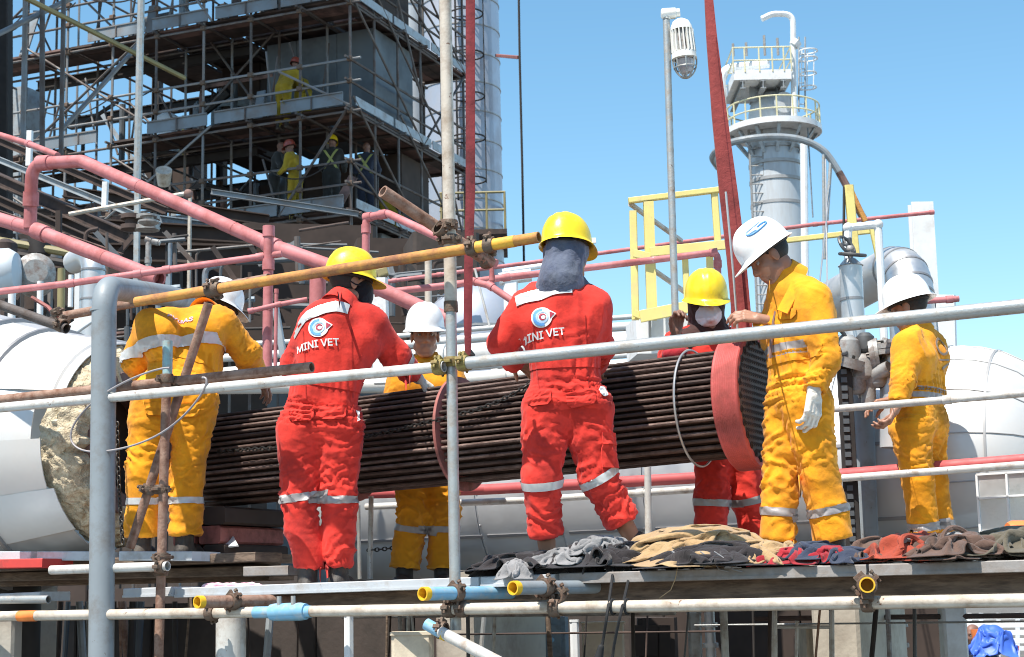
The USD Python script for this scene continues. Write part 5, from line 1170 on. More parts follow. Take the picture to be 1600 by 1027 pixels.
def sdf(prims, h, k=.03, pad=.05):
    """prims: ('c', a, b, ra, rb[, cut]) tapered limb, cut ends it flat at b; ('e', centre, radii, axes) ellipsoid; a leading '-' carves."""
    lo, hi = np.full(3, 1e9), np.full(3, -1e9)
    for p in prims:
        if p[0][0] == '-': continue
        if p[0] == 'c': r = max(p[3], p[4]); q = np.array([p[1], p[2]])
        else: r = max(p[2]); q = np.array([p[1]])
        lo = np.minimum(lo, q.min(0) - r); hi = np.maximum(hi, q.max(0) + r)
    lo -= pad; n = np.ceil((hi + pad - lo) / h).astype(int) + 1
    ax = [lo[i] + h * np.arange(n[i]) for i in range(3)]
    F = np.full(n, 1e3, np.float32)
    for p in prims:
        neg = p[0][0] == '-'; kind = p[0][-1]; kk = k
        if kind == 'c': r = max(p[3], p[4]); q = np.array([p[1], p[2]])
        else: r = max(p[2]); q = np.array([p[1]])
        a_, b_ = q.min(0) - r - .14, q.max(0) + r + .14
        s = [slice(max(0, int((a_[i] - lo[i]) / h)), min(n[i], int((b_[i] - lo[i]) / h) + 2)) for i in range(3)]
        X = np.stack(np.meshgrid(*[ax[i][s[i]] for i in range(3)], indexing='ij'), -1)
        if kind == 'c':
            a, b = A(p[1]), A(p[2]); d = b - a; L2 = max(d @ d, 1e-9); t = ((X - a) @ d) / L2; tc = np.clip(t, 0, 1)
            D = np.linalg.norm(X - a - tc[..., None] * d, axis=-1) - (p[3] + (p[4] - p[3]) * tc)
            if len(p) > 5 and p[5]: D = np.maximum(D, (t - 1) * math.sqrt(L2))
        else:
            Y = (X - A(p[1])) @ np.array(p[3]).T; R = np.array(p[2]); m = np.linalg.norm(Y / R, axis=-1); D = (m - 1) * R.min() * .5 + (m - 1) * m / np.maximum(np.linalg.norm(Y / R ** 2, axis=-1), 1e-6) * .5
        G = F[tuple(s)]
        if neg:
            hh = np.clip(.5 + .5 * (-D - G) / (.4 * kk) * .5, 0, 1); F[tuple(s)] = np.maximum(G, -D)
        else:
            hh = np.clip(.5 + .5 * (G - D) / kk, 0, 1); F[tuple(s)] = G * (1 - hh) + D * hh - kk * hh * (1 - hh)
    return surface_nets(F, lo, h)
def smoothed(m, it=6):
    trimesh.smoothing.filter_taubin(m, lamb=.5, nu=.53, iterations=it); return m
def axes(fwd, up):
    f = unit(fwd); l = unit(np.cross(up, f)); return np.array([f, l, np.cross(f, l)])     # rows: forward, left, up

def head_prims(c, Rm, neck):
    w = lambda *v: c + A(*v) @ Rm
    P = [('e', w(-.012, 0, .045), (.098, .077, .092), Rm), ('e', w(.030, 0, -.03), (.062, .060, .085), Rm),
         ('c', w(.060, -.012, -.098), w(.060, .012, -.098), .024, .024), ('c', w(.018, -.045, -.06), w(.055, -.022, -.092), .026, .022), ('c', w(.018, .045, -.06), w(.055, .022, -.092), .026, .022),
         ('c', w(.058, -.038, -.018), w(.062, -.03, -.03), .027, .025), ('c', w(.058, .038, -.018), w(.062, .03, -.03), .027, .025),
         ('c', w(.078, -.03, .038), w(.078, .03, .038), .017, .017)]
    N = [('-e', w(.096, s * .033, .013), (.018, .020, .013), Rm) for s in (-1, 1)]
    D = [('c', w(.088, 0, .018), w(.106, 0, -.022), .009, .014), ('c', w(.092, -.012, -.026), w(.092, .012, -.026), .010, .010),
         ('c', w(.080, -.020, -.060), w(.086, 0, -.058), .008, .010), ('c', w(.080, .020, -.060), w(.086, 0, -.058), .008, .010), ('c', w(.078, -.016, -.073), w(.078, .016, -.073), .010, .010)]
    E = [('e', w(-.004, s * .078, -.002), (.020, .009, .033), Rm) for s in (-1, 1)]
    return P, N, D, E
def head_mesh(c, Rm, neck, h=.0055):
    P, N, D, E = head_prims(c, Rm, neck); w = lambda *v: c + A(*v) @ Rm
    P = P + [('c', w(-.025, 0, -.05), A(neck) - Z * .03, .055, .062)]
    return sdf(P + N + [(*x,) for x in D + E], h, .016, .03)
def hand_prims(wr, d, palm, curl=.5, side=1, sc=1.0, thumb=.6):
    """wr: wrist; d: where the fingers point; palm: the way the palm faces; side: +1 puts the thumb on cross(d, palm)."""
    d = unit(d); palm = unit(A(palm) - d * (A(palm) @ d)); s = np.cross(d, palm) * side; P = []
    P.append(('c', wr - d * .03 * sc, wr + d * .02 * sc, .026 * sc, .026 * sc))
    L = [.044, .050, .046, .035]
    for i in range(4):
        o = s * (.030 - .0195 * i) * sc; kn = wr + d * (.088 - .004 * abs(i - 1.2)) * sc + o
        P.append(('c', wr + d * .018 * sc + o * .55, kn, .0165 * sc, .0125 * sc))
        a, p = 0., kn
        for q, (f, r) in enumerate(((1, .0098), (.62, .0088), (.5, .0078))):
            a += curl * (.75, 1.0, .7)[q] + .04 * i; v = d * math.cos(a) + palm * math.sin(a)
            e = p + v * L[i] * f * sc; P.append(('c', p, e, r * sc, (r - .0008) * sc)); p = e
    b = wr + d * .030 * sc + s * .024 * sc; v = unit(d * .75 + s * .62 + palm * thumb); e = b + v * .042 * sc
    P.append(('c', b, e, .0145 * sc, .0115 * sc)); v2 = unit(v + d * .4 + palm * .25); e2 = e + v2 * .030 * sc; P.append(('c', e, e2, .0105 * sc, .0098 * sc)); P.append(('c', e2, e2 + unit(v2 + palm * .3) * .022 * sc, .0098 * sc, .008 * sc))
    return P
def boot_mesh(an, toe, s=1.0):
    t = unit(A(toe) * A(1, 1, 0)); a = A(an) - Z * .075
    return sdf([('c', a + Z * .11 - t * .01, a + Z * .02 - t * .01, .052 * s, .05 * s), ('c', a - t * .04 + Z * -.0, a + t * .10, .042 * s, .046 * s), ('c', a + t * .08, a + t * .165 - Z * .008, .046 * s, .036 * s)], .009, .03, .03)
def helmet(T, c, fwd, up, mt, s=1.0, emblem=None, full=False):
    """A safety helmet: ribbed shell with peak, inside band."""
    Rm = axes(fwd, up); nphi, nel = 56, 16; V = []
    ph = np.arange(nphi) * 2 * math.pi / nphi
    def ring(a, off=0., dz=0., pk=0.):
        ca, sa = math.cos(a) ** .78, math.sin(a) ** .92
        out = []
        for p in ph:
            x, y = (.140 + off) * math.cos(p) * ca, (.115 + off) * math.sin(p) * ca
            fr = max(0, math.cos(p)); x += pk * fr ** 3 * .9; y *= 1 + 0 * pk
            rib = sum(math.exp(-((y - q) / .008) ** 2) for q in (-.035, 0, .035)) * .0035 * min(1, sa * 1.6) * (x > -.11)
            z = (.150 + off) * sa + rib + dz - pk * .18 * fr ** 2
            out.append((x, y, z))
        return out
    rows = [ring(math.pi / 2 * (1 - k / nel), 0) if k else [(0, 0, .1535)] * nphi for k in range(nel + 1)]
    rows += [ring(0, .003, -.012), ring(0, .014 + (.012 if full else 0), -.020, .055), ring(0, .015 + (.012 if full else 0), -.0245, .055), ring(0, .0, -.018, .02), ring(0, -.006, 0), ring(math.pi / 4, -.008), [(0, 0, .14)] * nphi]
    V = np.array(rows).reshape(-1, 3) * s; F = []
    for i in range(len(rows) - 1):
        for j in range(nphi):
            a, b = i * nphi + j, i * nphi + (j + 1) % nphi; F += [[a, a + nphi, b + nphi], [a, b + nphi, b]]
    H = part(T, 'helmet', TM(c + V @ Rm, F), mt, smooth=40)
    band = lambda z, o: [c + A((.128 + o) * math.cos(p), (.104 + o) * math.sin(p), z) @ Rm for p in np.linspace(0, 2 * math.pi, 40)]
    part(H, 'head_band', sweep(band(-.022, -.012), .009, 6, caps=False), 'strap_black')
    if emblem == 'swoosh':   # blue double hook on the side
        def onh(u, v):       # u along the shell, v up it
            p = u; a = v; ca, sa = math.cos(a) ** .78, math.sin(a) ** .92
            return c + (A(.140 * math.cos(p) * ca, .115 * math.sin(p) * ca, .150 * sa) * 1.012) @ Rm
        cv = [(1.05, .62), (1.2, .53), (1.45, .50), (1.75, .52), (2.0, .56), (2.06, .62), (1.9, .66), (1.6, .64)]
        cv2 = [(1.5, .57), (1.25, .60), (1.08, .63), (1.08, .72), (1.3, .745), (1.6, .76), (1.85, .78)]
        k1 = CubicSpline(np.arange(len(cv)), np.array(cv)); 
        part(H, 'emblem', sweep([onh(*k1(t)) for t in np.linspace(0, len(cv) - 1, 40)], .0042, 6), 'print_blue', label='blue hooked emblem')
        k2 = CubicSpline(np.arange(len(cv2)), np.array(cv2)); part(H, 'emblem', sweep([onh(*k2(t)) for t in np.linspace(0, len(cv2) - 1, 40)], .0034, 6), 'print_pale_blue')
    return H
def drape(T, name, shape, O, X, Y, host, mt, off=.004, th=.002, size=.014, rad=.5, label=None):
    """Lays a flat shape (shapely polygon or 2-D trimesh) onto the host surface as seen along the normal of the frame."""
    X, Y = unit(X), unit(A(Y) - unit(X) * (A(Y) @ unit(X))); N = np.cross(X, Y)
    ms = []
    if isinstance(shape, trimesh.Trimesh): ms = [shape]
    else:
        for g in getattr(shape, 'geoms', [shape]): ms.append(trimesh.creation.extrude_polygon(g, th, engine='earcut'))
    m = trimesh.util.concatenate(ms)
    v, f = trimesh.remesh.subdivide_to_size(m.vertices, m.faces, size, max_iter=12)
    hv, hn = host.vertices, host.vertex_normals; q = hv - O; k = (hn @ N > .12) & (np.linalg.norm(q, axis=1) < rad)
    u, w, z = q[k] @ X, q[k] @ Y, q[k] @ N
    near = np.abs(z) < rad * .75; u, w, z = u[near], w[near], z[near]
    key = np.round(np.stack([u, w], 1) / .008).astype(int); order = np.lexsort((-z, key[:, 1], key[:, 0])); key, u, w, z = key[order], u[order], w[order], z[order]
    first = np.r_[True, (np.diff(key, axis=0) != 0).any(1)]; pts = np.stack([u[first], w[first]], 1); zz = z[first]
    from scipy.interpolate import NearestNDInterpolator
    g = LinearNDInterpolator(pts, zz)(v[:, 0], v[:, 1]); bad = np.isnan(g); g[bad] = NearestNDInterpolator(pts, zz)(v[bad, 0], v[bad, 1])
    fz = g[f]; f = f[(fz.max(1) - fz.min(1) < .02)]
    return part(T, name, TM(O + v[:, :1] * X + v[:, 1:2] * Y + (g + off + v[:, 2] * (th / max(v[:, 2].max(), 1e-6)))[:, None] * N, f), mt, smooth=40, label=label)
def band_on(T, host, a, b, t0, t1, mt, rmax=.16, off=.004, name='reflective_band'):
    """The strip of the host garment between two planes across a-b, lifted a little: a sewn-on reflective band."""
    a, b = A(a), A(b); d = unit(b - a); m = trimesh.intersections.slice_mesh_plane(host, d, a + (b - a) * t0); m = trimesh.intersections.slice_mesh_plane(m, -d, a + (b - a) * t1)
    if not len(m.faces): return
    mid_ = a + (b - a) * (t0 + t1) / 2
    c = m.triangles_center; r = np.linalg.norm((c - mid_) - ((c - mid_) @ d)[:, None] * d, axis=1); m.update_faces(r < rmax); m.remove_unreferenced_vertices()
    if not len(m.faces): return
    m.merge_vertices(); v = m.vertices + m.vertex_normals * off
    part(T, name, TM(v, m.faces), mt, smooth=50)
GROUP = ['workers round the tube bundle']
def person(label, J, colour, hat, seed=1, h=.0105, skin='skin', hat_full=False, emblem=None, girth=1., hem=.078, cuffs=(True, True), hands=(None, None), glove=(None, None), bare_calf=False, folds=1., head=True, boots=True, belt=None, knee=.086, k_=.036, group=None, hair=True, torso_w=.105, legs=True, toes=None, sleeve=(1, 1), cat_='person', elastic=True):
    """J: joints in the place: neck, head, fwd, up, and pairs (image left, image right) sh, el, wr, hip, kn, an."""
    g = girth; base = (J['an'][0] + J['an'][1]) / 2; base = A(base[0], base[1], min(J['an'][0][2], J['an'][1][2]) - .1)
    T = thing('person', label, cat_, base, group or GROUP[0])
    sh, el, wr, hip, kn, an = (J[k] for k in ('sh', 'el', 'wr', 'hip', 'kn', 'an')); neck = J['neck']
    mid = lambda a, b, s=.5: a + (b - a) * s
    pel = (hip[0] + hip[1]) / 2; waist = mid(pel, neck, .36); P = []
    for s in (0, 1):
        i = lambda q: mid(q[s], q[1 - s], .2)
        wl = waist + (i(hip) - pel) * .95
        P += [('c', i(hip) + Z * .02, wl, .125 * g, (torso_w + (.0 if elastic else .008)) * g), ('c', wl, i(sh) - (neck - pel) * .12, torso_w * g, .118 * g), ('c', i(sh) - (neck - pel) * .12, mid(sh[s], neck, .25), .118 * g, .072 * g)]
        P += [('c', sh[s], el[s], .086 * g, .066 * g), ('c', el[s], mid(el[s], wr[s], .93 * sleeve[s]), .066 * g, .052 * g, True)]
        if legs: P += [('c', hip[s], kn[s], .120 * g, knee * g), ('c', kn[s], an[s], knee * g, hem * g, True)]
    P += [('c', waist, mid(waist, neck, .75), torso_w * 1.1 * g, .115 * g), ('c', mid(sh[0], neck, .3), mid(sh[1], neck, .3), .070 * g, .070 * g), ('c', mid(neck, waist, .12), neck + (J['head'] - neck) * .38, .080, .068, True)]
    m = smoothed(sdf(P, h, k_), 4)
    # folds: rings that bunch at the joints, drag lines, and crumples everywhere
    v, nrm = np.array(m.vertices), np.array(m.vertex_normals); disp = np.zeros(len(v))
    def site(p, ax_, R, amp, wl, tilt=.0, sd=0):
        ax_ = unit(ax_); q = v - p; wgt = np.exp(-((q ** 2).sum(1)) / R ** 2); _, b1, b2 = frame(ax_)
        n_ = meshkit.fbm(v * 9 + sd + seed * 3.7, 3, seed) - .5
        x = q @ ax_ + (q @ b1) * tilt + n_ * .26
        mk_ = np.clip(meshkit.fbm(v * 5.5 + sd * 2.1 + seed, 2, seed + sd) * 3.2 - 1.05, 0, 1)
        return wgt * amp * mk_ * (1 - 2 * np.abs(np.sin(x * math.pi / wl)) ** .7)
    for s in (0, 1):
        w_ = 1 if s else -1
        disp += site(el[s], el[s] - sh[s], .12, .010, .05, .5 * w_, 3 + s) + site(wr[s], wr[s] - el[s], .11, .007, .038, .2, 7 + s) + site(sh[s], el[s] - sh[s], .10, .007, .06, .8 * w_, 2)
        if legs: disp += site(kn[s], an[s] - kn[s], .19, .016, .085, .75 * w_, 11 + s) + site(an[s] - (an[s] - kn[s]) * .12, an[s] - kn[s], .15, .016, .075, .5 * w_, 17 + s) + site(hip[s] - Z * .10, kn[s] - hip[s], .17, .011, .075, 1.0 * w_, 5 + s) + site(mid(kn[s], hip[s], .45), kn[s] - hip[s], .15, .009, .085, .8 * w_, 25 + s)
    q = v - waist; ang_ = np.arctan2(q @ unit(np.cross(hip[1] - hip[0], Z)), q @ unit(hip[1] - hip[0]))
    near = np.exp(-((q @ unit(neck - pel)) / .075) ** 2) * (np.linalg.norm(q - np.outer(q @ unit(neck - pel), unit(neck - pel)), axis=1) < .26)
    if elastic: disp += near * (np.sin(ang_ * 24 + 3 * meshkit.noise(v * 12, seed)) * .004 - .006)
    disp += site(mid(waist, neck, .30), neck - waist, .16, .008, .085, .3, 31)
    # long drag folds: down the back and chest, slanting round the thighs and sleeves
    zt_ = (v - pel) @ unit(neck - pel); up_ = np.clip(zt_ / .15, 0, 1)[:, None]
    q1 = v * A(8, 8, 1.6); q2 = (v + (v[:, 2:] * A(.5, .3, 0))) * A(5, 5, 3.2)
    wq = q1 * up_ + q2 * (1 - up_) + (meshkit.fbm(v * 3 + seed, 2, seed + 1) - .5)[:, None] * .9
    r1 = 1 - 2 * np.abs(meshkit.fbm(wq + seed * 11, 2, seed + 5) * 2 - 1) ** .75
    am = np.clip(meshkit.fbm(v * 3.3 + seed * 2, 2, seed + 6) * 2.4 - .55, .15, 1)
    r2 = 1 - 2 * np.abs(meshkit.fbm(v * A(17, 17, 12) + seed * 5, 2, seed + 9) * 2 - 1)
    disp = disp * .8 + r1 * am * .017 + r2 * .0004
    m.vertices = v + nrm * (disp * folds * g)[:, None]
    gm = trimesh.Trimesh(m.vertices, m.faces, process=False)
    CV = part(T, 'coverall', gm, colour, smooth=True)
    if elastic and h < .012:
        band_on(T, gm, pel, neck, .36 - .045, .36 + .045, colour, .27, .004, 'waistband')
    # body: head with face, neck, forearms, hands, shins in one mesh
    body = []; Rm = axes(J['fwd'], J['up'])
    if head: body.append(head_mesh(J['head'], Rm, neck, .0055 if h < .012 else .014))
    core = [('c', pel, mid(pel, neck, .85), .08, .08), ('c', mid(sh[0], sh[1], .2), mid(sh[0], sh[1], .8), .05, .05)]
    for s in (0, 1):
        core += [('c', sh[s], el[s], .042, .038), ('c', el[s], wr[s], .040, .027)]
        if legs:
            core += [('c', hip[s], kn[s], .07, .05)]
            k_, a_ = kn[s], an[s]; d_ = unit(a_ - k_)
            core += [('c', k_, mid(k_, a_, .45), .048, .056), ('c', mid(k_, a_, .45), a_ + d_ * (.16 if bare_calf else .0), .056, .036)]
    body.append(sdf(core, .014 if h < .012 else .03, .03))
    bs = 'skin'
    for s in (0, 1):
        if hands[s]:
            d_, p_, c_, sd_ = hands[s]; hp_ = hand_prims(wr[s], d_, p_, c_, sd_, 1.0 if not glove[s] else 1.22)
            hm = sdf(hp_, .0034, .007, .02)
            if glove[s]:
                gm_ = part(T, 'glove', hm, glove[s], smooth=True); dd_ = unit(d_)
                part(gm_, 'cuff', sdf([('c', wr[s] + dd_ * .0, wr[s] - dd_ * .06, .034, .038, True)], .006, .01, .02), glove[s], smooth=True)
            else: body.append(hm)
    part(T, 'body', body, skin, smooth=True)
    if head:
        w = lambda *x: J['head'] + A(*x) @ Rm
        if hair:
            hm = sdf([('e', w(-.018, 0, .040), (.103, .083, .096), Rm), ('-e', w(.085, 0, -.03), (.095, .12, .10), Rm), ('-e', w(.04, 0, -.12), (.09, .14, .07), Rm)], .007 if h < .012 else .016, .01, .03)
            part(T, 'hair', hm, 'hair', smooth=True)
        for s in (-1, 1):
            e = part(T, 'eye', trimesh.creation.icosphere(2, .0118).apply_translation(w(.0735, s * .033, .012)), 'eye_white', smooth=True)
            part(e, 'iris', trimesh.creation.icosphere(1, .0065).apply_translation(w(.0795, s * .033, .011)), 'hair', smooth=True)
            part(T, 'eyebrow', sdf([('c', w(.091, s * .016, .036), w(.082, s * .048, .037), .0045, .003)], .003, .003, .01), 'hair', smooth=True)
        if hat: helmet(T, w(-.008, 0, .058), J['fwd'] if 'hfwd' not in J else J['hfwd'], J['up'] if 'hup' not in J else J['hup'], hat, 1.0, emblem, hat_full)
    # collar
    nd = unit(J['head'] - neck); cc = neck - nd * .005
    part(T, 'collar', lathe(cc, nd, [(-.03, .095), (.025, .080), (.05, .074), (.052, .069), (.02, .070), (-.02, .085), (-.03, .095)], 24), colour, smooth=60)
    if boots and legs:
        for s in (0, 1):
            part(T, 'boot', boot_mesh(an[s] + unit(an[s] - kn[s]) * .02, toes[s] if toes else J['fwd']), 'boot', smooth=True)
    return T, gm
def logo(T, O, X, Y, host, mark, text, size, tsize, mt='print_white', gap=None):
    """A round emblem with a corner and a drop in it, and a word below."""
    circ = Point(0, 0).buffer(1, 24); corner = Polygon([(.25, .98), (1.42, .12), (.2, -.98)]); outer = unary_union([circ, corner])
    sc = lambda g, k: __import__('shapely.affinity', fromlist=['x']).scale(g, size * k, size * k, origin=(0, 0))
    if mark:
        drape(T, 'emblem_ground', sc(outer, 1), O, X, Y, host, 'print_white', .004)
        ring = circ.buffer(-.14).difference(Point(.05, 0).buffer(.60, 24)).difference(Polygon([(.25, 2), (2, 2), (2, -2), (.35, -2), (.1, 0)]))
        drape(T, 'emblem_ring', sc(ring, 1), O, X, Y, host, 'print_blue', .0066)
        ring2 = Point(.02, 0).buffer(.62, 24).difference(Point(.08, 0).buffer(.45, 24))
        drape(T, 'emblem_ring', sc(ring2, 1), O, X, Y, host, 'print_pale_blue', .0066)
        tri = Polygon([(.80, .42), (1.24, .12), (.76, -.26)]); drop = Point(.08, 0).buffer(.34, 16).difference(Point(.14, -.02).buffer(.22, 16))
        drape(T, 'emblem_drop', sc(unary_union([tri, drop]), 1), O, X, Y, host, 'print_red', .0066)
    if text:
        tm = meshkit.text_mesh(text, tsize, .002, True); tm.apply_translation([-tm.bounds[:, 0].mean(), 0, 0])
        gp = -size * 1.5 - tsize * .7 if gap is None else gap
        drape(T, 'lettering', tm, A(O) + unit(Y) * gp, X, Y, host, mt, .0045, size=.02)
def flap(T, O, X, Y, host, w, hh, mt):
    g = Polygon([(-w / 2, hh / 2), (w / 2, hh / 2), (w / 2, -hh / 2 + .02), (w / 2 - .02, -hh / 2), (-w / 2 + .02, -hh / 2), (-w / 2, -hh / 2 + .02)])
    return drape(T, 'pocket_flap', g, O, X, Y, host, mt, .006, .007)
Yx = lambda px, t: PT(px, 700, t)[1]
def JJ(Y0, **k):
    """Joints from (x, y, extra metres away) in the photograph at distance Y0."""
    o = {}
    for n, p in k.items():
        o[n] = [PY(q[0], q[1], Y0 + (q[2] if len(q) > 2 else 0)) for q in p] if isinstance(p, list) else PY(p[0], p[1], Y0 + (p[2] if len(p) > 2 else 0))
    return o
back = A(0, -1, 0)

cloth('seam_red', (.40, .02, .015), .1, .2)
# --- centre worker, red coverall, seen from behind
Y0 = Yx(890, .52)
J = JJ(Y0, neck=(878, 446, -.02), head=(888, 398, 0), sh=[(826, 478), (924, 480)], el=[(785, 536, .02), (938, 545, .10)], wr=[(806, 566, .30), (925, 575, .34)], hip=[(854, 640), (916, 640)], kn=[(846, 752, -.04), (934, 746, .0)], an=[(853, 836, .02), (974, 816, .04)])
J['fwd'], J['up'] = A(.62, .78, -.12), unit(A(-.02, .15, 1))
P4, g4 = person('worker in red coverall, yellow helmet and blue neck cloth, seen from behind at centre', J, 'coverall_red', 'helmet_yellow', 4, hem=.084, knee=.082, bare_calf=True, hands=((A(.5, .8, -.1), A(.3, 0, -1), .3, 1), (A(.1, 1, -.1), A(0, 0, -1), .3, -1)), boots=False, girth=1.03, torso_w=.098, toes=None)
for s, n in ((0, 'left'), (1, 'right')):
    a = J['an'][s]; part(P4, 'boot', boot_mesh(a + unit(J['an'][s] - J['kn'][s]) * .15, A(.4, .9, 0)), 'boot', smooth=True)
bx, by = unit(A(1, .12, 0)), A(0, .1, 1)
O4 = PY(846, 497, Y0 - .12)
logo(P4, O4, A(1, .05, .10), A(-.02, .15, 1), g4, True, 'MINI VET', .050, .034)
drape(P4, 'shoulder_band', Polygon([(-.135, -.028), (.0, -.024), (.135, -.03), (.142, .03), (0, .038), (-.135, .030)]), PY(849, 460, Y0 - .1), A(1, .05, .13), A(0, .35, 1), g4, 'reflective', .005)
band_on(P4, g4, J['kn'][0], J['an'][0], -.02, .13, 'reflective', .17); band_on(P4, g4, J['kn'][1], J['an'][1], -.06, .10, 'reflective', .17)
flap(P4, PY(842, 622, Y0 - .1), A(1, 0, .05), Z, g4, .115, .075, 'coverall_red'); flap(P4, PY(908, 625, Y0 - .1), A(1, 0, .16), Z, g4, .14, .07, 'coverall_red')
drape(P4, 'hip_badge', Point(0, 0).buffer(.026, 12), PY(936, 613, Y0 - .05), A(1, .5, 0), Z, g4, 'print_white', .006)
for px, py in ((944, 705),):
    O_ = PY(px, py, Y0 - .02); pk_ = Polygon([(-.06, -.08), (.06, -.08), (.06, .07), (-.06, .07)]); drape(P4, 'cargo_pocket', pk_, O_, A(1, .7, .0), A(.10, 0, 1), g4, 'coverall_red', .006, .008); drape(P4, 'pocket_flap', Polygon([(-.065, .03), (.065, .03), (.065, .085), (-.065, .085)]), O_, A(1, .7, .0), A(.10, 0, 1), g4, 'coverall_red', .015, .005)
# neck cloth
w = lambda *x: J['head'] + A(*x) @ axes(J['fwd'], J['up'])
R4 = axes(J['fwd'], J['up'])
sc_ = sdf([('e', w(-.012, 0, .02), (.112, .092, .085), R4), ('c', w(-.03, 0, -.02), J['neck'] + A(-.01, -.02, .0), .090, .098), ('c', J['neck'] + A(-.01, -.03, .02), PY(858, 458, Y0 - .03), .085, .06), ('c', J['neck'], PY(905, 455, Y0 + .02), .08, .06)], .008, .03)
v = sc_.vertices; sc_.vertices = v + sc_.vertex_normals * ((1 - 2 * np.abs(meshkit.fbm(v * A(12, 12, 6), 3, 3) * 2 - 1)) * .012)[:, None]
part(P4, 'neck_cloth', sc_, 'scarf_blue', smooth=True)
for s in (-1, 1): part(P4, 'helmet_clip', beam(w(.045, s * .125, .04), w(.045, s * .125, .065), .02, .012), 'helmet_white')

# --- red worker at left, seen from behind, bending over the bundle
Y0 = Yx(500, .50)
J = JJ(Y0, neck=(532, 473, .0), head=(548, 447, .06), sh=[(492, 507, -.02), (580, 508, .06)], el=[(462, 570, .10), (616, 555, .16)], wr=[(480, 602, .32), (648, 588, .36)], hip=[(470, 672), (530, 672)], kn=[(467, 775, -.02), (530, 778, .0)], an=[(480, 888, .0), (530, 884, .02)])
J['fwd'], J['up'] = A(.92, .40, -.14), unit(A(.02, .06, 1))
P2, g2 = person('worker in red coverall, yellow helmet and black face mask, back turned, at left', J, 'coverall_red', 'helmet_yellow', 7, hem=.074, knee=.084, hands=((A(.4, .8, -.3), A(0, 0, -1), .4, 1), (A(.75, .5, -.45), A(-.3, .3, -1), .5, -1)), glove=('glove_white', 'glove_white'), girth=1.06, torso_w=.108, toes=(A(-.1, 1, 0), A(.2, 1, 0)))
logo(P2, PY(497, 511, Y0 - .14), A(1, 0, .09), A(.05, .15, 1), g2, True, 'MINI VET', .053, .036)
drape(P2, 'shoulder_band', Polygon([(-.17, -.10), (-.10, -.055), (0, -.026), (.11, -.03), (.122, .032), (.0, .036), (-.10, .005), (-.18, -.06)]), PY(510, 484, Y0 - .1), A(1, .05, .0), A(0, .5, 1), g2, 'reflective', .005)
band_on(P2, g2, J['kn'][0], J['an'][0], -.03, .08, 'reflective_grey', .17); band_on(P2, g2, J['kn'][1], J['an'][1], -.03, .08, 'reflective_grey', .17)
band_on(P2, g2, J['el'][1], J['wr'][1], .12, .32, 'reflective_grey', .12)
flap(P2, PY(472, 648, Y0 - .1), A(1, 0, .02), Z, g2, .13, .075, 'coverall_red'); flap(P2, PY(520, 645, Y0 - .1), A(1, 0, -.02), Z, g2, .14, .075, 'coverall_red')
drape(P2, 'hip_badge', Polygon([(-.012, .03), (.0, .0), (-.015, -.03), (.01, -.02), (.012, .01), (.022, .03)]), PY(557, 651, Y0 - .05), A(1, .6, 0), Z, g2, 'print_white', .006)
R2 = axes(J['fwd'], J['up']); w = lambda *x: J['head'] + A(*x) @ R2
mk = sdf([('e', w(.052, 0, -.03), (.075, .076, .088), R2), ('c', w(.06, 0, -.06), w(.05, 0, -.12), .062, .055)], .007, .02)
part(P2, 'face_mask', mk, 'mask_black', smooth=True)
part(P2, 'mask_strap', sweep([w(.03, -.082, -.01), w(0, -.088, -.012), w(-.03, -.085, .0)], .004, 5), 'mask_black')

# --- yellow worker at far left, bent, seen from behind
Y0 = Yx(265, .62)
J = JJ(Y0, neck=(322, 490, .22), head=(341, 488, .38), sh=[(236, 508, .02), (346, 506, .10)], el=[(212, 565, .10), (384, 552, .22)], wr=[(236, 600, .30), (402, 592, .5)], hip=[(240, 622), (304, 622)], kn=[(224, 735, -.02), (292, 735, .02)], an=[(222, 838, .0), (290, 836, .03)])
J['fwd'], J['up'] = A(.75, .60, -.35), unit(A(.34, .22, 1))
P1, g1 = person('worker in yellow coverall and white helmet bending over, back turned, leftmost', J, 'coverall_yellow', 'helmet_white', 12, hem=.084, girth=1.08, torso_w=.115, hands=(None, (A(.4, .6, -.5), A(-.3, 0, -1), .5, -1)), toes=(A(.1, 1, 0), A(.3, 1, 0)))
logo(P1, PY(281, 503, Y0 - .05), A(1, .1, -.16), A(.1, .6, 1), g1, False, 'PVGAS', .03, .031, 'print_violet', gap=0.)
pel = (J['hip'][0] + J['hip'][1]) / 2
band_on(P1, g1, A(pel[0], pel[1], pel[2]), pel + Z * .5 + A(-.06, .10, 0), .50, .61, 'reflective', .30, .009)
for s in (0, 1): band_on(P1, g1, J['kn'][s], J['an'][s], .42, .52, 'reflective', .17)
# seat pocket flaps and the yoke seam over the shoulders
flap(P1, PY(246, 640, Y0 - .1), A(1, 0, 0), Z, g1, .12, .07, 'coverall_yellow'); flap(P1, PY(296, 642, Y0 - .1), A(1, 0, 0), Z, g1, .12, .07, 'coverall_yellow')

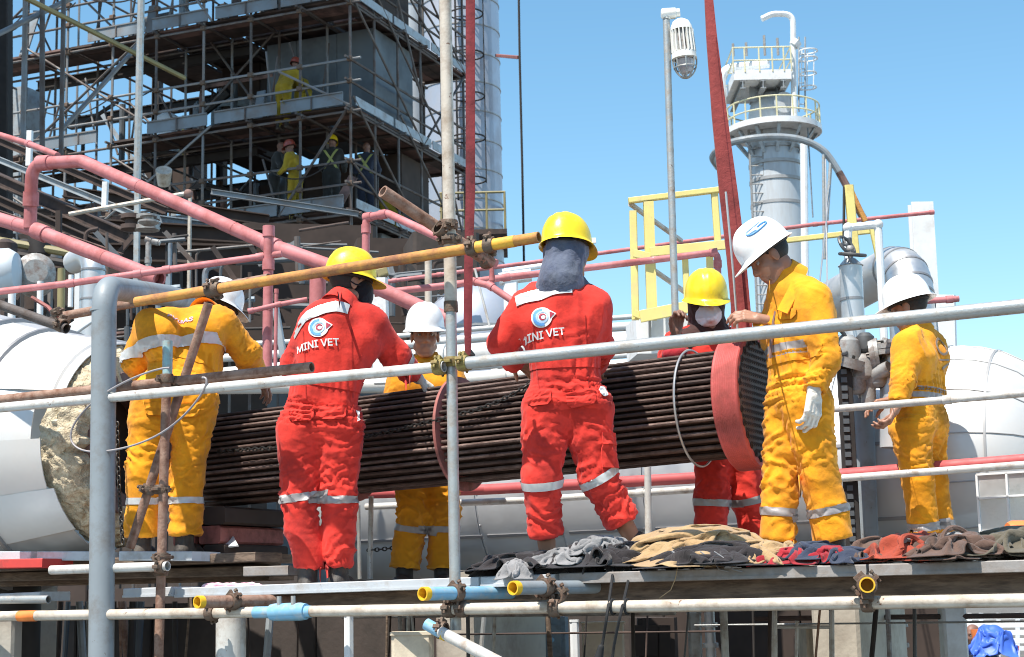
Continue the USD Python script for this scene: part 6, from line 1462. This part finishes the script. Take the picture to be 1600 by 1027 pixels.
# --- worker behind the bundle, facing the camera
Y0 = Yx(663, 1.68)
J = JJ(Y0, neck=(664, 567, .03), head=(664, 527, -.02), sh=[(628, 590), (702, 590)], el=[(612, 640, -.05), (722, 640, -.05)], wr=[(640, 640, -.3), (700, 650, -.3)], hip=[(645, 700), (692, 700)], kn=[(646, 800, -.02), (694, 800, .0)], an=[(632, 888, .0), (692, 888, .02)])
J['fwd'], J['up'] = A(.10, -1, -.12), unit(A(.0, .0, 1))
P3, g3 = person('worker in yellow coverall and white helmet facing the camera behind the bundle', J, 'coverall_orange', 'helmet_white', 15, hem=.090, skin='skin', hands=((A(.4, -.8, -.3), A(0, 0, -1), .4, -1), (A(-.3, -.8, -.3), A(0, 0, -1), .4, 1)), girth=1.0, toes=(A(-.2, -1, 0), A(.2, -1, 0)))
for s in (0, 1): band_on(P3, g3, J['kn'][s], J['an'][s], .25, .36, 'reflective_grey', .17)
part(P3, 'undershirt', lathe(J['neck'] - Z * .04 + A(0, -.02, 0), unit(A(0, .1, 1)), [(-.05, .10), (.03, .070), (.035, .062), (-.02, .08)], 24), 'coverall_yellow', smooth=60)

# --- worker crouched behind the flange, yellow helmet and white mask
Y0 = Yx(1105, 1.66)
J = JJ(Y0, neck=(1106, 524, .05), head=(1104, 480, -.03), sh=[(1072, 536, .02), (1146, 540, .02)], el=[(1050, 560, -.15), (1172, 570, -.05)], wr=[(1056, 524, -.30), (1150, 580, -.25)], hip=[(1118, 670), (1160, 670)], kn=[(1112, 780, -.02), (1168, 775, .05)], an=[(1110, 870, .0), (1190, 868, .1)])
J['fwd'], J['up'] = A(.05, -1, -.28), unit(A(.0, -.12, 1))
P5, g5 = person('worker in yellow helmet, dark hood and white face mask crouched behind the bundle flange', J, 'coverall_red', 'helmet_yellow', 21, hem=.092, skin='skin_dark', hands=((A(.1, -.2, 1), A(.4, -.9, 0), .9, -1), (A(-.3, -.6, -.5), A(0, 0, -1), .5, 1)), girth=.98, toes=(A(-.2, -1, 0), A(.2, -1, 0)))
R5 = axes(J['fwd'], J['up']); w = lambda *x: J['head'] + A(*x) @ R5
hood = sdf([('e', w(-.012, 0, .03), (.112, .094, .098), R5), ('c', w(-.02, 0, -.04), J['neck'] + A(0, -.02, .02), .088, .10), ('c', J['neck'] + A(0, -.02, 0), PY(1078, 535, Y0 - .03), .10, .07), ('c', J['neck'] + A(0, -.02, 0), PY(1136, 540, Y0 - .03), .10, .07), ('c', PY(1074, 535, Y0), PY(1050, 548, Y0 - .14), .072, .055), ('c', PY(1050, 550, Y0 - .14), PY(1056, 532, Y0 - .26), .055, .045), ('-e', w(.115, 0, -.005), (.075, .062, .075), R5)], .008, .025)
v = hood.vertices; hood.vertices = v + hood.vertex_normals * ((1 - 2 * np.abs(meshkit.fbm(v * A(12, 12, 7), 3, 8) * 2 - 1)) * .010)[:, None]
part(P5, 'hood', hood, 'hood_brown', smooth=True)
mk = sdf([('e', w(.066, 0, -.036), (.064, .070, .066), R5), ('c', w(.10, 0, .012), w(.130, 0, -.036), .026, .032)], .005, .02); v = mk.vertices
mk.vertices = v + mk.vertex_normals * ((meshkit.fbm(v * 30, 2, 4) - .5) * .014)[:, None]
part(P5, 'face_mask', mk, 'mask_white', smooth=True)
part(P5, 'goggles', sweep([w(.088 - .55 * abs(y) * abs(y) / .085, y, .028) for y in np.linspace(-.082, .082, 15)], .017, 8), 'strap_black')
for s in (0, 1): band_on(P5, g5, J['kn'][s], J['an'][s], .0, .12, 'reflective_grey', .17)

# --- big yellow worker at right, in profile, hand on the sling
Y0 = Yx(1250, 1.0)
J = JJ(Y0, neck=(1232, 432, .02), head=(1203, 404, -.02), sh=[(1228, 466, .16), (1272, 468, -.12)], el=[(1212, 535, .12), (1290, 562, -.17)], wr=[(1190, 499, -.02), (1272, 612, -.20)], hip=[(1236, 635, .08), (1262, 635, -.06)], kn=[(1220, 748, .05), (1280, 746, -.05)], an=[(1215, 846, .06), (1304, 844, -.04)])
J['fwd'], J['up'] = A(-.82, -.10, -.58), unit(A(-.62, -.02, .82))
P6, g6 = person('tall worker in yellow coverall and white emblem helmet, in profile, hand on the red sling', J, 'coverall_yellow', 'helmet_white', 31, hem=.088, knee=.080, k_=.026, hands=((A(-.92, .05, .22), A(-.1, .75, -.65), .5, -1), (A(-.12, -.05, -1), A(-.55, .85, 0), .55, 1)), glove=(None, 'glove_white'), girth=1.03, torso_w=.106, emblem='swoosh', toes=(A(-1, -.4, 0), A(.6, -.8, 0)), sleeve=(1.02, 1.0), skin='skin')
pel = (J['hip'][0] + J['hip'][1]) / 2
band_on(P6, g6, pel, J['neck'], .37, .46, 'reflective_grey', .19)
for s in (0, 1): band_on(P6, g6, J['kn'][s], J['an'][s], .47, .60, 'reflective_grey', .17)
flap(P6, PY(1228, 487, Y0 - .2), A(1, -.2, -.12), Z, g6, .09, .05, 'coverall_yellow')
part(P6, 'collar_flap', plate([PY(1238, 438, Y0 - .11), PY(1214, 484, Y0 - .13), PY(1230, 490, Y0 - .17), PY(1252, 448, Y0 - .14)], .008), 'coverall_yellow', smooth=False)
part(P6, 'zip', sweep([PY(x, y, Y0 - .06) for x, y in ((1216, 470), (1209, 500), (1205, 530), (1203, 560))], .008, 6), 'deck_pink')

# --- yellow worker at far right
Y0 = 9.3
J = JJ(Y0, neck=(1432, 512, .03), head=(1420, 484, .0), sh=[(1420, 540, -.12), (1455, 540, .12)], el=[(1412, 596, -.20), (1440, 600, .20)], wr=[(1400, 638, -.24), (1392, 626, .02)], hip=[(1424, 668, -.06), (1448, 668, .08)], kn=[(1434, 750, -.06), (1456, 750, .08)], an=[(1444, 832, -.02), (1468, 830, .1)])
J['fwd'], J['up'] = A(-.80, .40, -.22), unit(A(-.05, .02, 1))
P7, g7 = person('worker in yellow coverall and plain white helmet by the handrail, rightmost', J, 'coverall_yellow', 'helmet_white', 44, hem=.086, hands=((A(-.5, -.1, -.85), A(-.8, .2, .3), .6, 1), (A(-.9, .1, -.15), A(0, -.3, -1), .45, -1)), girth=1.0, torso_w=.11, hat_full=True, sleeve=(.85, .9), toes=(A(-1, -.3, 0), A(-1, .2, 0)))
pel = (J['hip'][0] + J['hip'][1]) / 2
band_on(P7, g7, pel, J['neck'], .26, .37, 'reflective_grey', .19)
for s in (0, 1): band_on(P7, g7, J['kn'][s], J['an'][s], .80, .95, 'reflective_grey', .17)
drape(P7, 'back_print', unary_union([Point(0, .03).buffer(.055, 12).difference(Point(0, .03).buffer(.04, 12)), Polygon([(-.05, -.06), (.06, -.05), (.06, -.04), (-.05, -.05)]), Polygon([(-.02, -.11), (.07, -.07), (.07, -.055), (-.02, -.095)])]), PY(1462, 552, Y0), A(.75, .6, 0), A(0, .1, 1), g7, 'print_grey', .006)

# seams down the back and across the shoulders
for T_, g_, O_, X_, L_, mt_ in ((P4, g4, PY(874, 530, Yx(890, .52) - .1), A(1, .05, .05), .24, 'seam_red'), (P2, g2, PY(512, 545, Yx(500, .5) - .1), A(1, .05, .03), .26, 'seam_red')):
    drape(T_, 'back_seam', Polygon([(-.118, -L_), (-.113, -L_), (-.121, .10), (-.126, .10)]), O_, X_, Z, g_, mt_, .002); drape(T_, 'back_seam', Polygon([(.118, -L_), (.123, -L_), (.131, .10), (.126, .10)]), O_, X_, Z, g_, mt_, .002)
GROUP[0] = 'workers on the scaffold tower'
# --- workers on the scaffold tower
def tower_worker(label, x, y, Y, hgt, colour, hat, seed, fwd, lean=0., arm=0):
    """y is the helmet's top; hgt the standing height in photograph pixels."""
    k = hgt / 170.; f = unit(A(*fwd, 0)); s = unit(np.cross(f, Z))
    b = PY(x, y + hgt, Y); m = lambda a, c, u: b + s * a + f * (c + lean * max(0, u - .85)) + Z * (u - .12 * max(0, u - .85) * lean * 2) * (mpp(Y) * hgt / 1.7)
    J = dict(neck=m(0, .05, 1.42), head=m(0, .09, 1.57), sh=[m(-.17, .03, 1.36), m(.17, .03, 1.36)], el=[m(-.26, .08, 1.08), m(.26, .12, 1.1)], wr=[m(-.22, .3, .98 + arm), m(.2, .32, 1.0 + arm)], hip=[m(-.09, 0, .88), m(.09, 0, .88)], kn=[m(-.11, .03, .48), m(.11, .02, .48)], an=[m(-.12, 0, .1), m(.12, 0, .1)])
    J['fwd'], J['up'] = f + A(0, 0, -.2), unit(Z + f * lean * .4)
    T, g = person(label, J, colour, hat, seed, h=.022, skin='skin_dark', folds=.9, hair=False, boots=True)
    return T, g, J
tower_worker('worker in yellow leaning over, back turned, on the upper scaffold deck', 442, 70, YT + .9, 130, 'work_yellow', 'helmet_red', 3, (.5, .8), .5)
tower_worker('crouched worker in yellow on the upper scaffold deck, right of the leaning one', 474, 92, YT + 1.4, 110, 'work_yellow', 'helmet_yellow', 5, (-.6, .8), .4)
tower_worker('worker in yellow standing on the lower scaffold deck', 462, 212, YT + .8, 134, 'work_yellow', 'helmet_red', 8, (-.8, .4), .1)
tower_worker('worker in dark clothes at the left of the lower scaffold deck group', 428, 214, YT + 1.3, 128, 'work_dark', None, 9, (.9, .1), .1)
for i, (x, y, lb, mt) in enumerate(((518, 206, 'worker in dark clothes with yellow crossed harness on the lower scaffold deck', 'work_dark'), (572, 214, 'worker in navy with bright crossed harness, back turned, right of the scaffold corner', 'work_navy'))):
    T, g, J = tower_worker(lb, x, y, YT + 1.2 + i * .4, 130, mt, 'helmet_yellow' if i == 0 else None, 14 + i, (.2, 1), .0)
    c = (J['sh'][0] + J['sh'][1]) / 2 - Z * .18
    for s in (-1, 1): drape(T, 'harness_strap', Polygon([(-.03 - .15 * s, .22), (.03 - .15 * s, .22), (.03 + .15 * s, -.22), (-.03 + .15 * s, -.22)]), c, A(1, -.1, 0), Z, g, 'hivis', .012, size=.04)
tower_worker('worker in yellow with red helmet bending low right of the scaffold corner', 622, 282, YT + 3.2, 116, 'work_yellow', 'helmet_red', 17, (-.7, .3), .6)
GROUP[0] = 'workers far off below the deck'
# worker below the deck at far right: blue clothes
T, g, J = tower_worker('worker in blue clothes far off at the bottom right corner', 1552, 982, 21, 190, 'work_navy', None, 25, (-.6, -.4), .2)
# ================================================================ things lying on the deck
def crumple(seed, n=36, squeeze=.5, mound=.10, edge=9., steps=110):
    """A unit square of cloth pushed together and let fall on a small mound: its buckles become the folds. edge: the deck ends at y = -edge."""
    r = np.random.RandomState(seed); g = np.linspace(-.5, .5, n); x, y = np.meshgrid(g, g, indexing='ij')
    p = np.stack([x, y, 0 * x], -1); L = 1 / (n - 1)
    w = np.stack([meshkit.fbm(np.stack([x * 5, y * 5, 0 * x + k * 9. + seed], -1), 3, seed + k) - .5 for k in range(3)], -1)
    w2 = meshkit.fbm(np.stack([x * 11, y * 11, 0 * x + seed], -1), 2, seed + 5) - .5
    p = p * squeeze + w * A(.22, .22, .0) * squeeze + np.stack([0 * x, 0 * x, .14 + w[..., 2] * .30 + w2 * .14], -1); q = p.copy()
    def fix(i, j, rest, k):
        d = p[j] - p[i]; l = np.linalg.norm(d, axis=-1, keepdims=True) + 1e-9; c = d * (.5 * k * (l - rest) / l); p[i] += c; p[j] -= c
    B = []
    for o in (0, 1):
        m = (n - 1 - o) // 2 * 2 + o
        B += [((slice(o, m, 2), slice(None)), (slice(o + 1, m + 1, 2), slice(None)), L, 1.), ((slice(None), slice(o, m, 2)), (slice(None), slice(o + 1, m + 1, 2)), L, 1.)]
        B += [((slice(o, m, 2), slice(0, -1)), (slice(o + 1, m + 1, 2), slice(1, None)), L * 1.414, .5), ((slice(o, m, 2), slice(1, None)), (slice(o + 1, m + 1, 2), slice(0, -1)), L * 1.414, .5)]
    for o in range(4):
        m = (n - 2 - o + 3) // 4 * 4 + o; i = np.arange(o, n - 2, 4)
        B += [((i, slice(None)), (i + 2, slice(None)), 2 * L, .10), ((slice(None), i), (slice(None), i + 2), 2 * L, .10)]
    for t in range(steps):
        v = (p - q) * .90; q = p.copy(); p += v; p[..., 2] -= .0016
        for _ in range(4):
            for b in B: fix(*b)
        fl = mound * np.exp(-((p[..., 0] / .22) ** 2 + (p[..., 1] / .20) ** 2)) + .006
        fl = np.where(p[..., 1] < -edge, -.30, fl); hit = p[..., 2] < fl
        p[..., 2] = np.where(hit, fl, p[..., 2]); q[hit] = p[hit] * .7 + q[hit] * .3
    for _ in range(12):      # no stray points
        e = np.pad(p, ((1, 1), (1, 1), (0, 0)), mode='edge'); nb_ = np.stack([e[:-2, 1:-1], e[2:, 1:-1], e[1:-1, :-2], e[1:-1, 2:]]); md = np.median(nb_, 0)
        bad = np.linalg.norm(p - md, axis=-1) > 1.5 * L; p[bad] = md[bad]
    for _ in range(2):
        e = np.pad(p, ((1, 1), (1, 1), (0, 0)), mode='edge'); p = p * .6 + .1 * (e[:-2, 1:-1] + e[2:, 1:-1] + e[1:-1, :-2] + e[1:-1, 2:])
    from scipy.ndimage import zoom
    p = zoom(p, (2, 2, 1), order=2, mode='nearest'); n *= 2
    idx = np.arange(n * n).reshape(n, n); a, b_, c, d = idx[:-1, :-1].ravel(), idx[1:, :-1].ravel(), idx[1:, 1:].ravel(), idx[:-1, 1:].ravel()
    return p.reshape(-1, 3), np.vstack([np.stack([a, b_, c], 1), np.stack([a, c, d], 1)]), n
_cr = {}
def heap(name, c, ex, sx_, sy_, hh, mt, label, cat_, seed, group=None, peaks=1.0, n=64, droop=0., sheets=None):
    """Crumpled cloths lying on the deck."""
    ex = unit(A(ex) * A(1, 1, 0)); ey = A(-ex[1], ex[0], 0); r = random.Random(seed); c = A(c)
    if hasattr(group, 'get'): group = None
    T = thing(name, label, cat_, c, group or {'dark_cloth': 'dark cloths on the deck', 'grey_cloth': 'grey rags on the deck', 'red_cloth': 'crimson cloths on the deck', 'navy_cloth': 'navy cloths on the deck', 'brown_cloth': 'brown gear on the deck'}.get(name))
    for k in range(sheets or (2 if sx_ > .3 else 1)):
        sd = (seed * 5 + k * 3) % 7; mo = .24 if hh > .19 else .10; ed = .17 if droop and k == 0 else 9.
        key = (sd, mo, ed)
        if key not in _cr: _cr[key] = crumple(sd + 3, mound=mo, edge=ed)
        p, f, n_ = _cr[key]; fl = -1 if (seed + k) % 2 and not droop else 1
        th = 0 if droop else r.uniform(-.5, .5); o = (r.uniform(-.12, .12) * sx_, r.uniform(-.12, .12) * sy_) if k else (0, 0)
        x, y = p[:, 0] * fl * math.cos(th) - p[:, 1] * math.sin(th), p[:, 0] * fl * math.sin(th) + p[:, 1] * math.cos(th)
        kz = hh * 1.15 / max(np.percentile(p[:, 2], 97), .05); z = np.where(p[:, 2] > 0, p[:, 2] * kz, p[:, 2] * .4); z = np.where(z > hh * .8, hh * .8 + .35 * hh * np.tanh((z - hh * .8) / (.8 * hh)), z)
        X = c + (x * sx_ / .52 + o[0])[:, None] * ex + (y * sy_ / .52 + o[1])[:, None] * ey + (z + .012 * k)[:, None] * Z
        m = TM(X, f if fl > 0 else f[:, ::-1]); v, ff = m.vertices, m.faces
        nv = m.vertex_normals; nb = len(v); e = trimesh.grouping.group_rows(m.edges_sorted, require_count=1); E = m.edges[e]
        part(T, 'cloth', TM(np.vstack([v + nv * .0022, v - nv * .0022]), np.vstack([ff, ff[:, ::-1] + nb, np.stack([E[:, 0], E[:, 0] + nb, E[:, 1] + nb], 1), np.stack([E[:, 0], E[:, 1] + nb, E[:, 1]], 1)])), mt, smooth=True)
    return T
def on_deck(px, t, z=None): p = PT(px, 800, t); return A(p[0], p[1], PT(px, 903 - .0 * px, t)[2] if z is None else z)
def dz(px, t):        # deck height under a pixel column
    a, b = PT(872, 896, .15), PT(1700, 872, .15); d = unit(b - a); p = PT(px, 880, t); return (a + d * ((p - a) @ d))[2]
def D(px, t, up=0.): p = PT(px, 880, t); return A(p[0], p[1], dz(px, t) + up)
heap('dark_cloth', D(840, .42), U, .46, .50, .10, 'rag_dark', 'dark crumpled cloth heap at the centre worker\'s feet', 'cloth', 3, droop=.05)
heap('dark_cloth', D(955, .40), U, .42, .46, .14, 'rag_dark', 'dark cloth heap between the centre worker and the burlap sack', 'cloth', 8, droop=.04)
heap('grey_cloth', D(884, .30, .03), U, .22, .22, .09, 'rag_grey', 'light grey rag lying over the dark cloth at left', 'cloth', 13)
heap('grey_cloth', D(940, .36, .07), U + A(0, .3, 0), .24, .20, .10, 'rag_grey', 'light grey rag draped on the dark cloth by the bare shin', 'cloth', 19)
heap('grey_cloth', PT(806, 905, .12) - Z * .01, U, .12, .16, .10, 'rag_grey', 'grey rag hanging over the deck edge beside the grey putlog tube', 'cloth', 23)
heap('burlap_sack', D(1095, .55), U, .74, .62, .20, 'burlap', 'tan burlap sack slumped open over dark cloth', 'sack', 31, peaks=.8)
heap('dark_cloth', D(1120, .30, .0), U, .50, .34, .11, 'rag_dark', 'dark cloth spilling out of the burlap sack', 'cloth', 37)
heap('burlap_sack', D(1195, .34, .0), U, .30, .30, .12, 'burlap', 'small tan burlap fold at the boots of the tall yellow worker', 'sack', 39)
heap('red_cloth', D(1240, .30), U, .24, .26, .085, 'rag_red', 'crimson cloth, leftmost of the heap below the tall yellow worker', 'cloth', 41)
heap('navy_cloth', D(1272, .36, .02), U, .24, .28, .09, 'rag_navy', 'navy cloth between two crimson cloths below the tall yellow worker', 'cloth', 43)
heap('red_cloth', D(1300, .32), U, .18, .22, .085, 'rag_red', 'small crimson cloth below the right boot of the tall yellow worker', 'cloth', 47)
heap('navy_cloth', D(1328, .34), U, .24, .28, .08, 'rag_navy', 'navy crumpled cloth right of the crimson cloths', 'cloth', 49)
heap('brown_cloth', D(1375, .40), U, .22, .28, .12, 'rag_brown', 'brown cloth roll left of the orange harness heap', 'cloth', 53)
heap('harness_heap', D(1445, .40), U, .32, .34, .12, 'web_orange', 'orange and brown webbing harness heap at the rightmost worker\'s feet', 'harness', 57)
heap('brown_cloth', D(1490, .36), U, .34, .34, .11, 'rag_brown', 'brown leather gear right of the orange harness heap', 'cloth', 59)
heap('brown_cloth', D(1520, .5), U, .30, .34, .10, 'rag_dark', 'dark cloth between the leather gear and the canvas bag', 'cloth', 60)
heap('canvas_bag', D(1585, .45), U, .36, .40, .13, 'canvas', 'olive canvas bag at the right edge of the deck', 'bag', 61)
# webbing loops in the harness heap
T = thing('webbing_strap', 'grey and orange webbing straps looped over the harness heap', 'straps', D(1460, .3, .1))
for i, (x, mt) in enumerate(((1428, 'web_orange'), (1440, 'rag_grey'), (1455, 'web_orange'), (1470, 'rag_brown'), (1485, 'rag_grey'), (1500, 'rag_brown'))):
    c = D(x, .22 + .03 * (i % 3), .06); part(T, 'strap', torus(c, unit(A(rng.uniform(-.6, .6), rng.uniform(-.9, -.2), rng.uniform(.1, .9))), .06 + .012 * (i % 3), .011, 22, 6, arc=4.6, start=i), mt)
T = thing('orange_float', 'orange plastic cylinder behind the canvas bag', 'container', D(1590, 1.0, .06))
part(T, 'body', lathe(D(1578, 1.0, .13), A(1, .1, 0), [(0, 0), (0, .05), (.02, .06), (.2, .06), (.22, .05), (.22, 0)], 18), 'orange_plastic')
# pink and white gloves on the left planks
for i, (x, lb) in enumerate(((335, 'leftmost pink and white work glove on the left planks'), (358, 'middle pink and white work glove on the left planks'), (384, 'pink work glove nearest the red worker\'s boots'))):
    c = PT(x, 918, .32); b = c - U * .03
    T = thing('work_glove', lb, 'glove', c, 'work gloves on the left planks'); part(T, 'glove', sdf(hand_prims(b, U + A(0, .1 * i, .1), A(0, -.3, -1), .35, 1 if i % 2 else -1, .9), .005, .008, .02), 'glove_pink', smooth=True)
# ropes hanging from the deck edge
T = thing('hanging_rope', 'pair of black ropes hanging over the deck edge below the centre worker', 'rope', PT(945, 1030, .0))
for pts in (((958, 880, .2), (956, 908, .1), (950, 950, -.09), (944, 990, -.09), (938, 1020, -.09), (930, 1045, -.09)), ((985, 888, .2), (980, 915, .1), (972, 950, -.09), (962, 995, -.09), (955, 1045, -.09))):
    part(T, 'rope', sweep([CubicSpline(np.arange(len(pts)), np.array([PT(*p) for p in pts]))(s) for s in np.linspace(0, len(pts) - 1, 30)], .0065, 6), 'black_rope')
part(T, 'knot', sdf([('c', PT(939, 1012, -.09), PT(935, 1030, -.09), .014, .02)], .004, .01, .02), 'black_rope')
for x in (958, 980): part(T, 'rope_turn', torus(lp(x), U, .031, .006, 20, 6), 'black_rope')
T = thing('loose_string', 'thin frayed string hanging from the sack over the deck edge', 'string', PT(1040, 930, .1))
part(T, 'string', sweep([PT(x, y, .12) for x, y in ((1060, 880), (1055, 905), (1048, 922), (1030, 935))], .002, 5), 'burlap')
for i in range(4): part(T, 'string', sweep([PT(x + i * 22, y, .2 - .03 * i) for x, y in ((1050, 862), (1068, 874), (1080, 890), (1094, 893))], .006 if i == 0 else .003, 5), 'rag_grey')
# red rag on the bundle
c = onb(1052, 552, .0)
T = thing('red_rag', 'small crimson rag lying on top of the tube bundle', 'cloth', c)
part(T, 'cloth', sdf([('c', c - bd * .04, c + bd * .05, .022, .026), ('c', c + Z * .0, c + bd * .02 - Z * .02, .02, .02)], .006, .02, .02), 'rag_red', smooth=True)
# white folded sheet at the far left
T = thing('white_sheet', 'white folded plastic sheet standing behind the yellow bent worker\'s boots', 'sheet', PT(345, 862, 1.0))
part(T, 'sheet', plate([PT(320, 858, .95), PT(372, 852, .85), PT(352, 815, 1.15), PT(330, 806, 1.2)], .01), 'white_steel', smooth=False)
part(T, 'flap', plate([PT(318, 820, 1.2), PT(332, 806, 1.2), PT(336, 860, .93), PT(322, 858, .95)], .01), 'white_steel', smooth=False)
# far small things under the deck at right
T = thing('blue_tarpaulin', 'blue tarpaulin bundle in the bottom right corner', 'tarpaulin', PY(1560, 1030, 20))
heap('blue_cover', PY(1556, 1030, 20), A(1, 0, 0), .42, .35, .40, 'blue_plastic', 'blue plastic cover heap in the bottom right corner', 'tarpaulin', 71)
stage.RemovePrim('/World/blue_tarpaulin')
T = thing('orange_bucket', 'small orange bucket by the blue cover at bottom right', 'bucket', PY(1530, 1005, 20.5))
part(T, 'body', lathe(PY(1535, 1012, 20.5), Z, [(0, 0), (0, .1), (.22, .13), (.22, .12), (.02, .09), (.02, 0)], 16), 'orange_plastic')
